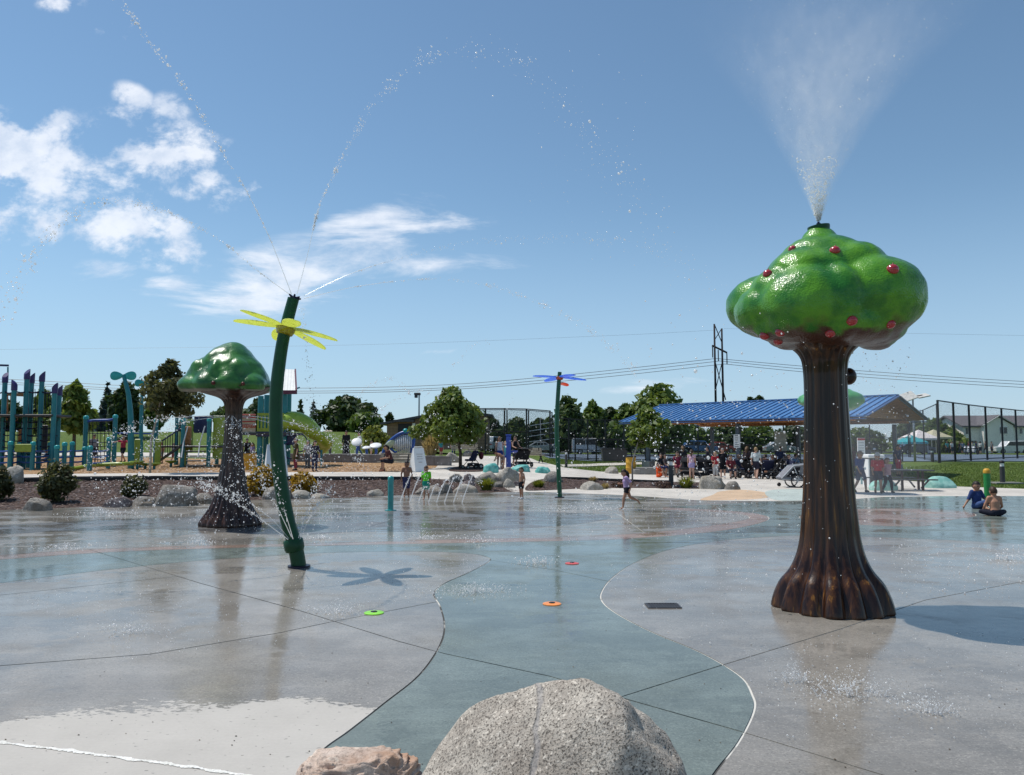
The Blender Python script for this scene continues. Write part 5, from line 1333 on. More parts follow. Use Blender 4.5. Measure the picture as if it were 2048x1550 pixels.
# ------------------------------------------------------------------ buildings
def wall_box(parent, x0, x1, y0, y1, z0, z1, m, name='wall'):
    mb = MB(); mb.box(((x0+x1)/2, (y0+y1)/2, (z0+z1)/2), (x1-x0, y1-y0, z1-z0)); return obj(name, mb, m, parent)
def window(parent, x, y, z, w, hh, frame='white', nx_=2):
    mb = MB(); mb.box((x, y, z), (w, .05, hh)); f = obj('window', mb, M['glass'], parent)
    mb = MB()
    for s_ in (-1, 1): mb.box((x+s_*w/2, y-.03, z), (.07, .07, hh+.14)); mb.box((x, y-.032, z+s_*hh/2), (w-.07, .066, .07))
    for i in range(1, nx_): mb.box((x-w/2+w*i/nx_, y-.031, z), (.04, .064, hh-.07))
    obj('frame', mb, M[frame], f); return f
D = 72.0; x0 = X(774, D); zb = h1(x0, D); k = D/FPX
bt = thing('park_building', 'brown block building with sloping roof and dark doorway behind the chime arch', 'building', (x0, D, zb))
Wd = (975-774)*k; zz = lambda v: at(850, v, D).z-zb
ZL, ZH = zz(847), zz(826)
xr = (905-774)*k
mb = MB(); mb.prism([(0, -.3), (Wd, -.3), (Wd, zz(832)), (xr, ZH), (0, ZL)], (1, 0, 0), (0, 0, 1), (0, 0, 0), (0, 7, 0)); obj('wall', mb, M['brick'], bt)
for i in range(12):                                             # courses of block picked out
    z = .25+i*.28
    if z < ZL: mb = MB(); mb.box((Wd/2, -.006, z), (Wd-.02, .02, .018)); obj('course', mb, mat('mortar', (.2, .14, .10), .9, .1) if i == 0 else bpy.data.materials['mortar'], bt)
mb = MB(); mb.prism([(-.6, ZL-.15), (xr, ZH+.08), (xr, ZH+.30), (-.6, ZL+.06)], (1, 0, 0), (0, 0, 1), (0, -.5, 0), (0, 8, 0)); obj('roof', mb, M['dgray'], bt)
mb = MB(); mb.prism([(xr+.004, ZH+.08), (Wd+.5, zz(832)-.08), (Wd+.5, zz(832)+.14), (xr+.004, ZH+.30)], (1, 0, 0), (0, 0, 1), (0, -.5, 0), (0, 8, 0)); obj('roof', mb, M['dgray'], bt)
xd = (810-774)*k
mb = MB(); mb.box((xd, -.02, 1.05), (1.25, .06, 2.1)); obj('door', mb, M['black'], bt)
mb = MB(); mb.box((xd, -.5, 2.35), (1.9, 1.0, .2)); obj('door_canopy', mb, M['dgray'], bt)
for u in (845, 895):
    mb = MB(); mb.box(((u-774)*k, -.02, zz(845)), (.45, .08, .5)); w_ = obj('window', mb, M['black'], bt)
mb = MB(); mb.box(((828-774)*k, -.09, zz(850)), (.26, .16, .36), bev=.03); obj('wall_lamp', mb, M['whitep'], bt)
# camera mast on the roof
P = at(838, 832, 76); z = h1(P.x, 76); t = thing('camera_mast', 'thin mast with a dark camera head above the brown building roof', 'mast', (P.x, 76, z)); zt = at(838, 788, 76).z-z
mb = MB(); mb.tube([(0, 0, 0), (0, 0, zt)], [.09, .07], 8); obj('pole', mb, M['gmetal'], t)
mb = MB(); mb.box((-.18, 0, zt), (.62, .3, .26), bev=.04); obj('camera_head', mb, M['dgray'], t)
mb = MB(); mb.box((-.30, -.02, zt-.25), (.3, .25, .26), bev=.04); obj('camera_head', mb, M['dgray'], t)

def house(name, label, u0, u1, v_eave, v_ridge, D, wallm_, roofm, gable_u=None, wins=(), zb=None, depth=9):
    k = D/FPX; x0 = X(u0, D); zb = h1(x0, D) if zb is None else zb; W_ = (u1-u0)*k; zf = lambda v: at((u0+u1)/2, v, D).z-zb
    t = thing(name, label, 'house', (x0, D, zb)); ze, zr = zf(v_eave), zf(v_ridge)
    wall_box(t, 0, W_, 0, depth, -.4, ze-.02, wallm_)
    mb = MB(); mb.prism([(-.5, ze-.05), (depth/2, zr), (depth+.5, ze-.05), (depth+.5, ze-.27), (depth/2, zr-.22), (-.5, ze-.27)], (0, 1, 0), (0, 0, 1), (-.5, 0, 0), (W_+1, 0, 0)); obj('roof', mb, roofm, t)
    for e in (0.006, W_-.006): 
        mb = MB(); mb.prism([(0, ze-.3), (depth, ze-.3), (depth/2, zr-.25)], (0, 1, 0), (0, 0, 1), (e-.0, 0, 0), (.1 if e < 1 else -.1, 0, 0)); obj('gable', mb, wallm_, t)
    if gable_u:
        ug0, ug1, vr = gable_u; g0, g1 = (ug0-u0)*k, (ug1-u0)*k; zg = zf(vr); gm = (g0+g1)/2
        mb = MB(); mb.prism([(g0+.35, -.4), (g1-.35, -.4), (g1-.35, ze-.02), (gm, zg-.3), (g0+.35, ze-.02)], (1, 0, 0), (0, 0, 1), (0, -1.2, 0), (0, 1.19, 0)); obj('front_wing', mb, wallm_, t)
        for s_ in (0, 1):
            e = (g0, g1)[s_]; mb = MB(); mb.add([Vector((e, y_, ze-.12+dz_)) for y_ in (-1.5, 4.4) for dz_ in (0, .2)] + [Vector((gm, y_, zg-.12+dz_)) for y_ in (-1.5, 4.4) for dz_ in (0, .2)], [(0, 1, 3, 2), (4, 6, 7, 5), (0, 4, 5, 1), (2, 3, 7, 6), (1, 5, 7, 3), (0, 2, 6, 4)]); obj('roof', mb, roofm, t)
            mb = MB(); mb.bar((e, -1.54, ze-.05), (gm, -1.54, zg-.05), .06, .24, up=(0, 1, 0)); obj('barge_board', mb, M['white'], t)
    for (u, v, w, hh, fr) in wins: window(t, (u-u0)*k, -1.24 if (gable_u and gable_u[0] < u < gable_u[1]) else -.03, zf(v), w*k, hh*k, fr)
    return t
house('house', 'two storey beige house with grey shingle roof behind the right fence', 1926, 2110, 851, 829, 118, M['siding'], M['shingle'], (1952, 2020, 831),
      [(1934, 862, 10, 13, 'white'), (1995, 861, 15, 13, 'white'), (2021, 863, 5, 9, 'white'), (2040, 862, 6, 11, 'white'), (2033, 893, 7, 12, 'white'), (1945, 884, 12, 6, 'white')])
house('house', 'low house with grey hip roof seen between the trees above the rope arch', 172, 226, 838, 822, 112, mat('grey_siding', (.35, .34, .33), .8, .2), M['shingle'], None, [(190, 848, 8, 8, 'white')])
house('house', 'beige house wall and roof behind the mulch side market, left of the big house', 1858, 1926, 866, 848, 130, mat('tan_siding', (.42, .34, .22), .8, .2), M['shingle'], None, [(1872, 878, 7, 7, 'white'), (1900, 878, 7, 7, 'white')])
house('house', 'low pale building seen left of the yellow green bush', 655, 735, 862, 856, 104, mat('cream_siding', (.52, .46, .36), .8, .2), M['beige'], None, [(668, 872, 10, 8, 'white')])
# white and turquoise stall tents
def tent(u, v, D, w, hh, col, label):
    P = at(u, v, D); z = h1(P.x, D); t = thing('market_tent', label, 'tent', (P.x, D, z), R(10)); m = mat('tent_canvas', col, .8, .2)
    mb = MB(); mb.add([(-w/2, -w/2, hh), (w/2, -w/2, hh), (w/2, w/2, hh), (-w/2, w/2, hh), (0, 0, hh+w*.32), (-w/2, -w/2, hh-.25), (w/2, -w/2, hh-.25), (w/2, w/2, hh-.25), (-w/2, w/2, hh-.25)],
                     [(0, 1, 4), (1, 2, 4), (2, 3, 4), (3, 0, 4), (0, 5, 6, 1), (1, 6, 7, 2), (2, 7, 8, 3), (3, 8, 5, 0)]); obj('canopy', mb, m, t)
    for a in (-1, 1):
        for b in (-1, 1): mb = MB(); mb.tube([(a*w*.48, b*w*.48, 0), (a*w*.48, b*w*.48, hh-.1)], .03, 6); obj('leg', mb, M['white'], t)
tent(1838, 890, 104, 3.6, 2.1, (.75, .68, .66), 'white pointed market tent beyond the court, left of the fence corner')
tent(1868, 890, 110, 3.4, 2.3, (.55, .50, .34), 'tan market tent behind the fence corner post')
tent(1822, 898, 98, 2.8, 1.6, (.04, .36, .40), 'turquoise market tent beyond the court beside the pavilion post')
# bleachers behind the fence
P = at(1075, 890, 84); z = h1(P.x, 84); t = thing('bleachers', 'pale aluminium bleacher seats behind the tall chain link fence', 'bleachers', (P.x, 84, z))
for i in range(5):
    mb = MB(); mb.bar((-1.6+.2*i, .6*i, .6+.62*i), (2.3, .6*i, 1.1+.62*i), .34, .07); obj('bench_plank', mb, M['silver'], t)
for x in (-1.2, .4, 2.0): mb = MB(); mb.bar((x, 0, 0), (x, 2.6, 3.9), .06, .09); obj('frame', mb, M['gmetal'], t); mb = MB(); mb.bar((x, 2.5, 0), (x, 2.5, 3.6), .06, .06); obj('frame', mb, M['gmetal'], t)
P = gp(1228, 918); t = thing('dumpster', 'dark grey dumpster beside the lawn fence', 'dumpster', at(1228, 917, 58)*1.0); t.location.z = h1(t.location.x, 58)
mb = MB(); mb.prism([(-.85, .1), (.85, .1), (.95, .85), (.8, 1.0), (-.95, 1.0)], (1, 0, 0), (0, 0, 1), (0, -.5, 0), (0, 1.0, 0)); obj('bin', mb, M['dgray'], t)
mb = MB(); mb.box((0, 0, 1.04), (1.9, 1.1, .07), bev=.02); obj('lid', mb, M['black'], t)

# ------------------------------------------------------------------ cars far off
def car(u, D, L, hh, col, label, kind='suv', rz=0.0, rows=True):
    P = at(u, 895, D); z = h1(P.x, D)+.02; t = thing('parked_car', label, 'car' if kind != 'van' else 'van', (P.x, D, z), rz, 'cars parked beyond the courts')
    m = mat('car_paint', col, .3, .5, coat=.6); w = 1.8; g = .28
    if kind == 'van': body = [(-L/2, g), (L/2, g), (L/2, hh*.50), (L*.40, hh*.58), (L*.26, hh*.97), (-L*.47, hh), (-L/2, hh*.9)]; win = [(-L*.44, hh*.58), (L*.355, hh*.58), (L*.25, hh*.88), (-L*.44, hh*.88)]
    elif kind == 'suv': body = [(-L/2, g), (L/2, g), (L/2, hh*.50), (L*.24, hh*.58), (L*.12, hh*.97), (-L*.40, hh), (-L*.48, hh*.62)]; win = [(-L*.43, hh*.62), (L*.20, hh*.62), (L*.10, hh*.92), (-L*.38, hh*.93)]
    else: body = [(-L/2, g), (L/2, g), (L/2, hh*.55), (L*.24, hh*.64), (L*.08, hh*.98), (-L*.22, hh), (-L*.40, hh*.66), (-L/2, hh*.6)]; win = [(-L*.34, hh*.66), (L*.19, hh*.66), (L*.06, hh*.92), (-L*.20, hh*.93)]
    mb = MB(); mb.prism(body, (1, 0, 0), (0, 0, 1), (0, -w/2, 0), (0, w, 0)); b = obj('body', mb, m, t); bv = b.modifiers.new('b', 'BEVEL'); bv.width = .07; bv.segments = 2
    mb = MB(); mb.prism(win, (1, 0, 0), (0, 0, 1), (0, -w/2-.008, 0), (0, w+.016, 0)); wn = obj('window', mb, M['glass'], t)
    for f in (.33, .66):
        x = win[0][0]+(win[1][0]-win[0][0])*f; mb = MB(); mb.box((x, -w/2-.014, hh*.76), (.07, .012, hh*.36)); obj('pillar', mb, m, t)
    for sx in (-L*.31, L*.31):
        for sy in (-w/2+.08, w/2-.08):
            mb = MB(); Mr_ = Matrix.Rotation(R(90), 3, 'X'); mb.lathe([(.33, -.11), (.35, 0), (.33, .11)], 18, (sx, sy, .34), M=Mr_); wh = obj('wheel', mb, M['black'], t, smooth=True, auto=40)
            mb = MB(); mb.lathe([(.20, -.125), (.20, .125)], 12, (sx, sy, .34), M=Mr_); obj('rim', mb, M['gmetal'], wh)
    for sx, mm in ((L/2, 'whitep'), (-L/2, 'red')):
        for sy in (-.65, .65): mb = MB(); mb.box((sx, sy, hh*.46), (.04, .3, .14)); obj('headlight' if sx > 0 else 'tail_light', mb, M[mm], t)
    return t
car(2020, 106, 4.9, 1.75, (.72, .72, .71), 'white wagon parked beyond the right fence below the beige house', rz=R(180))
car(2085, 112, 4.6, 1.5, (.05, .05, .055), 'dark car cut by the right edge behind the white wagon', 'sedan')
car(1185, 101, 5.4, 2.1, (.75, .75, .75), 'white van parked behind the fence right of the blue flower pole', 'van')
car(1214, 106, 4.4, 1.5, (.60, .62, .65), 'silver car parked just right of the white van', 'sedan', R(8))
car(985, 96, 4.6, 1.8, (.42, .48, .54), 'pale blue grey car seen through the left fence behind the spade-shaped tree', 'suv', R(70))
car(1085, 104, 4.4, 1.45, (.50, .52, .54), 'light grey car under the bleachers side of the fence', 'sedan')
car(1120, 108, 4.5, 1.5, (.25, .02, .03), 'dark red car behind the blue flower pole', 'sedan')
car(1400, 112, 4.8, 1.8, (.06, .16, .40), 'blue car seen under the pavilion left of the notice', 'suv')
car(1440, 116, 4.5, 1.6, (.45, .06, .04), 'red car seen under the middle of the pavilion', 'sedan')
car(1560, 114, 4.6, 1.6, (.35, .37, .4), 'grey car seen under the pavilion behind the pale board', 'sedan')
car(1350, 112, 4.5, 1.5, (.08, .08, .09), 'black car seen under the left end of the pavilion', 'sedan')
car(1830, 100, 4.5, 1.6, (.04, .05, .07), 'dark car by the turquoise market tent', 'sedan')
car(1290, 118, 4.5, 1.5, (.55, .55, .56), 'pale car seen left of the pavilion', 'sedan')
def motorbike(u, D, label, rz):
    P = at(u, 895, D); t = thing('motorcycle', label, 'motorcycle', (P.x, D, h1(P.x, D)), rz, 'motorcycles beyond the court')
    for s_ in (-.7, .7):
        mb = MB(); mb.lathe([(.22, -.05), (.32, -.05), (.34, 0), (.32, .05), (.22, .05)], 16, (s_, 0, .34), M=Matrix.Rotation(R(90), 3, 'X')); obj('wheel', mb, M['black'], t)
    mb = MB(); mb.ball((.12, 0, .85), .27, 10, sc=(1.2, .6, .6)); obj('tank', mb, M['silver'], t, smooth=True)
    mb = MB(); mb.box((-.40, 0, .80), (.65, .28, .12), bev=.04); obj('seat', mb, M['black'], t)
    mb = MB(); mb.box((0, 0, .5), (.5, .3, .36), bev=.05); obj('engine', mb, M['silver'], t)
    mb = MB(); mb.bar((.7, 0, .34), (.45, 0, 1.05), .06, .16); obj('fork', mb, M['silver'], t); mb = MB(); mb.bar((.42, -.38, 1.08), (.42, .38, 1.08), .04, .04); obj('handlebar', mb, M['silver'], t)
for i, (u, l) in enumerate([(1930, 'motorcycle beyond the court just left of the third fence post'), (1938, 'motorcycle beyond the court behind the third fence post'), (1948, 'motorcycle beyond the court right of the third fence post')]): motorbike(u, 96+i, l, R(60+i*15))
# ------------------------------------------------------------------ playground
def pz(u, v, D): return at(u, v, D)
def rposts(t, lst, D, r, body, cap, slant=False, caph=.32):
    out = []
    for (u, vt, *rest) in lst:
        dd = D+(rest[0] if rest else 0); x = X(u, dd); z0 = h1(x, dd); z1 = at(u, vt, dd).z
        top = z1-(caph if cap is not None else 0)
        mb = MB(); mb.tube([(x, dd, z0-.05), (x, dd, top)], r, 12); p = obj('post', mb, body, t, smooth=True, world=True, auto=50)
        if cap is not None:
            mb = MB()
            if slant:
                n = 12; rr = r*1.22; ph = rest[1] if len(rest) > 1 else 0
                V = [(x+rr*math.cos(6.283*j/n), dd+rr*math.sin(6.283*j/n), top-.12) for j in range(n)] + [(x+rr*math.cos(6.283*j/n), dd+rr*math.sin(6.283*j/n), z1-.15+.17*math.cos(6.283*j/n-ph)) for j in range(n)]
                mb.add(V, [(j, (j+1) % n, n+(j+1) % n, n+j) for j in range(n)]+[tuple(reversed(range(n))), tuple(range(n, 2*n))])
            else: mb.lathe([(r*1.15, top-.06), (r*1.15, top+caph*.45), (r*.95, top+caph*.8), (r*.4, top+caph)], 12, (x, dd, 0))
            obj('cap', mb, cap, p, smooth=True, world=True, auto=45)
        out.append(Vector((x, dd, z0)))
    return out
def rope(t, a, b, r=.022, sag=.0, name='rope', m=None):
    a, b = Vector(a), Vector(b); mid = (a+b)/2-Vector((0, 0, sag)); mb = MB(); mb.tube([a, (a+mid)/2-Vector((0, 0, sag*.25)), mid, (mid+b)/2-Vector((0, 0, sag*.25)), b], r, 5)
    return obj(name, mb, m or M['rope'], t, world=True)
D0 = 42.5
tw = thing('rope_tower', 'tall climbing tower of teal posts with slanted purple caps and rope nets', 'climbing frame', (X(60, D0), D0, h1(X(60, D0), D0)))
PT = rposts(tw, [(7, 745, 0, 1.5), (26, 760, -.9, 3.0), (50.5, 738, -.2, 1.2), (60.5, 746, .9, .3), (81, 743, .2, .2), (107.5, 766, -.7, .0), (117, 771, .8, .2), (-22, 752, .4, 1)], D0, .125, M['tealpost'], M['purple'], True, .45)
deck = at(60, 832, D0).z
mb = MB(); mb.box((X(40, D0), D0, deck), (4.6, 1.9, .12), bev=.02); obj('platform', mb, M['dgray'], tw, world=True)
ordr = [7, 0, 1, 2, 4, 5]; 
for i, j in zip(ordr[:-1], ordr[1:]):
    a, b = PT[i], PT[j]
    for v in (783, 831, 842, 855, 868, 880, 892, 906):
        za = at(50, v, D0).z; rope(tw, (a.x, a.y, za), (b.x, b.y, za+.06*((i+int(v)) % 3-1)), .042 if v < 835 else .032, .10)
for i, j in ((5, 6), (6, 3), (3, 4)):
    a, b = PT[i], PT[j]
    for v in (783, 840, 870, 900): rope(tw, (a.x, a.y, at(50, v, D0).z), (b.x, b.y, at(50, v, D0).z), .022, .05)
for u0, u1 in ((92, 90), (96, 100), (100, 104), (66, 62), (55, 58), (70, 72)):
    rope(tw, at(u0, 778, D0), at(u1, 832, D0), .018)
for u in np.linspace(-18, 112, 20): rope(tw, at(u, 834, D0-.6), at(u+random.uniform(-4, 4), 908, D0-.6), .014, 0)
for u0, u1, v0, v1, m in ((58, 66, 846, 905, 'lime'), (36, 50, 858, 895, 'timber'), (80, 96, 850, 900, 'dgray')): 
    a, b = at(u0, v1, D0+1), at(u1, v0, D0+1); mb = MB(); mb.box(((a.x+b.x)/2, D0+1, (a.z+b.z)/2), (b.x-a.x, .08, b.z-a.z), bev=.03); obj('panel', mb, M[m], tw, world=True)
a, b = at(12, 858, D0+.7), at(30, 786, D0+.7)
for u in (13, 24): mb = MB(); mb.bar(at(u, 840, D0+.7), at(u, 788, D0+.7), .12, .12); obj('gate_frame', mb, M['timber'], tw, world=True)
mb = MB(); mb.bar(at(11, 788, D0+.7), at(50, 790, D0+.7), .2, .18); obj('top_beam', mb, M['timber'], tw, world=True)
# light fitting arm entering at the left edge
P = at(-60, 880, 48); t = thing('street_lamp', 'dark lamp arm with a hanging rod entering at the left edge', 'street lamp', (P.x, 48, h1(P.x, 48))); z = t.location.z
mb = MB(); mb.tube([(0, 0, 0), (0, 0, at(0, 728, 48).z-z)], .09, 8); obj('pole', mb, M['navy'], t)
e = at(17, 731, 48); mb = MB(); mb.bar((0, 0, at(0, 729, 48).z-z), (e.x-P.x, 0, e.z-z), .09, .12); obj('arm', mb, M['navy'], t)
e0, e1 = at(15.8, 734, 48), at(15.8, 750, 48); mb = MB(); mb.tube([(e0.x-P.x, 0, e0.z-z), (e1.x-P.x, 0, e1.z-z)], .05, 6); obj('hanging_rod', mb, M['tealpost'], t)
# low rope fence / balance course
lc = thing('rope_balance_course', 'low course of teal dome-topped posts with blue ropes and lime balance beams', 'play equipment', (X(150, 41), 41, h1(X(150, 41), 41)))
LP = rposts(lc, [(-12, 886, 0), (24, 882, -.6), (42, 884, .8), (69, 883, -.5), (103, 884, 1.4), (117, 890, -1.2), (132, 884, -.7), (147, 883, .9), (172, 893, 1.5), (183, 891, -2.0), (220, 874, 1.2)], 41.2, .115, M['tealpost'], M['tealleaf'], False, .14)
for i in range(len(LP)-1):
    a, b = LP[i], LP[i+1]
    if abs(a.x-b.x) > 1.9: continue
    for z in (.98, .68, .38): rope(lc, a+Vector((0, 0, z)), b+Vector((0, 0, z+.02)), .048, .04, 'rope', M['bluebar'])
mb = MB(); p = at(47, 896, 40.6); mb.box((p.x, 40.6, p.z), (.85, .07, .42), bev=.03); obj('panel', mb, M['lime'], lc, world=True)
for pts in ([(150, 937), (185, 930), (232, 928), (266, 927)], [(118, 940), (150, 936)]):
    mb = MB(); mb.tube([at(u, v, 40.4) for u, v in pts], .10, 8, asp=1.5, side=(0, 1, 0)); obj('balance_beam', mb, M['lime'], lc, smooth=True, world=True)
def stump(u, v, vt, D, label, r=.32):
    x = X(u, D); z0 = h1(x, D); z1 = at(u, vt, D).z-z0; t = thing('stepping_pod', label, 'play equipment', (x, D, z0), 0, 'lime stepping pods')
    mb = MB(); mb.lathe([(r*.3, z1-.16), (r*.85, z1-.08), (r, z1-.03), (r*.96, z1), (.02, z1+.01)], 20); obj('pod_top', mb, M['lime'], t, smooth=True, auto=50)
    mb = MB(); mb.lathe([(.07, 0), (.07, z1-.1)], 10); obj('stem', mb, M['tealpost'], t, smooth=True)
stump(278, 940, 922, 41, 'lime stepping pod left of the thin pale tree trunk', .36); stump(294, 940, 926, 41.6, 'middle lime stepping pod behind the thin pale tree trunk'); stump(312, 940, 926, 41.3, 'lime stepping pod right of the thin pale tree trunk', .34)
stump(345, 935, 921, 44, 'lime stepping pod under the play stairs'); stump(66, 952, 946, 39.5, 'low lime pod at the foot of the low rope fence')
# rope arch between two tall posts
ra = thing('rope_net_arch', 'two teal posts joined by a curved blue bar with hanging net', 'climbing frame', (X(202, 44.5), 44.5, h1(X(202, 44.5), 44.5)))
AP = rposts(ra, [(172.5, 831, 0), (231, 829, 0)], 44.5, .125, M['tealpost'], M['tealleaf'], False, .15)
mb = MB(); mb.tube(smooth_line([tuple(at(u, v, 44.5)) for u, v in ((174, 843), (188, 841), (205, 840.5), (220, 840), (230, 837))], 4), .075, 8); obj('top_bar', mb, M['bluebar'], ra, smooth=True, world=True)
for i in range(7): u = 178+i*8; rope(ra, at(u, 841, 44.5), at(u+random.uniform(-2, 2), 928, 44.5), .02)
for v in (866, 884, 892, 900, 910, 918): rope(ra, at(174, v, 44.5), at(230, v-1, 44.5), .022, .05)
mb = MB(); mb.tube([at(233, 866.5, 44.7), at(318, 867.5, 46)], .05, 8); obj('side_bar', mb, M['bluebar'], ra, smooth=True, world=True)
# sprout posts with two leaves
def sprout(label, pts, D, leaves, rr=.14):
    x = X(pts[0][0], D); t = thing('sprout_post', label, 'play equipment', (x, D, h1(x, D)), 0, 'turquoise sprout posts')
    q = [at(u, v, D) for u, v in pts]; q[0].z = t.location.z-.05; mb = MB(); mb.tube(smooth_line([tuple(p) for p in q], 5), list(np.linspace(rr, rr*.55, (len(q)-1)*5+1)), 12); obj('pole', mb, M['tealpost'], t, smooth=True, world=True)
    for (u, v, ru, rv, tl) in leaves:
        c = at(u, v, D); w, hh = ru/ppm(D), rv/ppm(D); mb = MB(); n = 20; top = []; 
        P_ = [(w*math.cos(6.283*j/n), hh*math.sin(6.283*j/n)*(1-.35*math.cos(6.283*j/n)*tl)) for j in range(n)]
        V = [(0, -.05, 0)]+[(p[0], .0, p[1]) for p in P_]+[(0, .05, 0)]+[(p[0], .035, p[1]) for p in P_]
        F = [(0, 1+j, 1+(j+1) % n) for j in range(n)]+[(n+1, n+2+(j+1) % n, n+2+j) for j in range(n)]+[(1+j, n+2+j, n+2+(j+1) % n, 1+(j+1) % n) for j in range(n)]
        mb.add([c+Vector(p) for p in V], F); obj('leaf', mb, M['tealleaf'], t, smooth=True, world=True, auto=40)
sprout('tall turquoise two-leaf sprout post beside the balance beam girl', [(262, 936), (262, 880), (261, 830), (257, 790), (251, 765), (247, 749)], 41.8, [(233, 751.5, 13, 8.5, 1), (259.5, 751.5, 13, 8.5, -1)], .17)
sprout('second turquoise sprout post half hidden by the young tree', [(282, 935), (282, 880), (283, 820), (284, 785), (285, 768)], 43.5, [(279, 766, 10, 7, 1), (293, 766, 9, 6, -1)], .12)
sprout('third turquoise sprout post behind the young tree crown', [(352, 933), (353, 880), (354, 820), (355, 785), (357, 766)], 46, [(349, 762, 9, 6, 1), (366, 760, 10, 6, -1)], .12)
# play house: stairs, decks, panels, roof and lime slide
D1 = 45.0
ph = thing('play_house', 'teal and lime play structure with stairs, slotted panels, corrugated roof and lime slide', 'play structure', (X(470, D1), D1, h1(X(470, D1), D1)))
HP = rposts(ph, [(313, 838, 0), (367, 836, -1.2), (374, 838, 1.2), (419, 836, -1.2), (436, 832, 1.4)], D1, .115, M['tealpost'], M['tealleaf'], False, .14)
rposts(ph, [(521, 792, -.7), (533, 790, 1.0), (569, 782, -.7), (577, 784, 1.0)], D1, .16, M['tealpost'], None)
zd = at(440, 872, D1).z
mb = MB(); mb.box((X(402, D1), D1, at(400, 893, D1).z), (3.6, 2.2, .12), bev=.02); obj('deck', mb, M['dgray'], ph, world=True)
mb = MB(); mb.box((X(548, D1), D1, at(548, 868, D1).z), (2.9, 2.2, .14), bev=.02); obj('deck', mb, M['dgray'], ph, world=True)
# sloping ramp with bars
a, b = at(320, 921, D1-1.2), at(366, 889, D1-1.2)
for dy in (0,):
    mb = MB(); mb.bar(a, b, .10, .26, up=(0, 1, 0)); obj('stringer', mb, M['dgray'], ph, world=True)
    mb = MB(); mb.bar(at(324, 882, D1-1.2), at(368, 852, D1-1.2), .07, .07); obj('handrail', mb, M['navy'], ph, world=True)
    for i in range(9):
        f = (i+.4)/9; p = a.lerp(b, f); q_ = at(324, 882, D1-1.2).lerp(at(368, 852, D1-1.2), f); mb = MB(); mb.tube([(q_.x, q_.y, p.z), (q_.x, q_.y, q_.z)], .022, 6); obj('baluster', mb, M['black'], ph, world=True)
for i in range(5):
    v = 893+i*9.5; p = at(392, v, D1-1.5-.18*i); mb = MB(); mb.box((p.x, p.y, p.z), (1.0, .32, .07), bev=.01); obj('stair_tread', mb, M['dgray'], ph, world=True)
for u0, u1 in ((376, 367), (410, 400)):
    mb = MB(); mb.tube([at(u0, 852, D1-1.4), at(u1, 885, D1-1.6), at(u1-4, 915, D1-2.2)], .035, 8); obj('handrail', mb, M['silver'], ph, world=True)
def panel(u0, u1, v0, v1, D, m, slots=0, th=.06, name='panel'):
    a, b = at(u0, v1, D), at(u1, v0, D); w, hh = b.x-a.x, b.z-a.z
    if not slots:
        mb = MB(); mb.box(((a.x+b.x)/2, D, (a.z+b.z)/2), (w, th, hh), bev=.03); return obj(name, mb, M[m], ph, world=True)
    mb = MB(); n = slots; sw = w/(2*n+1)
    mb.box(((a.x+b.x)/2, D, b.z-hh*.07), (w, th, hh*.14)); mb.box(((a.x+b.x)/2, D, a.z+hh*.09), (w, th, hh*.18))
    for i in range(n+1): mb.box((a.x+sw*(2*i+.5), D, (a.z+b.z)/2-.0), (sw, th*.96, hh*.68+.02))
    return obj(name, mb, M[m], ph, world=True)
panel(371, 387, 838, 905, D1+.6, 'lime'); panel(425, 452, 831, 918, D1-.9, 'lime'); panel(388, 424, 832, 866, D1+1.4, 'navy'); panel(360, 372, 905, 932, D1+.4, 'lime')
panel(514, 546, 826, 863, D1-1.0, 'lime', 4); panel(546, 568, 826, 863, D1-1.0, 'lime', 3)
panel(512, 572, 863, 873, D1-1.0, 'navy'); panel(568, 592, 868, 890, D1-.6, 'navy')
for u, v0, v1 in ((268, 878, 932), (309, 878, 928)): panel(u, u+13, v0, v1, D1-1.6, 'lime')
p = at(376, 872, D1-.7); mb = MB(); mb.box((p.x, p.y, p.z), (.3, .25, 1.1), bev=.04); obj('climber_post', mb, M['timber'], ph, world=True)
# beige letter panel with red bands
panel(478, 512, 828, 868, D1-.95, 'beige')
for v, hh in ((832, .22), (843, .05), (852, .17)):
    p = at(495, v, D1-1.02); mb = MB(); mb.box((p.x, p.y, p.z), (.92, .03, hh), bev=.01); obj('red_band', mb, M['red'], ph, world=True)
rg = np.random.default_rng(5)
for v in (832, 852):
    for i in range(9):
        p = at(481+3.4*i, v, D1-1.05); mb = MB(); mb.box((p.x, p.y, p.z), (.055, .02, .08)); obj('print_mark', mb, M['beige'], ph, world=True)
# leaning white corrugated roof on the two tall post pairs
c0, c1, c2, c3 = at(562, 738, D1+.9), at(589, 739, D1+.9), at(591, 781, D1-1.2), at(563, 781, D1-1.2)
n = 9; mb = MB()
for i in range(n):
    f0, f1 = i/n, (i+.86)/n
    a, b = c0.lerp(c1, f0), c0.lerp(c1, f1); d, c = c3.lerp(c2, f0), c3.lerp(c2, f1); up_ = Vector((0, -.05, .05))
    mb = MB(); mb.add([a, b, c, d, a-up_, b-up_, c-up_, d-up_], [(0, 1, 2, 3), (7, 6, 5, 4), (0, 4, 5, 1), (1, 5, 6, 2), (2, 6, 7, 3), (3, 7, 4, 0)]); obj('roof_rib', mb, M['white'], ph, world=True)
M['maroon'] = mat('maroon_trim', (.13, .03, .06), .5, .4)
mb = MB(); mb.bar(c3+Vector((-.5, -.05, -.1)), c2+Vector((.1, -.05, -.1)), .08, .22); obj('roof_trim', mb, M['maroon'], ph, world=True)
mb = MB(); mb.bar(c1+Vector((.05, 0, 0)), c2+Vector((.05, 0, 0)), .08, .1); obj('roof_trim', mb, M['maroon'], ph, world=True)
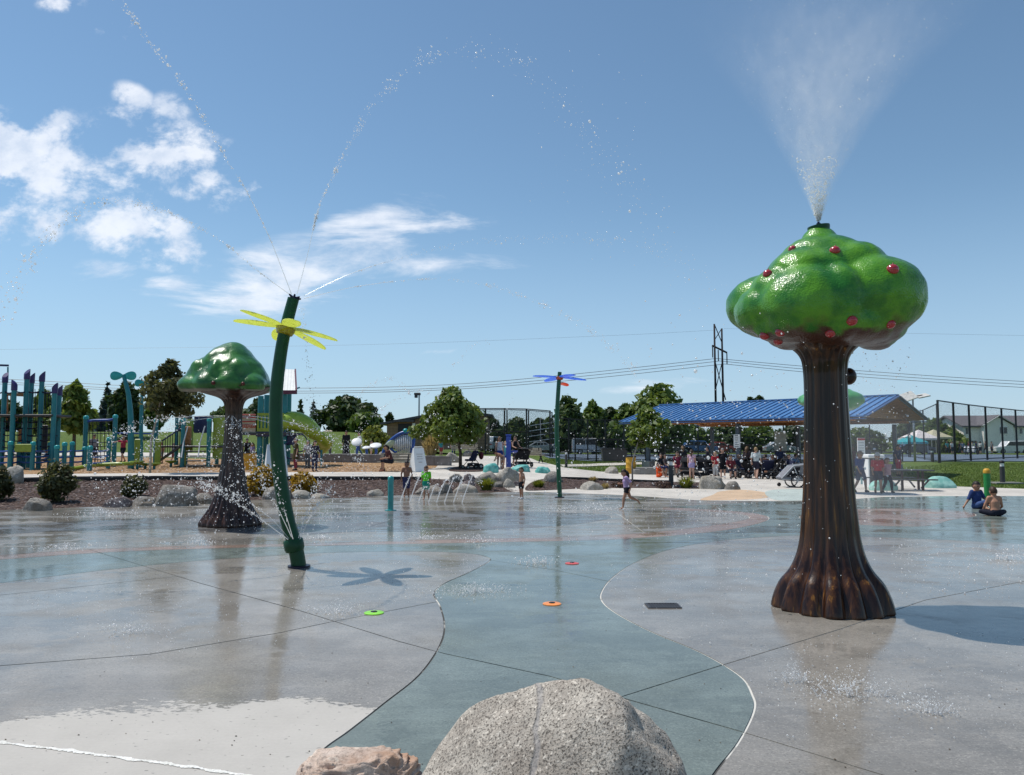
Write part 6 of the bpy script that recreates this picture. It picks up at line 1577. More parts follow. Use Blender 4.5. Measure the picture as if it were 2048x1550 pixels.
for u in (521, 569): mb = MB(); mb.bar(at(u, 786, D1-.7), at(u+30, 775, D1+.2), .08, .08); obj('roof_brace', mb, M['tealpost'], ph, world=True)
# lime slide: a hooded tube then an open chute curling to the right
sl = smooth_line([tuple(p) for p in (at(566, 846, D1-.4), at(590, 842, D1-.6), at(612, 850, D1-.5), at(630, 866, D1-.2), at(645, 878, D1+.3), at(650, 888, D1+.9), at(640, 898, D1+1.3))], 5)
n1 = 16; mb = MB(); mb.tube(sl[:n1], [.62-.012*i for i in range(n1)], 14, asp=1.0); obj('slide_hood', mb, M['limeslide'], ph, smooth=True, world=True)
mb = MB(); V, F = [], []; seg = sl[n1-3:]
for i, p in enumerate(seg):
    d = Vector(seg[min(i+1, len(seg)-1)])-Vector(seg[max(i-1, 0)]); d.normalize(); sd_ = d.cross(Vector((0, 0, 1))).normalized(); up_ = sd_.cross(d)
    for s_, o_ in ((.50, 0), (.44, .05)):
        for j in range(9):
            a_ = math.pi*(1+j/8); V.append(Vector(p)+sd_*(math.cos(a_)*s_)+up_*(math.sin(a_)*s_+.12))
for i in range(len(seg)-1):
    for j in range(8):
        b = i*18; F.append((b+j, b+18+j, b+19+j, b+1+j)); F.append((b+9+j, b+10+j, b+28+j, b+27+j))
    b = i*18; F += [(b, b+9, b+27, b+18), (b+8, b+26, b+35, b+17)]
mb.add(V, F); obj('slide_chute', mb, M['limeslide'], ph, smooth=True, world=True)
for u, v in ((618, 880), (643, 900)): 
    p = at(u, v, D1+.3); mb = MB(); mb.tube([(p.x, p.y, p.z), (p.x, p.y, h1(p.x, p.y))], .06, 8); obj('slide_leg', mb, M['tealpost'], ph, world=True)
# climbing ring and rope web under the slide deck
for u, v in ((582, 900), (600, 886)):
    p = at(u, v, D1-.9); mb = MB(); mb.tube([p+Vector((.42*math.cos(a), 0, .5*math.sin(a))) for a in np.linspace(0, 6.283, 17)], .035, 6, caps=False); obj('climbing_ring', mb, M['navy'], ph, world=True)

# blue chime arch with silver tubes, and flower drums
DC = 50.0
ch = thing('chime_arch', 'large blue leaf-shaped musical arch hung with silver chime tubes', 'musical instrument', (X(800, DC), DC, h1(X(800, DC), DC)))
ol = [(764, 914), (772, 893), (783, 880), (796, 870), (808, 865), (818, 865), (824, 869), (827, 878), (826, 890), (824, 900), (825, 916)]
mb = MB(); mb.tube(smooth_line([tuple(at(u, v, DC)) for u, v in ol], 5), .12, 10); obj('arch', mb, M['blue'], ch, smooth=True, world=True)
mb = MB(); mb.tube([at(775, 892, DC), at(790, 905, DC), at(808, 897, DC), at(822, 893, DC)], .08, 8); obj('lower_bar', mb, M['blue'], ch, smooth=True, world=True)
for i in range(11):
    u = 784+3.9*i; vt = np.interp(u, [783, 796, 808, 818, 824], [882, 873, 868, 868, 872]); vb_ = 908-.9*i*0; a, b = at(u, vt+2, DC-.05), at(u, np.interp(u, [783, 800, 825], [892, 908, 906]), DC-.05)
    mb = MB(); mb.tube([a, b], .055, 8); obj('chime_tube', mb, M['silver'], ch, smooth=True, world=True)
p = at(778, 890, DC-.1); mb = MB(); mb.ball(p, .5, 14, sc=(.9, .12, .42), M=Matrix.Rotation(R(-42), 3, 'Y')); obj('leaf', mb, mat('pale_cream_green', (.55, .62, .42), .4, .4), ch, smooth=True, world=True)
mb = MB(); mb.ball(at(811, 862, DC), .17, 10); obj('top_bolt', mb, M['tealleaf'], ch, smooth=True, world=True)
def drum(u, v, vb, D, r, label, tilt):
    x = X(u, D); z0 = h1(x, D); c = at(u, v, D); t = thing('flower_drum', label, 'musical instrument', (x, D, z0)); mb = MB(); mb.tube([(0, 0, 0), (.05, 0, (c.z-z0)*.6), (0, 0, c.z-z0)], .09, 10); obj('stem', mb, M['bluebar'], t, smooth=True)
    mb = MB(); mb.ball((0, 0, c.z-z0), r, 16, sc=(1, 1, .22), M=Matrix.Rotation(R(tilt), 3, 'X')); obj('drum_head', mb, M['whitep'], t, smooth=True)
drum(714, 884, 913, 52, .36, 'white topped flower drum beside the adult in white', 50); drum(733, 895, 914, 52, .32, 'low pale flower drum left of the small child in beige', 15); drum(752, 891, 914, 51.5, .40, 'pale tilted flower drum right of the small child in beige', 25)

# ------------------------------------------------------------------ furniture on the paths
def bench(label, u, v, D, rz, L=1.8, seat=True):
    x = X(u, D); t = thing('bench', label, 'bench', (x, D, h1(x, D)), rz, 'slatted park benches')
    for i in range(3): mb = MB(); mb.box((0, -.18+.16*i, .45), (L, .14, .04), bev=.006); obj('seat_slat', mb, M['wood'], t)
    for i in range(3): mb = MB(); mb.box((0, .24+.03*i, .58+.13*i), (L, .035, .115), bev=.006); obj('back_slat', mb, M['wood'], t)
    for s_ in (-.38, .38):
        e = s_*L; mb = MB(); mb.bar((e, -.24, 0), (e, .12, .43), .06, .07); obj('leg', mb, M['black'], t); mb = MB(); mb.bar((e, .30, 0), (e, -.05, .43), .06, .07); obj('leg', mb, M['black'], t)
        mb = MB(); mb.bar((e, .12, .42), (e, .34, .92), .06, .06); obj('back_frame', mb, M['black'], t)
    return t
bench('slatted bench behind the spade-shaped tree trunk, back turned', 930, 912, 58, R(176), 2.0)
bench('slatted bench at the right end of the paving by the lawn fence', 1066, 920, 49, R(150), 1.5)
bench('dark slatted bench with the seated long haired person', 790, 945, 38.6, R(-14), 1.7)
# concrete seats by the pavilion
t = thing('concrete_bench', 'low concrete bench ledge with the group sitting by the pavilion', 'bench', (X(1332, 45.6), 45.6, h1(X(1332, 45.6), 45.6)), R(-12)); mb = MB(); mb.box((0, 0, .21), (3.6, .5, .42), bev=.03); obj('ledge', mb, M['pier'], t)
P = gp(1275, 948); t = thing('concrete_block', 'pale round concrete block beside the yellow bin', 'block', P); mb = MB(); mb.lathe([(.33, 0), (.34, .03), (.34, .27), (.31, .30)], 20); obj('block', mb, M['pier'], t, smooth=True, auto=40)
def barrel(u, v, vt, r, label):
    P = gp(u, v); H = at(u, vt, P.y).z-P.z; t = thing('barrel_bin', label, 'rubbish bin', P)
    mb = MB(); mb.lathe([(r, 0), (r, H*.3), (r*1.04, H*.32), (r, H*.34), (r, H*.62), (r*1.04, H*.64), (r, H*.66), (r, H*.93)], 28); obj('drum', mb, M['yellowbin'], t, smooth=True, auto=40)
    mb = MB(); mb.lathe([(r*1.06, H*.93), (r*1.06, H), (r*.8, H*1.01), (r*.8, H*.95)], 28); obj('rim', mb, M['black'], t, smooth=True, auto=40)
barrel(1262, 947, 912, .30, 'yellow barrel bin with black rim on the lawn edge'); barrel(498, 940, 904, .36, 'yellow barrel bin with dark rim behind the mushroom tree')
def bollard(u, v, vt, r, label, pad_=False):
    P = gp(u, v); H = at(u, vt, P.y).z-P.z; t = thing('bollard_light', label, 'bollard', P)
    mb = MB(); mb.lathe([(r, 0), (r, H*.74)], 18); obj('post', mb, M['dgray'], t, smooth=True, auto=40)
    mb = MB(); mb.lathe([(r*.8, H*.74), (r*.8, H*.88)], 18); obj('lens', mb, M['whitep'], t, smooth=True, auto=40)
    mb = MB(); mb.lathe([(r*1.05, H*.88), (r*1.05, H*.96), (r*.6, H)], 18); obj('cap', mb, M['black'], t, smooth=True, auto=40)
    if pad_: mb = MB(); mb.box((.1, 0, .01), (1.3, .8, .06)); obj('footing', mb, M['pier'], t)
bollard(1132.5, 934, 900, .085, 'dark bollard light at the lawn corner right of the blue flower pole'); bollard(1342.5, 972, 916, .105, 'dark bollard light with white band in the mulch strip'); bollard(2005.5, 966, 921, .11, 'dark bollard light on a pale footing in the right lawn', True)
bollard(660, 913, 886, .10, 'dark bollard light on the lawn by the lime slide'); bollard(1865, 924, 898, .12, 'dark short post at the fence corner')
# drinking fountain
P = gp(1017, 937); H = at(1017, 871, P.y).z-P.z
t = thing('drinking_fountain', 'tall bright blue drinking fountain column with basins', 'fountain', P); M['fblue'] = mat('bright_blue_coat', (.015, .06, .42), .35, .5, coat=.3)
mb = MB(); mb.box((0, 0, H/2), (.27, .30, H), bev=.05); obj('column', mb, M['fblue'], t)
mb = MB(); mb.box((0, 0, H+.02), (.33, .36, .06), bev=.02); obj('top_cap', mb, M['fblue'], t)
for sx, z in ((.32, .95), (-.32, .68)): mb = MB(); mb.lathe([(.05, -.12), (.19, -.03), (.20, .03), (.15, .02)], 18, (sx, -.02, z)); mb.box((sx*.55, -.02, z-.05), (.3, .14, .08)); obj('basin', mb, M['fblue'], t, smooth=True, auto=40)
# white sandwich boards
def aboard(u, v, vt, w, hh_px, label, rz, D=None):
    P = gp(u, v); H = at(u, vt, P.y).z-P.z; t = thing('sandwich_board', label, 'sign', P, rz, 'white sandwich boards'); s_ = H*.30
    for sg in (-1, 1):
        nrm = 1; y0 = sg*s_; V = [(-w/2, y0, 0), (w/2, y0, 0), (w*.40, sg*.035, H), (-w*.40, sg*.035, H)]; o_ = Vector((0, -sg*.04, -.012)); mb = MB()
        mb.add([Vector(p) for p in V]+[Vector(p)+o_ for p in V], [(0, 1, 2, 3), (7, 6, 5, 4), (0, 4, 5, 1), (1, 5, 6, 2), (2, 6, 7, 3), (3, 7, 4, 0)]); b = obj('board', mb, M['whitep'], t)
        for k, f in enumerate((.74, .64, .54, .40)):
            yy = y0*(1-f)+sg*.035*f+sg*.008; mb = MB(); mb.box((0, yy, H*f), (w*(.5, .42, .5, .3)[k], .006, .022), M=Matrix.Rotation(-sg*math.atan2(s_, H), 3, 'X')); obj('print_line', mb, M['gmetal'], b)
    mb = MB(); mb.tube([(-w*.3, 0, H), (-w*.3, 0, H+.05), (w*.3, 0, H+.05), (w*.3, 0, H)], .022, 6); obj('handle', mb, M['whitep'], t)
    for sx in (-1, 1):
        mb = MB(); mb.add([(sx*w*.49, -s_*.9, .02), (sx*w*.49, s_*.9, .02), (sx*w*.395, .03, H*.97), (sx*w*.395, -.03, H*.97)], [(0, 1, 2, 3)]); 
        mb.add([(sx*w*.47, -s_*.9, .02), (sx*w*.47, s_*.9, .02), (sx*w*.38, .03, H*.97), (sx*w*.38, -.03, H*.97)], [(0, 1, 2, 3)]); obj('side_panel', mb, M['whitep'], t)
aboard(836, 943, 896, .72, 0, 'white sandwich board standing by the wood chips left of the lime child', R(38))
aboard(551, 952, 889, .95, 0, 'tall white sandwich board half hidden by the yellow flower pole', R(25))
# bin with white lettering, by the three walking children
P = gp(1757, 974); t = thing('litter_bin', 'dark grey rubbish bin with white capital letters behind the walking children', 'rubbish bin', (P.x, P.y+.4, 0)); 
mb = MB(); mb.box((0, 0, .62), (.62, .55, 1.24), bev=.03); obj('body', mb, M['dgray'], t)
mb = MB(); mb.box((0, 0, 1.33), (.70, .62, .16), bev=.04); obj('lid', mb, M['whitep'], t)
for s_ in (-1, 1): mb = MB(); mb.box((s_*.345, -.02, .6), (.05, .6, 1.2)); obj('side_panel', mb, M['whitep'], t)
fc = bpy.data.curves.new('lettering', 'FONT'); fc.body = 'LIT'; fc.size = .26; fc.extrude = .006; fc.align_x = 'CENTER'
fo = bpy.data.objects.new('tmp_text', fc); COL.objects.link(fo); dg = bpy.context.evaluated_depsgraph_get(); me = bpy.data.meshes.new_from_object(fo.evaluated_get(dg)); bpy.data.objects.remove(fo)
me.materials.clear(); me.materials.append(M['whitep']); lo = link('lettering', me, t, (0, -.285, 1.02)); lo.rotation_euler = (R(90), 0, 0)
P = gp(1728, 982); t = thing('tall_notice', 'tall pale notice board with red header in the mist right of the apple tree trunk', 'sign', (at(1722, 886, 36).x, 36.0, 0))
z1 = at(1722, 876, 36).z; mb = MB(); mb.box((0, 0, z1-.62), (.34, .05, 1.25)); obj('board', mb, M['white'], t); mb = MB(); mb.box((0, -.03, z1-.06), (.34, .012, .09)); obj('red_header', mb, M['red'], t)
mb = MB(); mb.box((0, .04, (z1-.1)/2), (.09, .05, z1-.1)); obj('post', mb, mat('pale_teal_post', (.28, .52, .52), .5, .4), t)
for i in range(7): mb = MB(); mb.box((0, -.03, z1-.22-.12*i), (.24, .008, .02)); obj('print_line', mb, M['gmetal'], t)

# ------------------------------------------------------------------ pushchairs
def pushchair(label, u, v, rz, H=1.05, twin=False, canopy='navyfab', D=None, bag=None, hood=True):
    P = gp(u, v) if D is None else at(u, v, D); 
    if D is not None: P.z = h1(P.x, D)
    t = thing('pushchair', label, 'pushchair', P, rz, 'pushchairs'); k = H/1.05; w = .30*k if not twin else .42*k; fabm = M[canopy]; Mr_ = Matrix.Rotation(R(90), 3, 'Y')
    for sx in (-w, w):
        for y, r in ((-.36*k, .10*k), (.34*k, .14*k)):
            mb = MB(); mb.lathe([(r*.7, -.035), (r, -.03), (r, .03), (r*.7, .035)], 14, (sx, y, r), M=Mr_); wh = obj('wheel', mb, M['black'], t); mb = MB(); mb.lathe([(r*.45, -.038), (r*.45, .038)], 10, (sx, y, r), M=Mr_); obj('hub', mb, M['gmetal'], wh)
        mb = MB(); mb.tube([(sx, -.36*k, .12*k), (sx, .02, .52*k), (sx, .42*k, H)], .018, 6); obj('frame', mb, M['dgray'], t); mb = MB(); mb.tube([(sx, .34*k, .14*k), (sx, -.02, .56*k)], .018, 6); obj('frame', mb, M['dgray'], t)
    mb = MB(); mb.tube([(-w, .42*k, H), (0, .46*k, H+.01), (w, .42*k, H)], .022, 6); obj('handle', mb, M['black'], t)
    for c in ((-w/2, w/2) if twin else (0,)):
        sw = (w*.9 if twin else w*1.7)
        mb = MB(); mb.box((c, -.10*k, .44*k), (sw, .36*k, .10*k), bev=.03); obj('seat', mb, fabm, t)
        mb = MB(); mb.box((c, .12*k, .66*k), (sw, .10*k, .50*k), bev=.03, M=Matrix.Rotation(R(-22), 3, 'X')); obj('backrest', mb, fabm, t)
        if hood:
            V, F = [], []; n = 7; rr = .30*k
            for i in range(n):
                a = R(15+i*18)
                for s_ in (-1, 1): V.append((c+s_*sw*.52, .16*k-rr*math.cos(a)*1.2+.12*k, .66*k+rr*math.sin(a)+.05*k))
            for i in range(n-1): F.append((2*i, 2*i+2, 2*i+3, 2*i+1))
            mb = MB(); mb.add(V, F); mb.add([(x, y, z-.02) for x, y, z in V], F); obj('hood', mb, fabm, t, smooth=True)
    mb = MB(); mb.box((0, .06*k, .22*k), (w*1.7, .42*k, .16*k), bev=.04); obj('basket', mb, M['blackfab'], t)
    if bag: mb = MB(); mb.ball((0, .50*k, .66*k), .2*k, 10, sc=(.9, .6, 1)); obj('hanging_bag', mb, cloth_m(bag), t, smooth=True)
    return t
def cloth_m(c): return mat('bag_fabric', c, .85, .2)
M['navyfab'] = mat('navy_fabric', (.02, .025, .06), .8, .2); M['pinkfab'] = mat('dusty_pink_fabric', (.32, .08, .10), .8, .2)
pushchair('empty navy pushchair with red bag by the thin tree trunk', 944, 938, R(-62), 1.15, bag=(.14, .03, .04), hood=False)
pushchair('double black pushchair pushed by the person in black', 1043, 934, R(-150), 1.12, twin=True, canopy='blackfab')
pushchair('black hooded pushchair behind the girl in pink', 1402, 958, R(30), 1.2, canopy='blackfab'); pushchair('black pushchair left of the girl in pink', 1372, 955, R(-30), 1.15, canopy='blackfab', D=43)
for i, (u, D, l) in enumerate([(1422, 43.5, 'black pushchair just behind the child in red'), (1482, 42.5, 'dark pushchair right of the notice column'), (1498, 42, 'dark hooded pushchair left of the walking grey shirt'), (1536, 41.5, 'dark pushchair right of the walking grey shirt'), (1556, 41, 'dark navy pushchair under the pale notice board'), (1576, 40.5, 'dark pushchair left of the grey bicycle trailer'), (1520, 44, 'shaded pushchair behind the walking grey shirt')]):
    pushchair(l, u, 955, R(i*57), 1.15, canopy=('blackfab', 'navyfab')[i % 2], D=D, hood=i % 2 == 0)
# bicycle trailer by the apple tree trunk
P = gp(1592, 975); t = thing('bicycle_trailer', 'grey child bicycle trailer parked left of the apple tree trunk', 'trailer', (P.x+.0, P.y+.3, 0), R(0)); tf = mat('grey_trailer_mesh', (.22, .22, .24), .7, .2); Mr_ = Matrix.Rotation(R(90), 3, 'X')
mb = MB(); mb.prism([(-.55, .30), (-.60, .42), (-.10, .92), (.55, .98), (.62, .40), (.5, .26)], (1, 0, 0), (0, 0, 1), (0, -.33, 0), (0, .66, 0)); obj('cabin', mb, tf, t)
mb = MB(); mb.prism([(-.42, .46), (-.06, .85), (.20, .88), (.10, .46)], (1, 0, 0), (0, 0, 1), (0, -.336, 0), (0, .672, 0)); obj('mesh_window', mb, M['blackfab'], t)
for y in (-.40, .40):
    mb = MB(); mb.tube([(.27*math.cos(a)+.05, y, .28+.27*math.sin(a)) for a in np.linspace(0, 6.283, 25)], .03, 8, caps=False); wh = obj('wheel', mb, M['black'], t, smooth=True)
    for i in range(6): mb = MB(); a = i*math.pi/6; mb.tube([(.05-.25*math.cos(a), y, .28-.25*math.sin(a)), (.05+.25*math.cos(a), y, .28+.25*math.sin(a))], .005, 4); obj('spoke', mb, M['silver'], wh)
for pts in ([(-.62, .40), (-.10, .93), (.58, 1.0), (.75, 1.1)], [(-.60, .36), (.6, .36)], [(-.1, .93), (.12, .38)]):
    for y in (-.345, .345): mb = MB(); mb.tube([(a, y, b) for a, b in pts], .018, 6); obj('frame_tube', mb, M['silver'], t)
mb = MB(); mb.lathe([(.07, -.03), (.09, 0), (.07, .03)], 12, (-.62, 0, .12), M=Mr_); obj('front_wheel', mb, M['black'], t)
# ------------------------------------------------------------------ people
def skinmat(n, c): return mat(n, c, .55, .35, col2=tuple(q*.88 for q in c), scale=7)
SK = {'light': skinmat('light_skin', (.56, .33, .24)), 'tan': skinmat('tan_skin', (.42, .22, .14)), 'brown': skinmat('brown_skin', (.26, .13, .085))}
HR = {k: mat('hair_'+k, c, .55, .3, col2=tuple(q*.6 for q in c), scale=60) for k, c in
      {'dark': (.018, .012, .010), 'brown': (.055, .028, .016), 'light': (.16, .095, .05), 'blond': (.34, .22, .11), 'grey': (.25, .24, .23)}.items()}
CLM = {}
def cloth(c):
    k = tuple(round(q, 3) for q in c)
    if k not in CLM: CLM[k] = mat('cotton_cloth', c, .85, .2, col2=tuple(q*.75 for q in c), scale=11, bump=.25, bscale=25)
    return CLM[k]
EYE = mat('eye_dark', (.015, .012, .012), .2, .5)
STAND = dict(pelvis=(0, 0, .52), waist=(0, -.002, .60), chest=(0, .004, .715), neck=(0, .008, .825), head=(0, -.006, .918),
             shL=(.098, .006, .795), elL=(.128, .012, .63), wrL=(.138, -.02, .485), haL=(.140, -.035, .435),
             shR=(-.098, .006, .795), elR=(-.128, .012, .63), wrR=(-.138, -.02, .485), haR=(-.140, -.035, .435),
             hiL=(.048, 0, .505), knL=(.055, -.012, .285), anL=(.057, .012, .048), toL=(.064, -.085, .014),
             hiR=(-.048, 0, .505), knR=(-.055, -.012, .285), anR=(-.057, .012, .048), toR=(-.064, -.085, .014))
def shift(P, keys, d):
    for k in keys: P[k] = tuple(a+b for a, b in zip(P[k], d))
UP = ['waist', 'chest', 'neck', 'head', 'shL', 'elL', 'wrL', 'haL', 'shR', 'elR', 'wrR', 'haR']
def bend(P, ang, keys=UP, piv='pelvis', axis='X'):
    """turn the upper body about the hips (positive leans forward, towards -y)"""
    o = Vector(P[piv]); m = Matrix.Rotation(ang, 3, axis)
    for k in keys: P[k] = tuple(o + m @ (Vector(P[k])-o))
def pose(kind='stand', **kw):
    P = dict(STAND)
    if kind == 'walk':
        P.update(knL=(.05, -.10, .29), anL=(.052, -.11, .055), toL=(.055, -.195, .035), knR=(-.05, .03, .29), anR=(-.052, .17, .075), toR=(-.055, .10, .015),
                 elL=(.13, .06, .64), wrL=(.13, .03, .50), haL=(.13, .005, .455), elR=(-.13, -.03, .64), wrR=(-.125, -.11, .51), haR=(-.12, -.14, .47))
    elif kind == 'run':
        P.update(knL=(.05, -.13, .33), anL=(.05, -.07, .10), toL=(.05, -.155, .06), knR=(-.05, .035, .30), anR=(-.05, .23, .225), toR=(-.05, .265, .14))
        P.update(knL=(.05, -.085, .285), anL=(.05, -.11, .05), toL=(.055, -.20, .02), knR=(-.05, .095, .305), anR=(-.05, .29, .22), toR=(-.05, .335, .14))
        bend(P, R(8))
        P.update(elR=(-.14, .01, .66), wrR=(-.10, -.14, .63), haR=(-.08, -.19, .645), elL=(.14, .10, .66), wrL=(.145, .06, .52), haL=(.14, .04, .475))
    elif kind == 'sit':                          # on a bench 0.26 H high
        d = -.235; shift(P, UP+['pelvis', 'hiL', 'hiR'], (0, 0, d))
        P.update(knL=(.075, -.235, .285), anL=(.075, -.23, .05), toL=(.08, -.31, .014), knR=(-.075, -.235, .285), anR=(-.075, -.22, .05), toR=(-.08, -.30, .014),
                 elL=(.14, -.05, .41), wrL=(.09, -.17, .33), haL=(.07, -.21, .32), elR=(-.14, -.05, .41), wrR=(-.09, -.17, .33), haR=(-.07, -.21, .32))
    elif kind == 'floor':                        # sitting on the ground, legs drawn up in front
        d = -.455; shift(P, UP+['pelvis', 'hiL', 'hiR'], (0, 0, d))
        P.update(knL=(.10, -.20, .19), anL=(.06, -.30, .045), toL=(.06, -.375, .02), knR=(-.10, -.20, .19), anR=(-.06, -.30, .045), toR=(-.06, -.375, .02),
                 elL=(.14, -.06, .20), wrL=(.08, -.17, .19), haL=(.06, -.21, .19), elR=(-.14, -.06, .20), wrR=(-.08, -.17, .19), haR=(-.06, -.21, .19))
    elif kind == 'cross':                        # cross-legged
        d = -.45; shift(P, UP+['pelvis', 'hiL', 'hiR'], (0, 0, d))
        P.update(knL=(.205, -.13, .075), anL=(-.02, -.20, .045), toL=(-.09, -.20, .03), knR=(-.205, -.13, .075), anR=(.02, -.24, .045), toR=(.09, -.25, .03),
                 elL=(.165, -.05, .19), wrL=(.15, -.17, .11), haL=(.13, -.215, .085), elR=(-.15, -.06, .19), wrR=(-.09, -.17, .10), haR=(-.06, -.20, .09))
    for k, v in kw.items(): P[k] = v
    return P
def person(label, u, vf, vh, P=None, yaw=0, skin='light', hair=('brown', 'short'), top=None, bottom=None, shoes=None, child=0.0, dress=None, hat=None, D=None, H=None, group=None, stout=1.0, dz=0.0, brim=True):
    """place a figure with its foot (lowest point) at the pixel and its crown at vh; top=(colour, sleeve), bottom=(colour, length)"""
    P = dict(P or STAND)
    Q = gp(u, vf) if D is None else at(u, vf, D)
    if D is not None: Q.z = h1(Q.x, D)+dz
    hs = 1+child*.32                                # children carry larger heads
    tot = P['head'][2]+.075*hs
    if H is None: H = max(.3, (at(u, vh, Q.y).z-Q.z)/tot)
    J = {k: Vector(v)*H for k, v in P.items()}
    rt = (J['shL']-J['shR']).normalized()
    st = stout*(1+child*.10)
    r = {k: v*H*st for k, v in dict(pelvis=.066, waist=.058, chest=.066, neck=.030, sh=.036, ua=.029, fa=.021, wr=.0155, th=.050, kn=.034, ca=.031, an=.020).items()}
    mb = MB()
    mb.tube([J['pelvis']-(J['waist']-J['pelvis']).normalized()*.05*H, J['pelvis'], J['waist'], J['chest'], J['chest']*.35+J['neck']*.65], [r['pelvis']*.7, r['pelvis'], r['waist'], r['chest'], r['chest']*.62], 14, side=rt, asp=1.32)
    mb.tube([J['shR'], J['shL']], [r['sh'], r['sh']], 10)
    mb.tube([J['neck']*.85+J['chest']*.15, J['neck'], J['head']], [r['neck']*1.25, r['neck'], r['neck']], 10)
    segs = [('torso', J['pelvis'], J['chest'], r['chest']*1.1), ('torso', J['chest'], J['neck'], r['chest']), ('torso', J['shL']*.8+J['shR']*.2, J['shR']*.8+J['shL']*.2, r['sh']),
            ('neck', J['neck'], J['head'], r['neck']), ('head', J['head']+Vector((0, 0, -.02*H)), J['head']+Vector((0, 0, .03*H)), .06*H*hs)]
    for s_ in 'LR':
        mb.tube([J['sh'+s_], J['sh'+s_]*.6+J['el'+s_]*.4, J['el'+s_], J['wr'+s_]], [r['sh'], r['ua'], r['fa']*1.08, r['wr']], 10)
        for k, q in (('sh', r['sh']), ('el', r['fa']*1.1), ('wr', r['wr'])): mb.ball(J[k+s_], q, 8)
        mb.tube([J['wr'+s_], J['wr'+s_]*.4+J['ha'+s_]*.6, J['ha'+s_]], [r['wr'], r['wr']*1.45, r['wr']*1.2], 8)
        mb.tube([J['hi'+s_], J['hi'+s_]*.55+J['kn'+s_]*.45, J['kn'+s_], J['kn'+s_]*.6+J['an'+s_]*.4, J['an'+s_]], [r['th']*1.05, r['th']*.92, r['kn'], r['ca'], r['an']], 12)
        mb.ball(J['hi'+s_], r['th']*1.05, 10); mb.ball(J['kn'+s_], r['kn'], 10); mb.ball(J['an'+s_], r['an']*1.05, 8)
        hd = (J['an'+s_]-J['to'+s_]); heel = J['an'+s_]+Vector((0, 0, -.022*H))+hd.normalized()*.012*H
        mb.tube([heel, J['an'+s_]*.45+J['to'+s_]*.55, J['to'+s_]], [.019*H*st, .021*H*st, .016*H*st], 8); mb.ball(J['to'+s_], .017*H*st, 8); mb.ball(heel, .019*H*st, 8)
        segs += [('ua'+s_, J['sh'+s_], J['el'+s_], r['ua']), ('fa'+s_, J['el'+s_], J['wr'+s_], r['fa']), ('ha'+s_, J['wr'+s_], J['ha'+s_], r['wr']),
                 ('th'+s_, J['hi'+s_], J['kn'+s_], r['th']), ('ca'+s_, J['kn'+s_], J['an'+s_], r['ca']), ('fo'+s_, J['an'+s_], J['to'+s_], r['an'])]
    hd = (J['head']-J['neck']).normalized(); fw = Vector((rt.y, -rt.x, 0)).normalized()*1.0
    fw = -(rt.cross(hd)).normalized() if True else fw
    if fw.dot(Vector((0, -1, 0))) < 0 and kindless(P): fw = -fw
    yawh = P.get('turn', 0)
    if yawh: fw = Matrix.Rotation(yawh, 3, 'Z') @ fw
    sd = hd.cross(fw).normalized(); Mh_ = Matrix((sd, -fw, hd)).transposed()
    hr = .063*H*hs
    mb.ball(J['head'], hr, 14, sc=(.80, .98, 1.14), M=Mh_)
    mb.ball(J['head']+fw*hr*.30-hd*hr*.52, hr*.62, 10, sc=(.85, .95, .9), M=Mh_)                     # jaw
    mb.tube([J['head']+fw*hr*.86+hd*hr*.10, J['head']+fw*hr*1.18-hd*hr*.22], [hr*.12, hr*.20], 6)      # nose
    for s_ in (-1, 1): mb.ball(J['head']+sd*(s_*hr*.80)-hd*hr*.05, hr*.22, 6, sc=(.5, .8, 1.2), M=Mh_)    # ears
    me = mesh_of('person', mb.v, mb.f)
    tmp = bpy.data.objects.new('tmp_body', me); COL.objects.link(tmp)
    md = tmp.modifiers.new('r', 'REMESH'); md.mode = 'VOXEL'; md.voxel_size = max(.011*H, .008); md.use_smooth_shade = True
    sm = tmp.modifiers.new('s', 'SMOOTH'); sm.factor = .5; sm.iterations = 4
    dg = bpy.context.evaluated_depsgraph_get(); ev = tmp.evaluated_get(dg); bm = bpy.data.meshes.new_from_object(ev)
    bpy.data.objects.remove(tmp); bpy.data.meshes.remove(me)
    n = len(bm.vertices); V = np.empty(n*3); bm.vertices.foreach_get('co', V); V = V.reshape(-1, 3); N = np.empty(n*3); bm.vertices.foreach_get('normal', N); N = N.reshape(-1, 3)
    Fc = [tuple(p.vertices) for p in bm.polygons]; bpy.data.meshes.remove(bm)
    best = np.full(n, 1e9); reg = np.zeros(n, int); par = np.zeros(n)
    for i, (nm, a, b, rr) in enumerate(segs):
        a = np.array(a); b = np.array(b); ab = b-a; t = np.clip(((V-a)@ab)/max(ab@ab, 1e-9), 0, 1)
        d = np.linalg.norm(V-(a+t[:, None]*ab), axis=1)-rr
        k = d < best; best[k] = d[k]; reg[k] = i; par[k] = t[k]
    names = [s_[0] for s_ in segs]
    # five bent fingers and a thumb on each hand, rooted in the palm
    fb = MB()
    for s_, sg in (('L', 1), ('R', -1)):
        a, b = J['wr'+s_], J['ha'+s_]; d = (b-a); d = d.normalized() if d.length > 1e-6 else Vector((0, 0, -1))
        ac = d.cross(fw);  ac = ac.normalized() if ac.length > .1 else rt
        cv_ = ac.cross(d).normalized(); L = .045*H
        for k in range(4):
            o = a.lerp(b, .75)+ac*((k-1.5)*.0085*H); l = L*(.82, 1, .95, .75)[k]
            fb.tube([o, o+d*l*.55+cv_*l*.06, o+d*l*.98+cv_*l*.30], [.0052*H, .0048*H, .0036*H], 6)
        o = a.lerp(b, .35)+ac*(.011*H*sg); fb.tube([o, o+ac*(.014*H*sg)+d*.012*H, o+ac*(.017*H*sg)+d*.030*H], [.0062*H, .0055*H, .0042*H], 6)
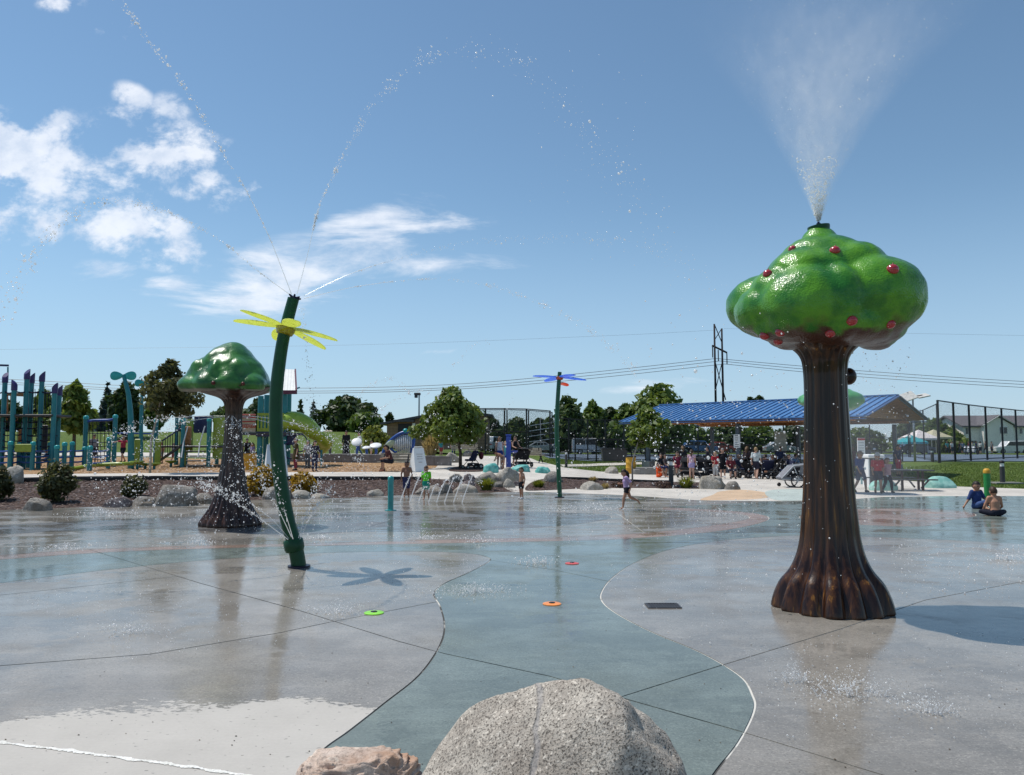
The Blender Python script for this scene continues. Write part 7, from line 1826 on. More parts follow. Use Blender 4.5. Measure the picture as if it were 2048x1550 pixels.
    nb_ = len(V); Vall = np.concatenate([V, np.array([tuple(p) for p in fb.v])]); Fall = Fc+[tuple(i+nb_ for i in f) for f in fb.f]
    eb = MB()
    for s_ in (-1, 1): eb.ball(J['head']+fw*hr*.86+sd*(s_*hr*.33)+hd*hr*.06, hr*.13, 6)
    eb.box(J['head']+fw*hr*.93-hd*hr*.58, (hr*.42, hr*.12, hr*.07), M=Mh_)
    nb2 = len(Vall); Vall = np.concatenate([Vall, np.array([tuple(p) for p in eb.v])]); Fall = Fall+[tuple(i+nb2 for i in f) for f in eb.f]
    mi = [0]*(len(Fc)+len(fb.f))+[1]*len(eb.f)
    o = link('person', mesh_of('person', Vall, Fall, True, [SK[skin], EYE], mi), None, (Q.x, Q.y, Q.z), yaw)
    tag(o, label, 'person', group)
    def shell(nm, keep, off, m):
        fs = [f for f in Fc if all(keep[i] for i in f)]
        if not fs: return None
        ids = sorted({i for f in fs for i in f}); mp = {j: k for k, j in enumerate(ids)}
        VV = V[ids]+N[ids]*(off*H)
        return link(nm, mesh_of(nm, VV, [tuple(mp[i] for i in f) for f in fs], True, [m]), o)
    isr = lambda *q: np.isin(reg, [i for i, x in enumerate(names) if x in q])
    ax = np.array(J['chest']-J['pelvis']); tt = ((V-np.array(J['pelvis']))@ax)/(ax@ax)                 # 0 at the hips, 1 at the chest
    tor = isr('torso', 'neck') & (tt < 1.52)
    if top is not None:
        c, sl = top[0], top[1]; low = top[2] if len(top) > 2 else .02
        keep = tor & (tt > low)
        if sl < 0: keep &= ~((tt > 1.12) & (np.abs((V-np.array(J['chest']))@np.array(rt)) > .075*H))
        for s_ in 'LR':
            keep |= isr('ua'+s_) & (par < max(sl, 0)*1.02+.02)
            if sl > 1: keep |= isr('ua'+s_) | (isr('fa'+s_) & (par < sl-1))
        if low < 0: keep |= isr('thL', 'thR') & (par < -low)
        shell('shirt', keep, .011, cloth(c))
    if bottom is not None:
        c, ln = bottom; keep = isr('torso') & (tt < .22)
        keep |= isr('thL', 'thR') & (par <= ln)
        if ln > 1: keep |= isr('thL', 'thR') | (isr('caL', 'caR') & (par < ln-1))
        shell('trousers' if ln > 1.5 else 'shorts', keep, .0085 if ln > 1 else .012, cloth(c))
    if shoes is not None:
        for s_ in 'LR': shell('shoe', isr('fo'+s_) | (isr('ca'+s_) & (par > .93)), .007, cloth(shoes))
    if dress is not None:
        c, zl = dress; mb = MB(); w0 = J['pelvis']; mb.tube([J['waist']+Vector((0, 0, .02*H)), w0, Vector((w0.x, w0.y, w0.z*.6+zl*H*.4)), Vector((w0.x, w0.y, zl*H))], [r['waist']*1.15, r['pelvis']*1.3, r['pelvis']*1.55, r['pelvis']*1.75], 16, side=rt, asp=1.25, caps=False)
        obj('skirt', mb, cloth(c), o, smooth=True)
    loc = (V-np.array(J['head']))@np.array(Mh_)/hr; hm = isr('head', 'neck')
    if hat is None:
        keep = hm & ((loc[:, 2] > .42) | ((loc[:, 1] > -.05) & (loc[:, 2] > -.62))) & (loc[:, 2] > -.9)
        keep &= ~((np.abs(loc[:, 0]) > .70) & (loc[:, 2] < .1) & (loc[:, 1] < .3))
        shell('hair', keep, .011 if hair[1] != 'short' else .008, HR[hair[0]])
        if hair[1] == 'long' or hair[1] == 'tail':
            mb = MB(); b = J['head']-fw*hr*.75+hd*hr*.2; dn = (J['neck']-J['head']).normalized()
            sw = P.get('sway', (0, 0, 0)); sw = Vector(sw)*H
            wd = 1.0 if hair[1] == 'long' else .5
            mb.tube([b, b-fw*hr*.22+dn*hr*.8, b-fw*hr*.30+Vector((0, 0, -hr*1.9))+sw*.5, b-fw*hr*.15+Vector((0, 0, -hr*3.0))+sw], [hr*.55*wd, hr*.52*wd, hr*.45*wd, hr*.12*wd], 10, side=sd, asp=1.4)
            obj('hair_length', mb, HR[hair[0]], o, smooth=True)
    else:
        mh = cloth(hat)
        keep = hm & (loc[:, 2] > .30); shell('cap', keep, .015, mh)
        keep = hm & (loc[:, 2] <= .36) & (loc[:, 1] > .15) & (loc[:, 2] > -.5); shell('hair', keep, .007, HR[hair[0]])
        if brim:
            mb = MB(); mb.ball(J['head']+fw*hr*.95+hd*hr*.40, hr*.75, 12, sc=(.85, .9, .09), M=Mh_); obj('brim', mb, mh, o, smooth=True)
    return o
def kindless(P): return True
def walker(label, u, vf, vh, yaw=0, **k): return person(label, u, vf, vh, pose('walk'), R(yaw), **k)
BLK, NVY, WHT, PNK, RED, GRY, DNM = (.015, .015, .02), (.02, .03, .10), (.70, .70, .68), (.62, .34, .42), (.42, .03, .045), (.20, .20, .21), (.055, .09, .18)
# children on the wet pad
person('shirtless child in dark blue shorts standing among the ground water jets', 813, 994, 921, pose('stand', knL=(.045, -.03, .285), elL=(.15, .0, .64), elR=(-.15, .0, .64)), R(8), 'brown', ('dark', 'short'), None, ((.035, .04, .11), 1.12), child=1)
person('child in bright lime green shirt and teal shorts standing among the jets', 852, 999, 931, pose('stand', anL=(.085, .02, .048), toL=(.11, -.06, .014)), R(-6), 'tan', ('brown', 'short'), ((.17, .74, .03), .85, -.18), ((.02, .30, .22), .95), child=1)
person('shirtless toddler in black shorts standing sideways on the pad edge', 1043, 998, 934, pose('stand', elR=(-.125, .045, .64), wrR=(-.12, .02, .50), haR=(-.12, 0, .45), elL=(.125, .045, .64), wrL=(.12, .03, .50)), R(-58), 'tan', ('brown', 'short'), None, (BLK, .8), child=1, shoes=(.6, .6, .6))
girl = pose('run'); girl['sway'] = (0, .05, .03)
person('girl in lavender shirt and black shorts running through the water', 1254, 1019, 938, girl, R(-88), 'tan', ('dark', 'long'), ((.50, .36, .58), .85, -.25), (BLK, .42), child=.8, H=None)
seat1 = pose('floor', elL=(.17, .05, .18), wrL=(.20, .10, .07), haL=(.22, .10, .025))
seat1 = pose('floor', elR=(-.19, .02, .17), wrR=(-.27, .03, .06), haR=(-.31, .02, .025), knL=(.13, -.20, .13), knR=(-.02, -.24, .15))
person('child in dark blue shirt sitting on the wet pad leaning on one hand', 1954, 1017, 962, seat1, R(12), 'tan', ('dark', 'short'), ((.03, .055, .17), .9), ((.05, .09, .22), 1.0), child=1)
seat2 = pose('cross'); bend(seat2, R(10))
person('shirtless child seen from behind sitting cross-legged on the wet pad', 1992, 1032, 973, seat2, R(172), 'tan', ('brown', 'short'), None, ((.018, .02, .035), 1.25), child=.9)
# three children walking by the teal rocks
walker('child in blue shirt, shorts and cap walking past the apple tree trunk', 1722, 985, 902, 18, skin='tan', top=((.035, .07, .22), .95), bottom=((.04, .06, .12), .95), shoes=(.03, .03, .04), child=.7, hat=(.30, .20, .16))
walker('child in red shirt and pale cap walking in front of the pale teal rock', 1757, 987, 905, -20, skin='tan', top=((.48, .04, .05), .9, -.1), bottom=((.05, .05, .07), .85), shoes=(.05, .04, .04), child=.7, hat=(.55, .48, .44))
person('girl with long light hair in pink shirt and dark leggings walking by the teal rock', 1776, 986, 915, pose('walk', elR=(-.15, .02, .66), wrR=(-.21, -.06, .60), haR=(-.23, -.08, .59)), R(10), 'light', ('light', 'long'), ((.52, .30, .32), .6, -.05), ((.018, .02, .035), 1.9), (.02, .02, .02), child=.7)
# group at the drinking fountain
person('woman in white tank top and blue shorts standing at the blue drinking fountain', 999, 936, 873, pose('stand'), R(25), 'light', ('light', 'long'), (WHT, -1), ((.03, .06, .24), .7), (.4, .4, .42))
bd = pose('stand'); bend(bd, R(62)); bd.update(elL=(.10, -.30, .50), wrL=(.06, -.36, .40), haL=(.05, -.39, .36), elR=(-.10, -.30, .50), wrR=(-.06, -.36, .40), haR=(-.05, -.39, .36))
person('shirtless child bending over to drink beside the blue drinking fountain', 1006, 938, 884, bd, R(-70), 'tan', ('brown', 'short'), None, ((.30, .22, .20), .5), child=.8, H=1.25, D=None)
person('child in turquoise top held up behind the blue drinking fountain', 1011, 930, 882, pose('stand'), R(10), 'light', ('blond', 'short'), ((.12, .45, .46), .5), ((.10, .3, .4), .6), child=.8, D=46)
push = pose('stand', elL=(.14, -.06, .65), wrL=(.11, -.20, .60), haL=(.10, -.24, .60), elR=(-.14, -.06, .65), wrR=(-.11, -.20, .60), haR=(-.10, -.24, .60)); 
person('person in black sleeveless top pushing the double stroller by the fountain', 1030, 932, 872, push, R(35), 'light', ('brown', 'short'), (BLK, -1), ((.06, .06, .08), .9), BLK)
# right side of the playground
person('woman in olive dress with a pale shoulder cloth standing near the sandwich board', 591, 941, 876, pose('stand'), R(-60), 'light', ('light', 'short'), ((.075, .058, .025), .8), ((.30, .06, .09), 1.9), (.05, .04, .04), dress=((.075, .058, .025), .34))
person('woman in dark clothes with a bag standing right of the olive dress', 629, 943, 881, pose('stand', elL=(.15, -.03, .64), wrL=(.10, -.12, .6)), R(40), 'light', ('dark', 'long'), ((.03, .03, .05), 1.6), ((.035, .04, .09), 1.9), BLK)
person('person carrying a child beside the dark clothed woman', 615, 941, 880, pose('stand', elR=(-.14, -.06, .66), wrR=(-.05, -.15, .66)), R(-20), 'light', ('grey', 'short'), ((.34, .32, .33), .9), ((.10, .12, .14), 1.9), BLK, D=42)
person('person in a long black dress standing on the back walk', 692, 913, 861, pose('stand'), R(20), 'tan', ('dark', 'long'), (BLK, 1.7), (BLK, 1.9), BLK, dress=(BLK, .08))
person('adult in white top standing at the white flower drum', 718, 914, 864, pose('walk'), R(-60), 'light', ('brown', 'short'), (WHT, .8), (DNM, 1.9), BLK)
person('small child in beige standing at the low flower drums', 742, 915, 881, pose('stand', elR=(-.15, -.05, .68), wrR=(-.13, -.16, .66)), R(90), 'light', ('brown', 'short'), ((.50, .42, .34), .9, -.3), ((.5, .42, .34), .5), child=1)
sitw = pose('sit'); bend(sitw, R(22)); sitw.update(haL=(.05, -.28, .34), haR=(-.05, -.28, .34), wrL=(.08, -.24, .35), wrR=(-.08, -.24, .35))
SEATED = dict(label='person with long dark hair seated on the bench by the wood chips', u=782, vf=944.5, vh=889)
person(SEATED['label'], 782, 944.5, 889, sitw, R(-65), 'tan', ('dark', 'long'), ((.10, .035, .035), .7), ((.02, .02, .03), 1.0), (.25, .10, .06), D=38.3)
person('child in blue shirt and red shorts standing by the straw grass', 882, 917, 880, pose('stand'), R(30), 'light', ('light', 'short'), ((.05, .26, .27), .8), ((.30, .05, .05), .9), BLK, child=.7, D=57)
person('adult in grey blue shirt and jeans standing behind the bench', 907, 918, 873, pose('stand'), R(-10), 'light', ('dark', 'short'), ((.20, .22, .30), .9), ((.04, .08, .22), 1.9), BLK, D=60)
# before and under the pavilion
person('girl in pink top and lilac shorts standing before the pavilion', 1384, 958, 899, pose('stand', knR=(-.052, -.005, .285)), R(150), 'light', ('brown', 'tail'), ((.62, .40, .50), .4), ((.42, .36, .62), .55), child=.6)
person('child in red shirt and white trousers before the pavilion', 1431, 958, 903, pose('stand', elR=(-.15, -.03, .66), wrR=(-.08, -.12, .62)), R(15), 'light', ('blond', 'short'), (RED, .8), ((.55, .53, .52), 1.6), child=.6)
person('person in black shirt and shorts beside the child in red', 1446, 957, 896, pose('stand', elL=(.16, 0, .66), wrL=(.16, -.08, .55)), R(-15), 'light', ('grey', 'short'), (BLK, .85), (BLK, .95), child=.3)
walker('person in pale grey shirt and dark shorts walking under the pavilion edge', 1513, 958, 894, 150, skin='light', top=((.52, .58, .58), .9, -.1), bottom=((.03, .03, .05), .95), hair=('blond', 'short'), child=.2)
person('child in orange clothes sitting on the pavement edge', 1317, 950, 924, pose('floor'), R(55), 'tan', ('dark', 'short'), ((.80, .10, .02), .9), ((.80, .10, .02), .9), child=.9, D=43)
for (lab, u, vf, vh, yaw, tp, bt, sk, hr_) in [
    ('seated person in black shirt on the concrete bench, behind the child in orange', 1322, 947, 906, 20, (.02, .022, .03), NVY, 'tan', 'dark'),
    ('seated woman with raised arm beside the person in black shirt', 1330, 948, 909, 60, (.12, .10, .10), DNM, 'light', 'brown'),
    ('woman in maroon patterned dress seated behind the dark bollard', 1355, 949, 903, 0, (.20, .03, .06), (.20, .03, .06), 'light', 'brown')]:
    person(lab, u, vf, vh, pose('sit'), R(yaw), sk, (hr_, 'long' if 'woman' in lab else 'short'), (tp, .8), (bt, 1.2), BLK, D=45)
UNDER = [(1462, 41.5, 'sit', 'person in dark red shirt seated at a shaded table near the sign post', (.16, .03, .04)), (1478, 43, 'sit', 'person in dark grey seated just right of the sign post', (.05, .05, .06)),
         (1495, 45, 'stand', 'person in dark clothes standing in the pavilion shade left of the grey shirt', (.05, .035, .04)), (1532, 44, 'sit', 'person in brown seated right of the walking grey shirt', (.13, .07, .06)),
         (1546, 43, 'sit', 'person in black seated beside the brown shirt under the pavilion', (.03, .03, .04)), (1562, 45, 'stand', 'tall person in dark blue standing before the pale board', (.03, .04, .08)),
         (1578, 43.5, 'sit', 'person in navy seated under the pale board', (.03, .04, .09)), (1592, 44.5, 'sit', 'person in light blue seated under the pavilion beside the apple tree trunk', (.16, .24, .36)),
         (1366, 46, 'stand', 'person in dark clothes standing behind the maroon dress', (.03, .03, .035)), (1416, 44.5, 'stand', 'dark clothed person standing behind the child in red', (.04, .035, .05)),
         (1735, 47, 'stand', 'person in grey standing in the mist behind the child in blue', (.2, .2, .22)), (1706, 45, 'stand', 'person in dark red in the mist right of the apple tree trunk', (.16, .07, .07))]
for i, (u, D, k, l, c) in enumerate(UNDER):
    vf = 886+(CAMH-h1((u-1024)/FPX*D, D))*FPX/D
    person(l, u, vf, None, pose(k), R((i*67) % 360), ('light', 'tan', 'brown')[i % 3], (('dark', 'brown', 'light')[i % 3], 'short' if i % 2 else 'long'), (c, .8), ((.03, .03, .05), 1.2+.6*(i % 2)), BLK, D=D, H=1.68)
person('person in bright pink red shorts standing behind the dark table', 1797, 945, None, pose('stand', elR=(-.17, -.02, .68), wrR=(-.20, -.08, .58)), R(30), 'tan', ('dark', 'short'), ((.04, .05, .10), .9), ((.62, .07, .11), 1.05), BLK, D=44, H=1.78)
# on the play equipment
arms = pose('walk', elR=(-.24, -.02, .78), wrR=(-.37, -.03, .76), haR=(-.41, -.03, .76), elL=(.22, .0, .74), wrL=(.30, .02, .66), haL=(.33, .02, .63))
person('girl in red shirt walking the balance beam with her arms spread', 245, 932, 871, arms, R(-15), 'light', ('brown', 'tail'), ((.46, .05, .08), .7), ((.02, .02, .03), .8), BLK, child=.4, D=43, dz=.30)
person('person in black and white patterned shirt standing inside the rope arch', 186, 936, 868, pose('stand'), R(60), 'light', ('brown', 'short'), ((.34, .33, .36), 1.2), ((.03, .03, .04), .9), BLK, D=46)
person('child climbing high on the rope tower beside the purple capped posts', 22, 900, 812, pose('stand', elL=(.17, -.08, .85), wrL=(.15, -.16, .95), haL=(.14, -.18, .98)), R(90), 'light', ('dark', 'short'), ((.35, .12, .14), .8), ((.03, .03, .05), 1.0), BLK, child=.5, D=43, dz=1.55, H=1.3)
person('child in blue shirt crouched behind the low rope fence', 92, 936, 886, pose('sit'), R(-40), 'light', ('dark', 'short'), ((.06, .16, .30), .8), ((.04, .07, .16), 1.0), BLK, child=.7, D=45, H=1.25)
person('child in white and pink behind the stair rail', 347, 936, 880, pose('walk'), R(70), 'light', ('dark', 'short'), ((.62, .5, .52), .8), ((.3, .1, .12), .9), BLK, child=.6, D=47, H=1.25)
person('child in peach shirt beside the lime panel', 322, 934, 876, pose('stand'), R(-20), 'tan', ('light', 'short'), ((.60, .36, .24), .8), ((.3, .3, .3), .8), BLK, child=.6, D=47, H=1.3)
person('person in dark clothes standing under the play panel with red lettering', 493, 936, 876, pose('stand'), R(10), 'tan', ('dark', 'short'), (BLK, .8), (BLK, 1.0), BLK, D=47, H=1.55)
person('girl in lilac dress behind the yellow bin', 504, 936, 880, pose('stand'), R(-30), 'light', ('blond', 'long'), ((.34, .26, .48), .5), ((.36, .26, .5), .6), None, child=.5, D=45, H=1.35, dress=((.36, .26, .50), .30))
# far right crowd by the parked cars
CR = [(1905, 'white', 'beside the white tent', WHT), (1920, 'black', 'left of the motorcycles', BLK), (1926, 'grey blue', 'left of the motorcycles', (.15, .2, .3)), (1938, 'dark red', 'beyond the fence posts', (.2, .04, .05)), (1945, 'pale', 'beyond the fence posts', (.5, .48, .44)), (1953, 'navy', 'before the beige house', NVY), (1961, 'white', 'before the beige house', WHT), (1972, 'brown', 'before the beige house', (.14, .08, .05)), (1984, 'grey', 'left of the white wagon', GRY), (1895, 'turquoise', 'beside the white tent', (.05, .35, .38))]
for i, (u, w, wh, c) in enumerate(CR):
    D = 101+((i*5) % 7); vf = 886+(CAMH-h1((u-1024)/FPX*D, D))*FPX/D
    person('far person in %s top standing beyond the court %s' % (w, wh), u, vf, None, pose(('stand', 'walk')[i % 2]), R(i*80 % 360), ('light', 'tan')[i % 2], (('dark', 'brown')[i % 2], 'short'), (c, .8), ((.03, .04, .07), 1.9 if i % 2 else 1), BLK, D=D, H=1.7, group='far crowd beyond the court')
# ------------------------------------------------------------------ water in the air
_ico = bmesh.new(); bmesh.ops.create_icosphere(_ico, subdivisions=1, radius=1)
DV = np.array([v.co for v in _ico.verts]); DF_ = np.array([[v.index for v in f.verts] for f in _ico.faces]); _ico.free()
def watermat(name, milk, clear):
    # a drop lets light through and scatters it on: part clear, part glowing with the sun behind it, with a wet glint
    m = bpy.data.materials.new(name); m.use_nodes = True
    T = NT(m.node_tree); T.n.remove(T.n['Principled BSDF']); o = T.n['Material Output']
    d = T.new('ShaderNodeBsdfDiffuse'); d.inputs[0].default_value = (1, 1, 1, 1); tr = T.new('ShaderNodeBsdfTranslucent'); tr.inputs[0].default_value = (1, 1, 1, 1)
    m1 = T.new('ShaderNodeMixShader'); m1.inputs[0].default_value = .65; T.l.new(d.outputs[0], m1.inputs[1]); T.l.new(tr.outputs[0], m1.inputs[2])
    tp = T.new('ShaderNodeBsdfTransparent'); m2 = T.new('ShaderNodeMixShader'); m2.inputs[0].default_value = milk; T.l.new(tp.outputs[0], m2.inputs[1]); T.l.new(m1.outputs[0], m2.inputs[2])
    g = T.new('ShaderNodeBsdfGlossy'); g.inputs['Roughness'].default_value = .22; m3 = T.new('ShaderNodeMixShader'); m3.inputs[0].default_value = clear; T.l.new(m2.outputs[0], m3.inputs[1]); T.l.new(g.outputs[0], m3.inputs[2]); T.l.new(m3.outputs[0], o.inputs[0]); return m
M['drop'] = watermat('water_drops', .60, .14); M['clear'] = watermat('clear_water_stream', .42, .14); M['foam'] = watermat('foaming_water', .75, .06)
def drops_mesh(name, P, rad, m, stretch=None):
    P = np.asarray(P, float); n = len(P); rad = np.broadcast_to(np.asarray(rad, float), (n,))
    jit = rng.uniform(.75, 1.25, (n, 1, 3))
    V = DV[None]*rad[:, None, None]*jit
    if stretch is not None: V = V + (V@np.asarray(stretch)[:, :, None])*np.asarray(stretch)[:, None, :]*1.2 if False else V
    V = (V + P[:, None, :]).reshape(-1, 3); k = len(DV)
    F = (DF_[None]+np.arange(n)[:, None, None]*k).reshape(-1, 3)
    me = bpy.data.meshes.new(name); me.vertices.add(len(V)); me.vertices.foreach_set('co', V.ravel()); me.loops.add(F.size); me.loops.foreach_set('vertex_index', F.ravel())
    me.polygons.add(len(F)); me.polygons.foreach_set('loop_start', np.arange(0, F.size, 3)); me.polygons.foreach_set('loop_total', np.full(len(F), 3)); me.polygons.foreach_set('use_smooth', np.ones(len(F), bool)); me.materials.append(m); me.update(); return me
def stuff(name, P, rad, m):
    o = link(name, drops_mesh(name, P, rad, m)); o['kind'] = 'stuff'; return o
def jet(label, pts, n, r0, r1, spread0, spread1, stream=.25, sr=.0065, m='drop', group='water jets from the flower and trees', pw=1.0, steps=14):
    """one jet: a thin stream that breaks into beads; pts: (u, v, depth) along its flight"""
    c = np.array(smooth_line([tuple(at(*p)) for p in pts], steps)); d = np.linalg.norm(np.diff(c, axis=0), axis=1); s_ = np.concatenate([[0], np.cumsum(d)]); L = s_[-1]
    t = thing('water_jet', label, 'water jet', tuple(c[0]), 0, group)
    n = int(n*1.7); f = rng.random(n)**pw; f = stream*.6+(1-stream*.6)*f
    # beads travel in bunches
    f = f+.010*np.sin(f*rng.uniform(50, 80))+rng.normal(size=n)*.002
    f = np.clip(f, 0, 1); P = np.stack([np.interp(f*L, s_, c[:, k]) for k in range(3)], 1)
    sp = spread0+(spread1-spread0)*f**1.6; P += rng.normal(size=(n, 3))*sp[:, None]
    rad = .72*(r0+(r1-r0)*f)*rng.lognormal(0, .42, n)
    o = link('beads', drops_mesh('beads', P-c[0], rad, M[m]), t); o['kind'] = 'stuff'
    if stream > 0:
        k = max(3, int(len(c)*stream)); mb = MB(); q = c[:k]-c[0]; mb.tube([tuple(p) for p in q], [sr*(1-.5*i/k) for i in range(k)], 6); obj('stream', mb, M['clear'], t, smooth=True)
    return t
jet('jet arching up left from the flower tip out of the top edge', [(583, 588, 11.8), (540, 478, 11.6), (497, 390, 11.3), (455, 320, 11.1), (400, 225, 10.9), (355, 155, 10.7), (300, 85, 10.5), (262, 30, 10.4), (225, -20, 10.2)], 240, .006, .011, .003, .035, .30)
jet('jet arching high right from the flower tip across the sky', [(594, 588, 11.8), (615, 510, 11.8), (640, 410, 11.8), (688, 310, 11.9), (745, 212, 12), (810, 142, 12.1), (880, 106, 12.2), (950, 102, 12.3), (1040, 122, 12.5), (1105, 190, 12.6), (1170, 262, 12.7), (1230, 330, 12.8), (1275, 410, 12.9), (1305, 500, 13)], 520, .007, .010, .003, .24, .16, pw=1.6)
jet('low jet arching left from the flower tip before the cloud', [(578, 588, 11.8), (520, 545, 11.7), (440, 480, 11.6), (370, 440, 11.5), (320, 420, 11.4), (260, 405, 11.3), (200, 406, 11.2), (150, 425, 11.2), (105, 465, 11.1), (60, 525, 11), (20, 590, 10.9), (-20, 660, 10.8)], 420, .006, .011, .003, .10, .10)
jet('upper low jet arching right from the flower tip', [(608, 592, 11.8), (700, 548, 12), (800, 516, 12.2), (900, 492, 12.4), (1000, 480, 12.6), (1100, 476, 12.8), (1200, 480, 13), (1300, 497, 13.2), (1380, 535, 13.4), (1440, 590, 13.6)], 260, .005, .008, .003, .14, .2, pw=1.3)
jet('lower jet arching right from the flower tip towards the pavilion', [(608, 597, 11.8), (720, 572, 12.2), (850, 558, 12.6), (950, 565, 13), (1040, 590, 13.4), (1110, 620, 13.8), (1180, 660, 14.2), (1240, 710, 14.6), (1285, 760, 15)], 300, .005, .011, .003, .06, .2)
jet('string of drops falling down right of the flower stem', [(603, 606, 11.7), (607, 650, 11.6), (612, 700, 11.6), (618, 750, 11.6), (624, 800, 11.6), (630, 860, 11.6)], 120, .006, .009, .02, .06, 0)
for k, (pts, n) in enumerate([
    ([(576, 1079, 11.7), (535, 1048, 11.5), (490, 1016, 11.3), (440, 985, 11.2), (395, 962, 11.1)], 170), ([(578, 1077, 11.9), (540, 1035, 12), (490, 1000, 12.1), (440, 975, 12.2), (400, 965, 12.3)], 150),
    ([(583, 1074, 11.6), (562, 1030, 11.4), (540, 990, 11.2), (520, 958, 11), (496, 930, 10.9)], 70), ([(586, 1078, 11.4), (575, 1040, 11.2), (562, 1000, 11), (552, 960, 10.9), (545, 925, 10.8)], 45),
    ([(592, 1073, 12.1), (592, 1030, 12.4), (594, 990, 12.6), (596, 962, 12.8)], 60), ([(597, 1076, 11.8), (607, 1045, 11.8), (618, 1012, 11.9), (628, 985, 12), (640, 960, 12)], 120), ([(600, 1078, 11.7), (615, 1045, 11.6), (632, 1015, 11.5), (650, 990, 11.4), (668, 975, 11.3)], 110)]):
    jet(['lowest jet fanning left from the flower collar', 'second jet fanning left from the flower collar', 'steep left jet from the flower collar', 'jet running up in front of the flower stem', 'upright thin jet behind the flower collar', 'steep right jet from the flower collar', 'outer right jet from the flower collar'][k], pts, n, .0062, .0085, .004, .045, .42, .007, group='jets fanning from the flower collar', pw=.9)
for k, (pts, n) in enumerate([
    ([(452, 832, 18.2), (410, 832, 17.8), (370, 834, 17.4), (320, 838, 17), (270, 850, 16.6), (220, 880, 16.2), (180, 930, 16)], 260), ([(452, 833, 18.2), (420, 836, 18), (380, 842, 17.8), (340, 855, 17.6), (310, 880, 17.4), (285, 920, 17.2)], 220),
    ([(476, 832, 18.2), (520, 834, 18.2), (570, 842, 18.2), (620, 858, 18.2), (660, 875, 18.2), (705, 905, 18.2), (735, 950, 18.2)], 260), ([(476, 833, 18.2), (510, 838, 18.1), (550, 850, 18), (590, 872, 17.9), (625, 905, 17.8), (650, 950, 17.8)], 200),
    ([(466, 832, 17.9), (480, 850, 17.2), (497, 882, 16.8), (515, 925, 16.4), (540, 980, 16)], 240), ([(464, 832, 17.9), (466, 850, 17), (470, 880, 16.4), (474, 930, 16), (476, 990, 15.7)], 240), ([(458, 832, 17.9), (445, 850, 17), (430, 885, 16.5), (416, 935, 16), (402, 995, 15.8)], 220)]):
    jet(['high flat jet spraying left from the mushroom tree trunk', 'drooping jet spraying left from the mushroom tree trunk', 'high flat jet spraying right from the mushroom tree trunk', 'drooping jet spraying right from the mushroom tree trunk', 'jet falling right of the mushroom tree trunk front', 'jet falling straight before the mushroom tree trunk', 'jet falling left of the mushroom tree trunk front'][k], pts, int(n*(.9 if k < 4 else .5)), .0095 if k < 4 else .0075, .010, .01, .13, .48 if k < 4 else .18, .014, group='jets from the mushroom tree trunk', pw=.8)
for k, u in enumerate((800, 819, 837, 857, 873, 889, 907, 924)):
    P0 = gp(u, 1005+(.0 if k % 2 else 1)); Y = P0.y; r_ = (1.0, 1.0, .55, .6, .8, .9, 1.0, .95)[k]
    jet('slanting white ground jet, %s' % ('first from the turquoise post', 'second from the turquoise post', 'third, short, by lime child', 'fourth, before the lime child', 'fifth, right of the lime child', 'sixth, right of the lime child', 'seventh, by the long pale rock', 'last, by the grass tuft')[k], [(u, 1005, Y), (u+9*r_, 1005-26*r_, Y), (u+18*r_, 1005-48*r_, Y), (u+25*r_, 1005-58*r_, Y), (u+33*r_, 1005-54*r_, Y-.1), (u+40*r_, 1005-35*r_, Y-.2)], 46, .012, .012, .008, .05, .6, .022, 'foam', 'row of slanting ground jets')
for k, (pts, n, l) in enumerate([
    ([(708, 800, 24), (735, 775, 24), (762, 760, 24), (785, 757, 24), (805, 770, 24), (822, 790, 24)], 75, 'broken arc of drops over the chime arch, left one'), ([(742, 838, 24), (770, 812, 24), (800, 795, 24), (830, 782, 24), (860, 787, 24), (888, 800, 24)], 75, 'broken arc of drops over the chime arch, right one'),
    ([(838, 880, 24), (850, 850, 24), (862, 832, 24), (880, 828, 24)], 40, 'short arc of drops over the straw grass clump'), ([(975, 870, 26), (992, 845, 26), (1010, 815, 26), (1030, 800, 26)], 40, 'sparse arc of drops right of the spade-shaped tree'),
    ([(905, 740, 22), (930, 705, 22), (962, 682, 22), (990, 690, 22)], 26, 'faint arc of drops above the spade-shaped tree'), ([(690, 900, 22), (720, 860, 22), (740, 836, 22), (768, 824, 22)], 40, 'faint arc of drops before the round dark tree')]):
    jet(l, pts, n, .012, .013, .04, .06, 0, group='broken arcs of drops beyond the flower')
# loose drops
def cloud(n, u0, u1, v0, v1, Y0, Y1, r, m='drop', name='spray_drops', dens=None):
    U = rng.uniform(u0, u1, n); Vv = rng.uniform(v0, v1, n); Y = rng.uniform(Y0, Y1, n)
    if dens is not None:
        k = rng.random(n) < dens(U, Vv); U, Vv, Y = U[k], Vv[k], Y[k]
    P = np.array([tuple(at(a, b, c)) for a, b, c in zip(U, Vv, Y)]); P = P[P[:, 2] > .01]
    stuff(name, P, r*rng.lognormal(0, .45, len(P)), M[m])
cloud(1300, 360, 660, 830, 1070, 14, 18.5, .0070, dens=lambda u, v: np.exp(-((u-470)/85)**2)*.95)
cloud(900, 180, 420, 900, 1040, 14, 19, .0078, dens=lambda u, v: .3+.5*(v > 950))
cloud(900, 560, 760, 880, 1080, 13, 20, .0075, dens=lambda u, v: .5*np.exp(-((u-630)/80)**2)+.15)
cloud(420, 1290, 1620, 560, 960, 6.5, 12, .0055, dens=lambda u, v: .25+.75*(v-560)/400)
cloud(420, 1300, 1620, 800, 1010, 7, 14, .0062)
cloud(150, 1440, 1850, 700, 1180, 6.6, 8.4, .0042, dens=lambda u, v: .75)
cloud(240, 1690, 1830, 690, 1000, 8, 12, .0055)
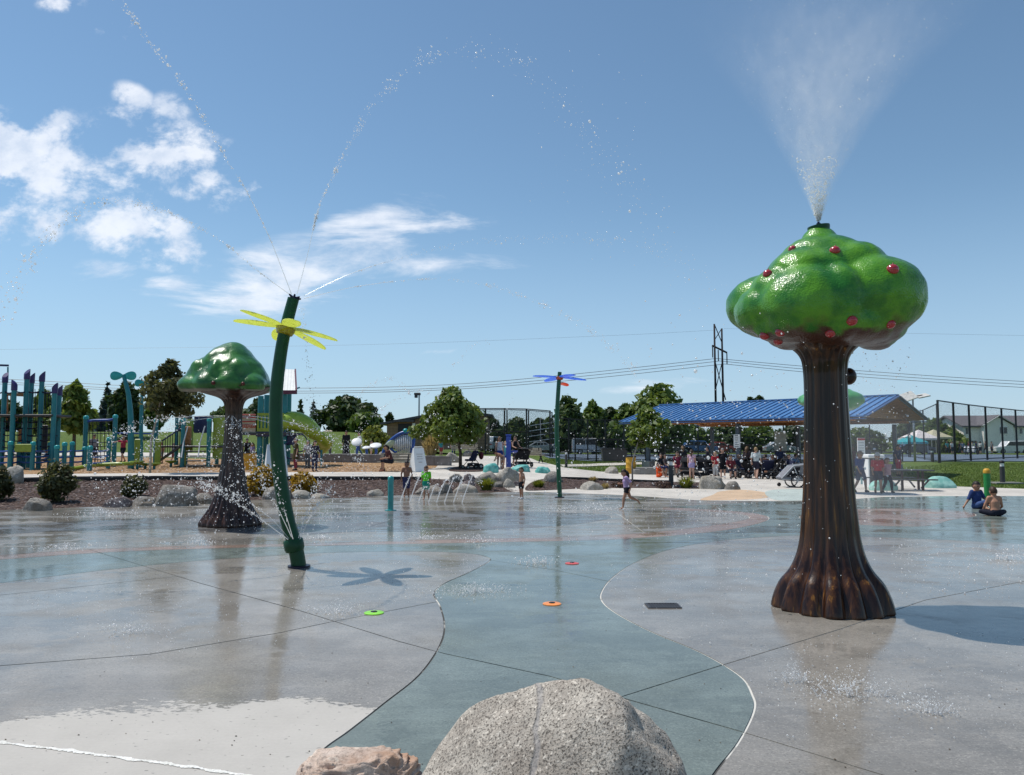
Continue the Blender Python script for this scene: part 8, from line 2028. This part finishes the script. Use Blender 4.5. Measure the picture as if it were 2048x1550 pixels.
cloud(150, 930, 1330, 100, 520, 11, 14, .0055, dens=lambda u, v: np.exp(-(((u-1200)/150)**2)))
cloud(420, 860, 1330, 850, 1010, 16, 26, .0085)
# splashes where the water lands: a low crown of drops and broken sheets, and the scatter of fine drops round each
def splash(label, u, v, n, w, hgt_, r=.006, big=False):
    n = int(n*1.8)
    P0 = gp(u, v); t = thing('water_splash', label, 'splash', (P0.x, P0.y, 0), 0, 'splashes on the wet pad'); a = rng.uniform(0, 6.283, n); d = np.abs(rng.normal(size=n))*w*.5
    z = np.abs(rng.normal(size=n))*hgt_*np.exp(-(d/w)**2)*.7
    P = np.stack([d*np.cos(a)*1.15, d*np.sin(a)*.7, z+.004], 1); o = link('drops', drops_mesh('drops', P, r*rng.lognormal(0, .45, n), M['drop']), t); o['kind'] = 'stuff'
    mb = MB()
    for i in range(int(5+w*14)):                       # little curved fins of water thrown up
        aa = rng.uniform(0, 6.283); dd = w*.42*math.sqrt(rng.random()); c = Vector((dd*math.cos(aa)*1.2, dd*math.sin(aa)*.6, 0)); hh = hgt_*rng.uniform(.25, .8); b = aa+rng.normal()*.6
        ex = Vector((math.cos(b)*hh*.7, math.sin(b)*hh*.4, hh)); mb.tube([c, c+ex*.5+Vector((0, 0, hh*.12)), c+ex], [.006*rng.uniform(.6, 1.3), .004, .0012], 5)
    fn = obj('fins', mb, M['clear'], t, smooth=True); fn['kind'] = 'stuff'
for l, u, v, n, w, hh in [('splash on grey concrete at the far left of the near pad', 262, 1266, 110, .34, .10), ('splash on grey concrete left of the green ring', 680, 1224, 150, .40, .09), ('broad glittering splash at the top of the teal concrete', 950, 1184, 520, .75, .06), ('small splash left of the coral ring', 1075, 1127, 120, .42, .09),
    ('large splash in front of the apple tree', 1700, 1392, 420, .52, .12), ('splash on the left flank of the large near splash', 1590, 1362, 140, .20, .12), ('splash on the right flank of the large near splash', 1860, 1425, 160, .26, .10), ('splash far back on the left of the pad', 395, 1087, 90, .6, .10), ('splash right of the yellow flower foot', 640, 1078, 70, .4, .06),
    ('splash by the salmon band behind the flower shadow', 850, 1078, 120, .6, .12), ('splash by the salmon band near the middle', 960, 1083, 90, .6, .10), ('splash far back behind the flower collar', 660, 1037, 110, .9, .14), ('splash kicked up behind the running girl', 1200, 1020, 240, 1.6, .16), ('splash ahead of the running girl', 1130, 1022, 150, 1.3, .12), ('splash on the pad right of the running girl', 1440, 1030, 200, 1.7, .14), ('splash at the right edge of the pad', 2015, 1120, 90, .6, .10), ('splash at the left edge by the mulch rocks', 215, 1030, 130, 1.4, .12), ('splash in the left middle of the pad', 130, 1098, 90, .8, .08)]:
    splash(l, u, v, n, w, hh, r=.0030 if v > 1300 else (.0038 if v > 1150 else .0065))
def sprinkle(n, poly, r, zmax=.05):
    xs, ys = [], []
    P = G(*poly); x0, x1 = min(p[0] for p in P), max(p[0] for p in P); y0, y1 = min(p[1] for p in P), max(p[1] for p in P); Q = []
    while len(Q) < n:
        x, y = rng.uniform(x0, x1), rng.uniform(y0, y1)
        if inside(P, x, y): Q.append((x, y, .002+abs(rng.normal())*zmax*.4))
    stuff('spatter_drops', Q, r*rng.lognormal(0, .4, n), M['drop'])
sprinkle(900, [(600, 1140), (950, 1110), (1000, 1180), (860, 1200), (620, 1250), (560, 1200)], .0032)
sprinkle(700, [(1220, 1130), (1500, 1090), (1560, 1220), (1400, 1300), (1210, 1200)], .0032)
sprinkle(700, [(1480, 1290), (2060, 1250), (2060, 1480), (1500, 1480)], .0026)
sprinkle(500, [(30, 1190), (420, 1160), (560, 1290), (180, 1330)], .0032)
sprinkle(500, [(640, 1050), (1560, 1030), (1540, 1070), (900, 1100), (620, 1100)], .006)
sprinkle(350, [(1780, 1090), (2060, 1090), (2060, 1200), (1800, 1190)], .006)

# ------------------------------------------------------------------ the plume of mist over the apple tree and the drift that falls from it
def mistmat(name, expr):
    m = bpy.data.materials.new(name); m.use_nodes = True; T = NT(m.node_tree); T.n.remove(T.n['Principled BSDF']); o = T.n['Material Output']
    co = T.new('ShaderNodeTexCoord').outputs['Object']; x, y, z = T.sep(co); dn = expr(T, co, x, y, z)
    v = T.new('ShaderNodeVolumePrincipled'); v.inputs['Color'].default_value = (1, 1, 1, 1); v.inputs['Anisotropy'].default_value = .35; T.l.new(dn, v.inputs['Density']); T.l.new(v.outputs[0], o.inputs['Volume']); return m
def plume(T, co, x, y, z):
    zz = T.math('MAXIMUM', z, .02)
    xs = T.math('SUBTRACT', x, T.math('MULTIPLY', T.math('MULTIPLY', zz, zz), .045))            # the breeze leans it to the right
    R_ = T.math('ADD', T.math('ADD', .03, T.math('MULTIPLY', zz, .36)), T.math('MULTIPLY', T.math('MULTIPLY', zz, zz), .13))
    r2 = T.math('DIVIDE', T.math('ADD', T.math('MULTIPLY', xs, xs), T.math('MULTIPLY', y, y)), T.math('MULTIPLY', R_, R_))
    fall = T.math('POWER', T.math('SUBTRACT', 1.0, r2, clamp=True), 1.2)
    ang = T.comb(T.math('DIVIDE', xs, R_), T.math('DIVIDE', y, R_), T.math('MULTIPLY', zz, .55))
    st = T.ss(T.noise(ang, 4.5, 4, .6), .30, .72); puff_ = T.ss(T.noise(T.comb(x, y, T.math('MULTIPLY', zz, .6)), 6.5, 4, .65), .35, .7)
    core = T.math('MULTIPLY', T.math('DIVIDE', 1.45, T.math('POWER', T.math('ADD', zz, .13), 2.0)), T.ss(zz, 0.0, .06))
    tail = T.ss(zz, 3.2, 2.0)
    k = T.math('MULTIPLY', T.math('MULTIPLY', core, fall), T.math('ADD', .25, T.math('MULTIPLY', st, 1.1)))
    k = T.math('MULTIPLY', k, T.math('ADD', .35, T.math('MULTIPLY', puff_, 1.0)))
    return T.math('MULTIPLY', k, tail)
mb = MB(); mb.lathe([(.02, 0), (.34, .45), (1.15, 1.6), (3.1, 3.25)], 20)
mist = obj('mist_plume', mb, mistmat('fine_water_mist', plume)); mist.location = NOZ; mist['kind'] = 'stuff'
def drift(T, co, x, y, z):
    r2 = T.math('ADD', T.math('POWER', T.math('DIVIDE', x, 1.0), 2.0), T.math('ADD', T.math('POWER', T.math('DIVIDE', y, 1.2), 2.0), T.math('POWER', T.math('DIVIDE', z, 1.9), 2.0)))
    return T.math('MULTIPLY', T.math('MULTIPLY', T.math('SUBTRACT', 1.0, r2, clamp=True), .10), T.math('ADD', .4, T.ss(T.noise(co, 2.0, 3), .35, .65)))
mb = MB(); mb.ball((0, 0, 0), 1.0, 16, sc=(1.0, 1.2, 1.9)); dm = obj('mist_drift', mb, mistmat('drifting_mist', drift)); c_ = at(1740, 890, 10.4); dm.location = (c_.x, c_.y, 1.95); dm['kind'] = 'stuff'
n = 900; zz = .08+rng.random(n)**1.2*2.6; a = rng.uniform(0, 6.283, n); rr = (.02+.34*zz+.11*zz*zz)*np.sqrt(rng.random(n)); P = np.stack([NOZ.x+rr*np.cos(a)+.05*zz*zz, NOZ.y+rr*np.sin(a), NOZ.z+zz], 1)
stuff('mist_drops', P, .0030*rng.lognormal(0, .4, n), M['drop'])
n = 700; zz = .02+rng.random(n)**1.6*.75; a = rng.uniform(0, 6.283, n); rr = (.012+.33*zz)*np.sqrt(rng.random(n)); P = np.stack([NOZ.x+rr*np.cos(a), NOZ.y+rr*np.sin(a), NOZ.z+zz], 1)
stuff('mist_drops', P, .0065*rng.lognormal(0, .4, n), M['foam'])
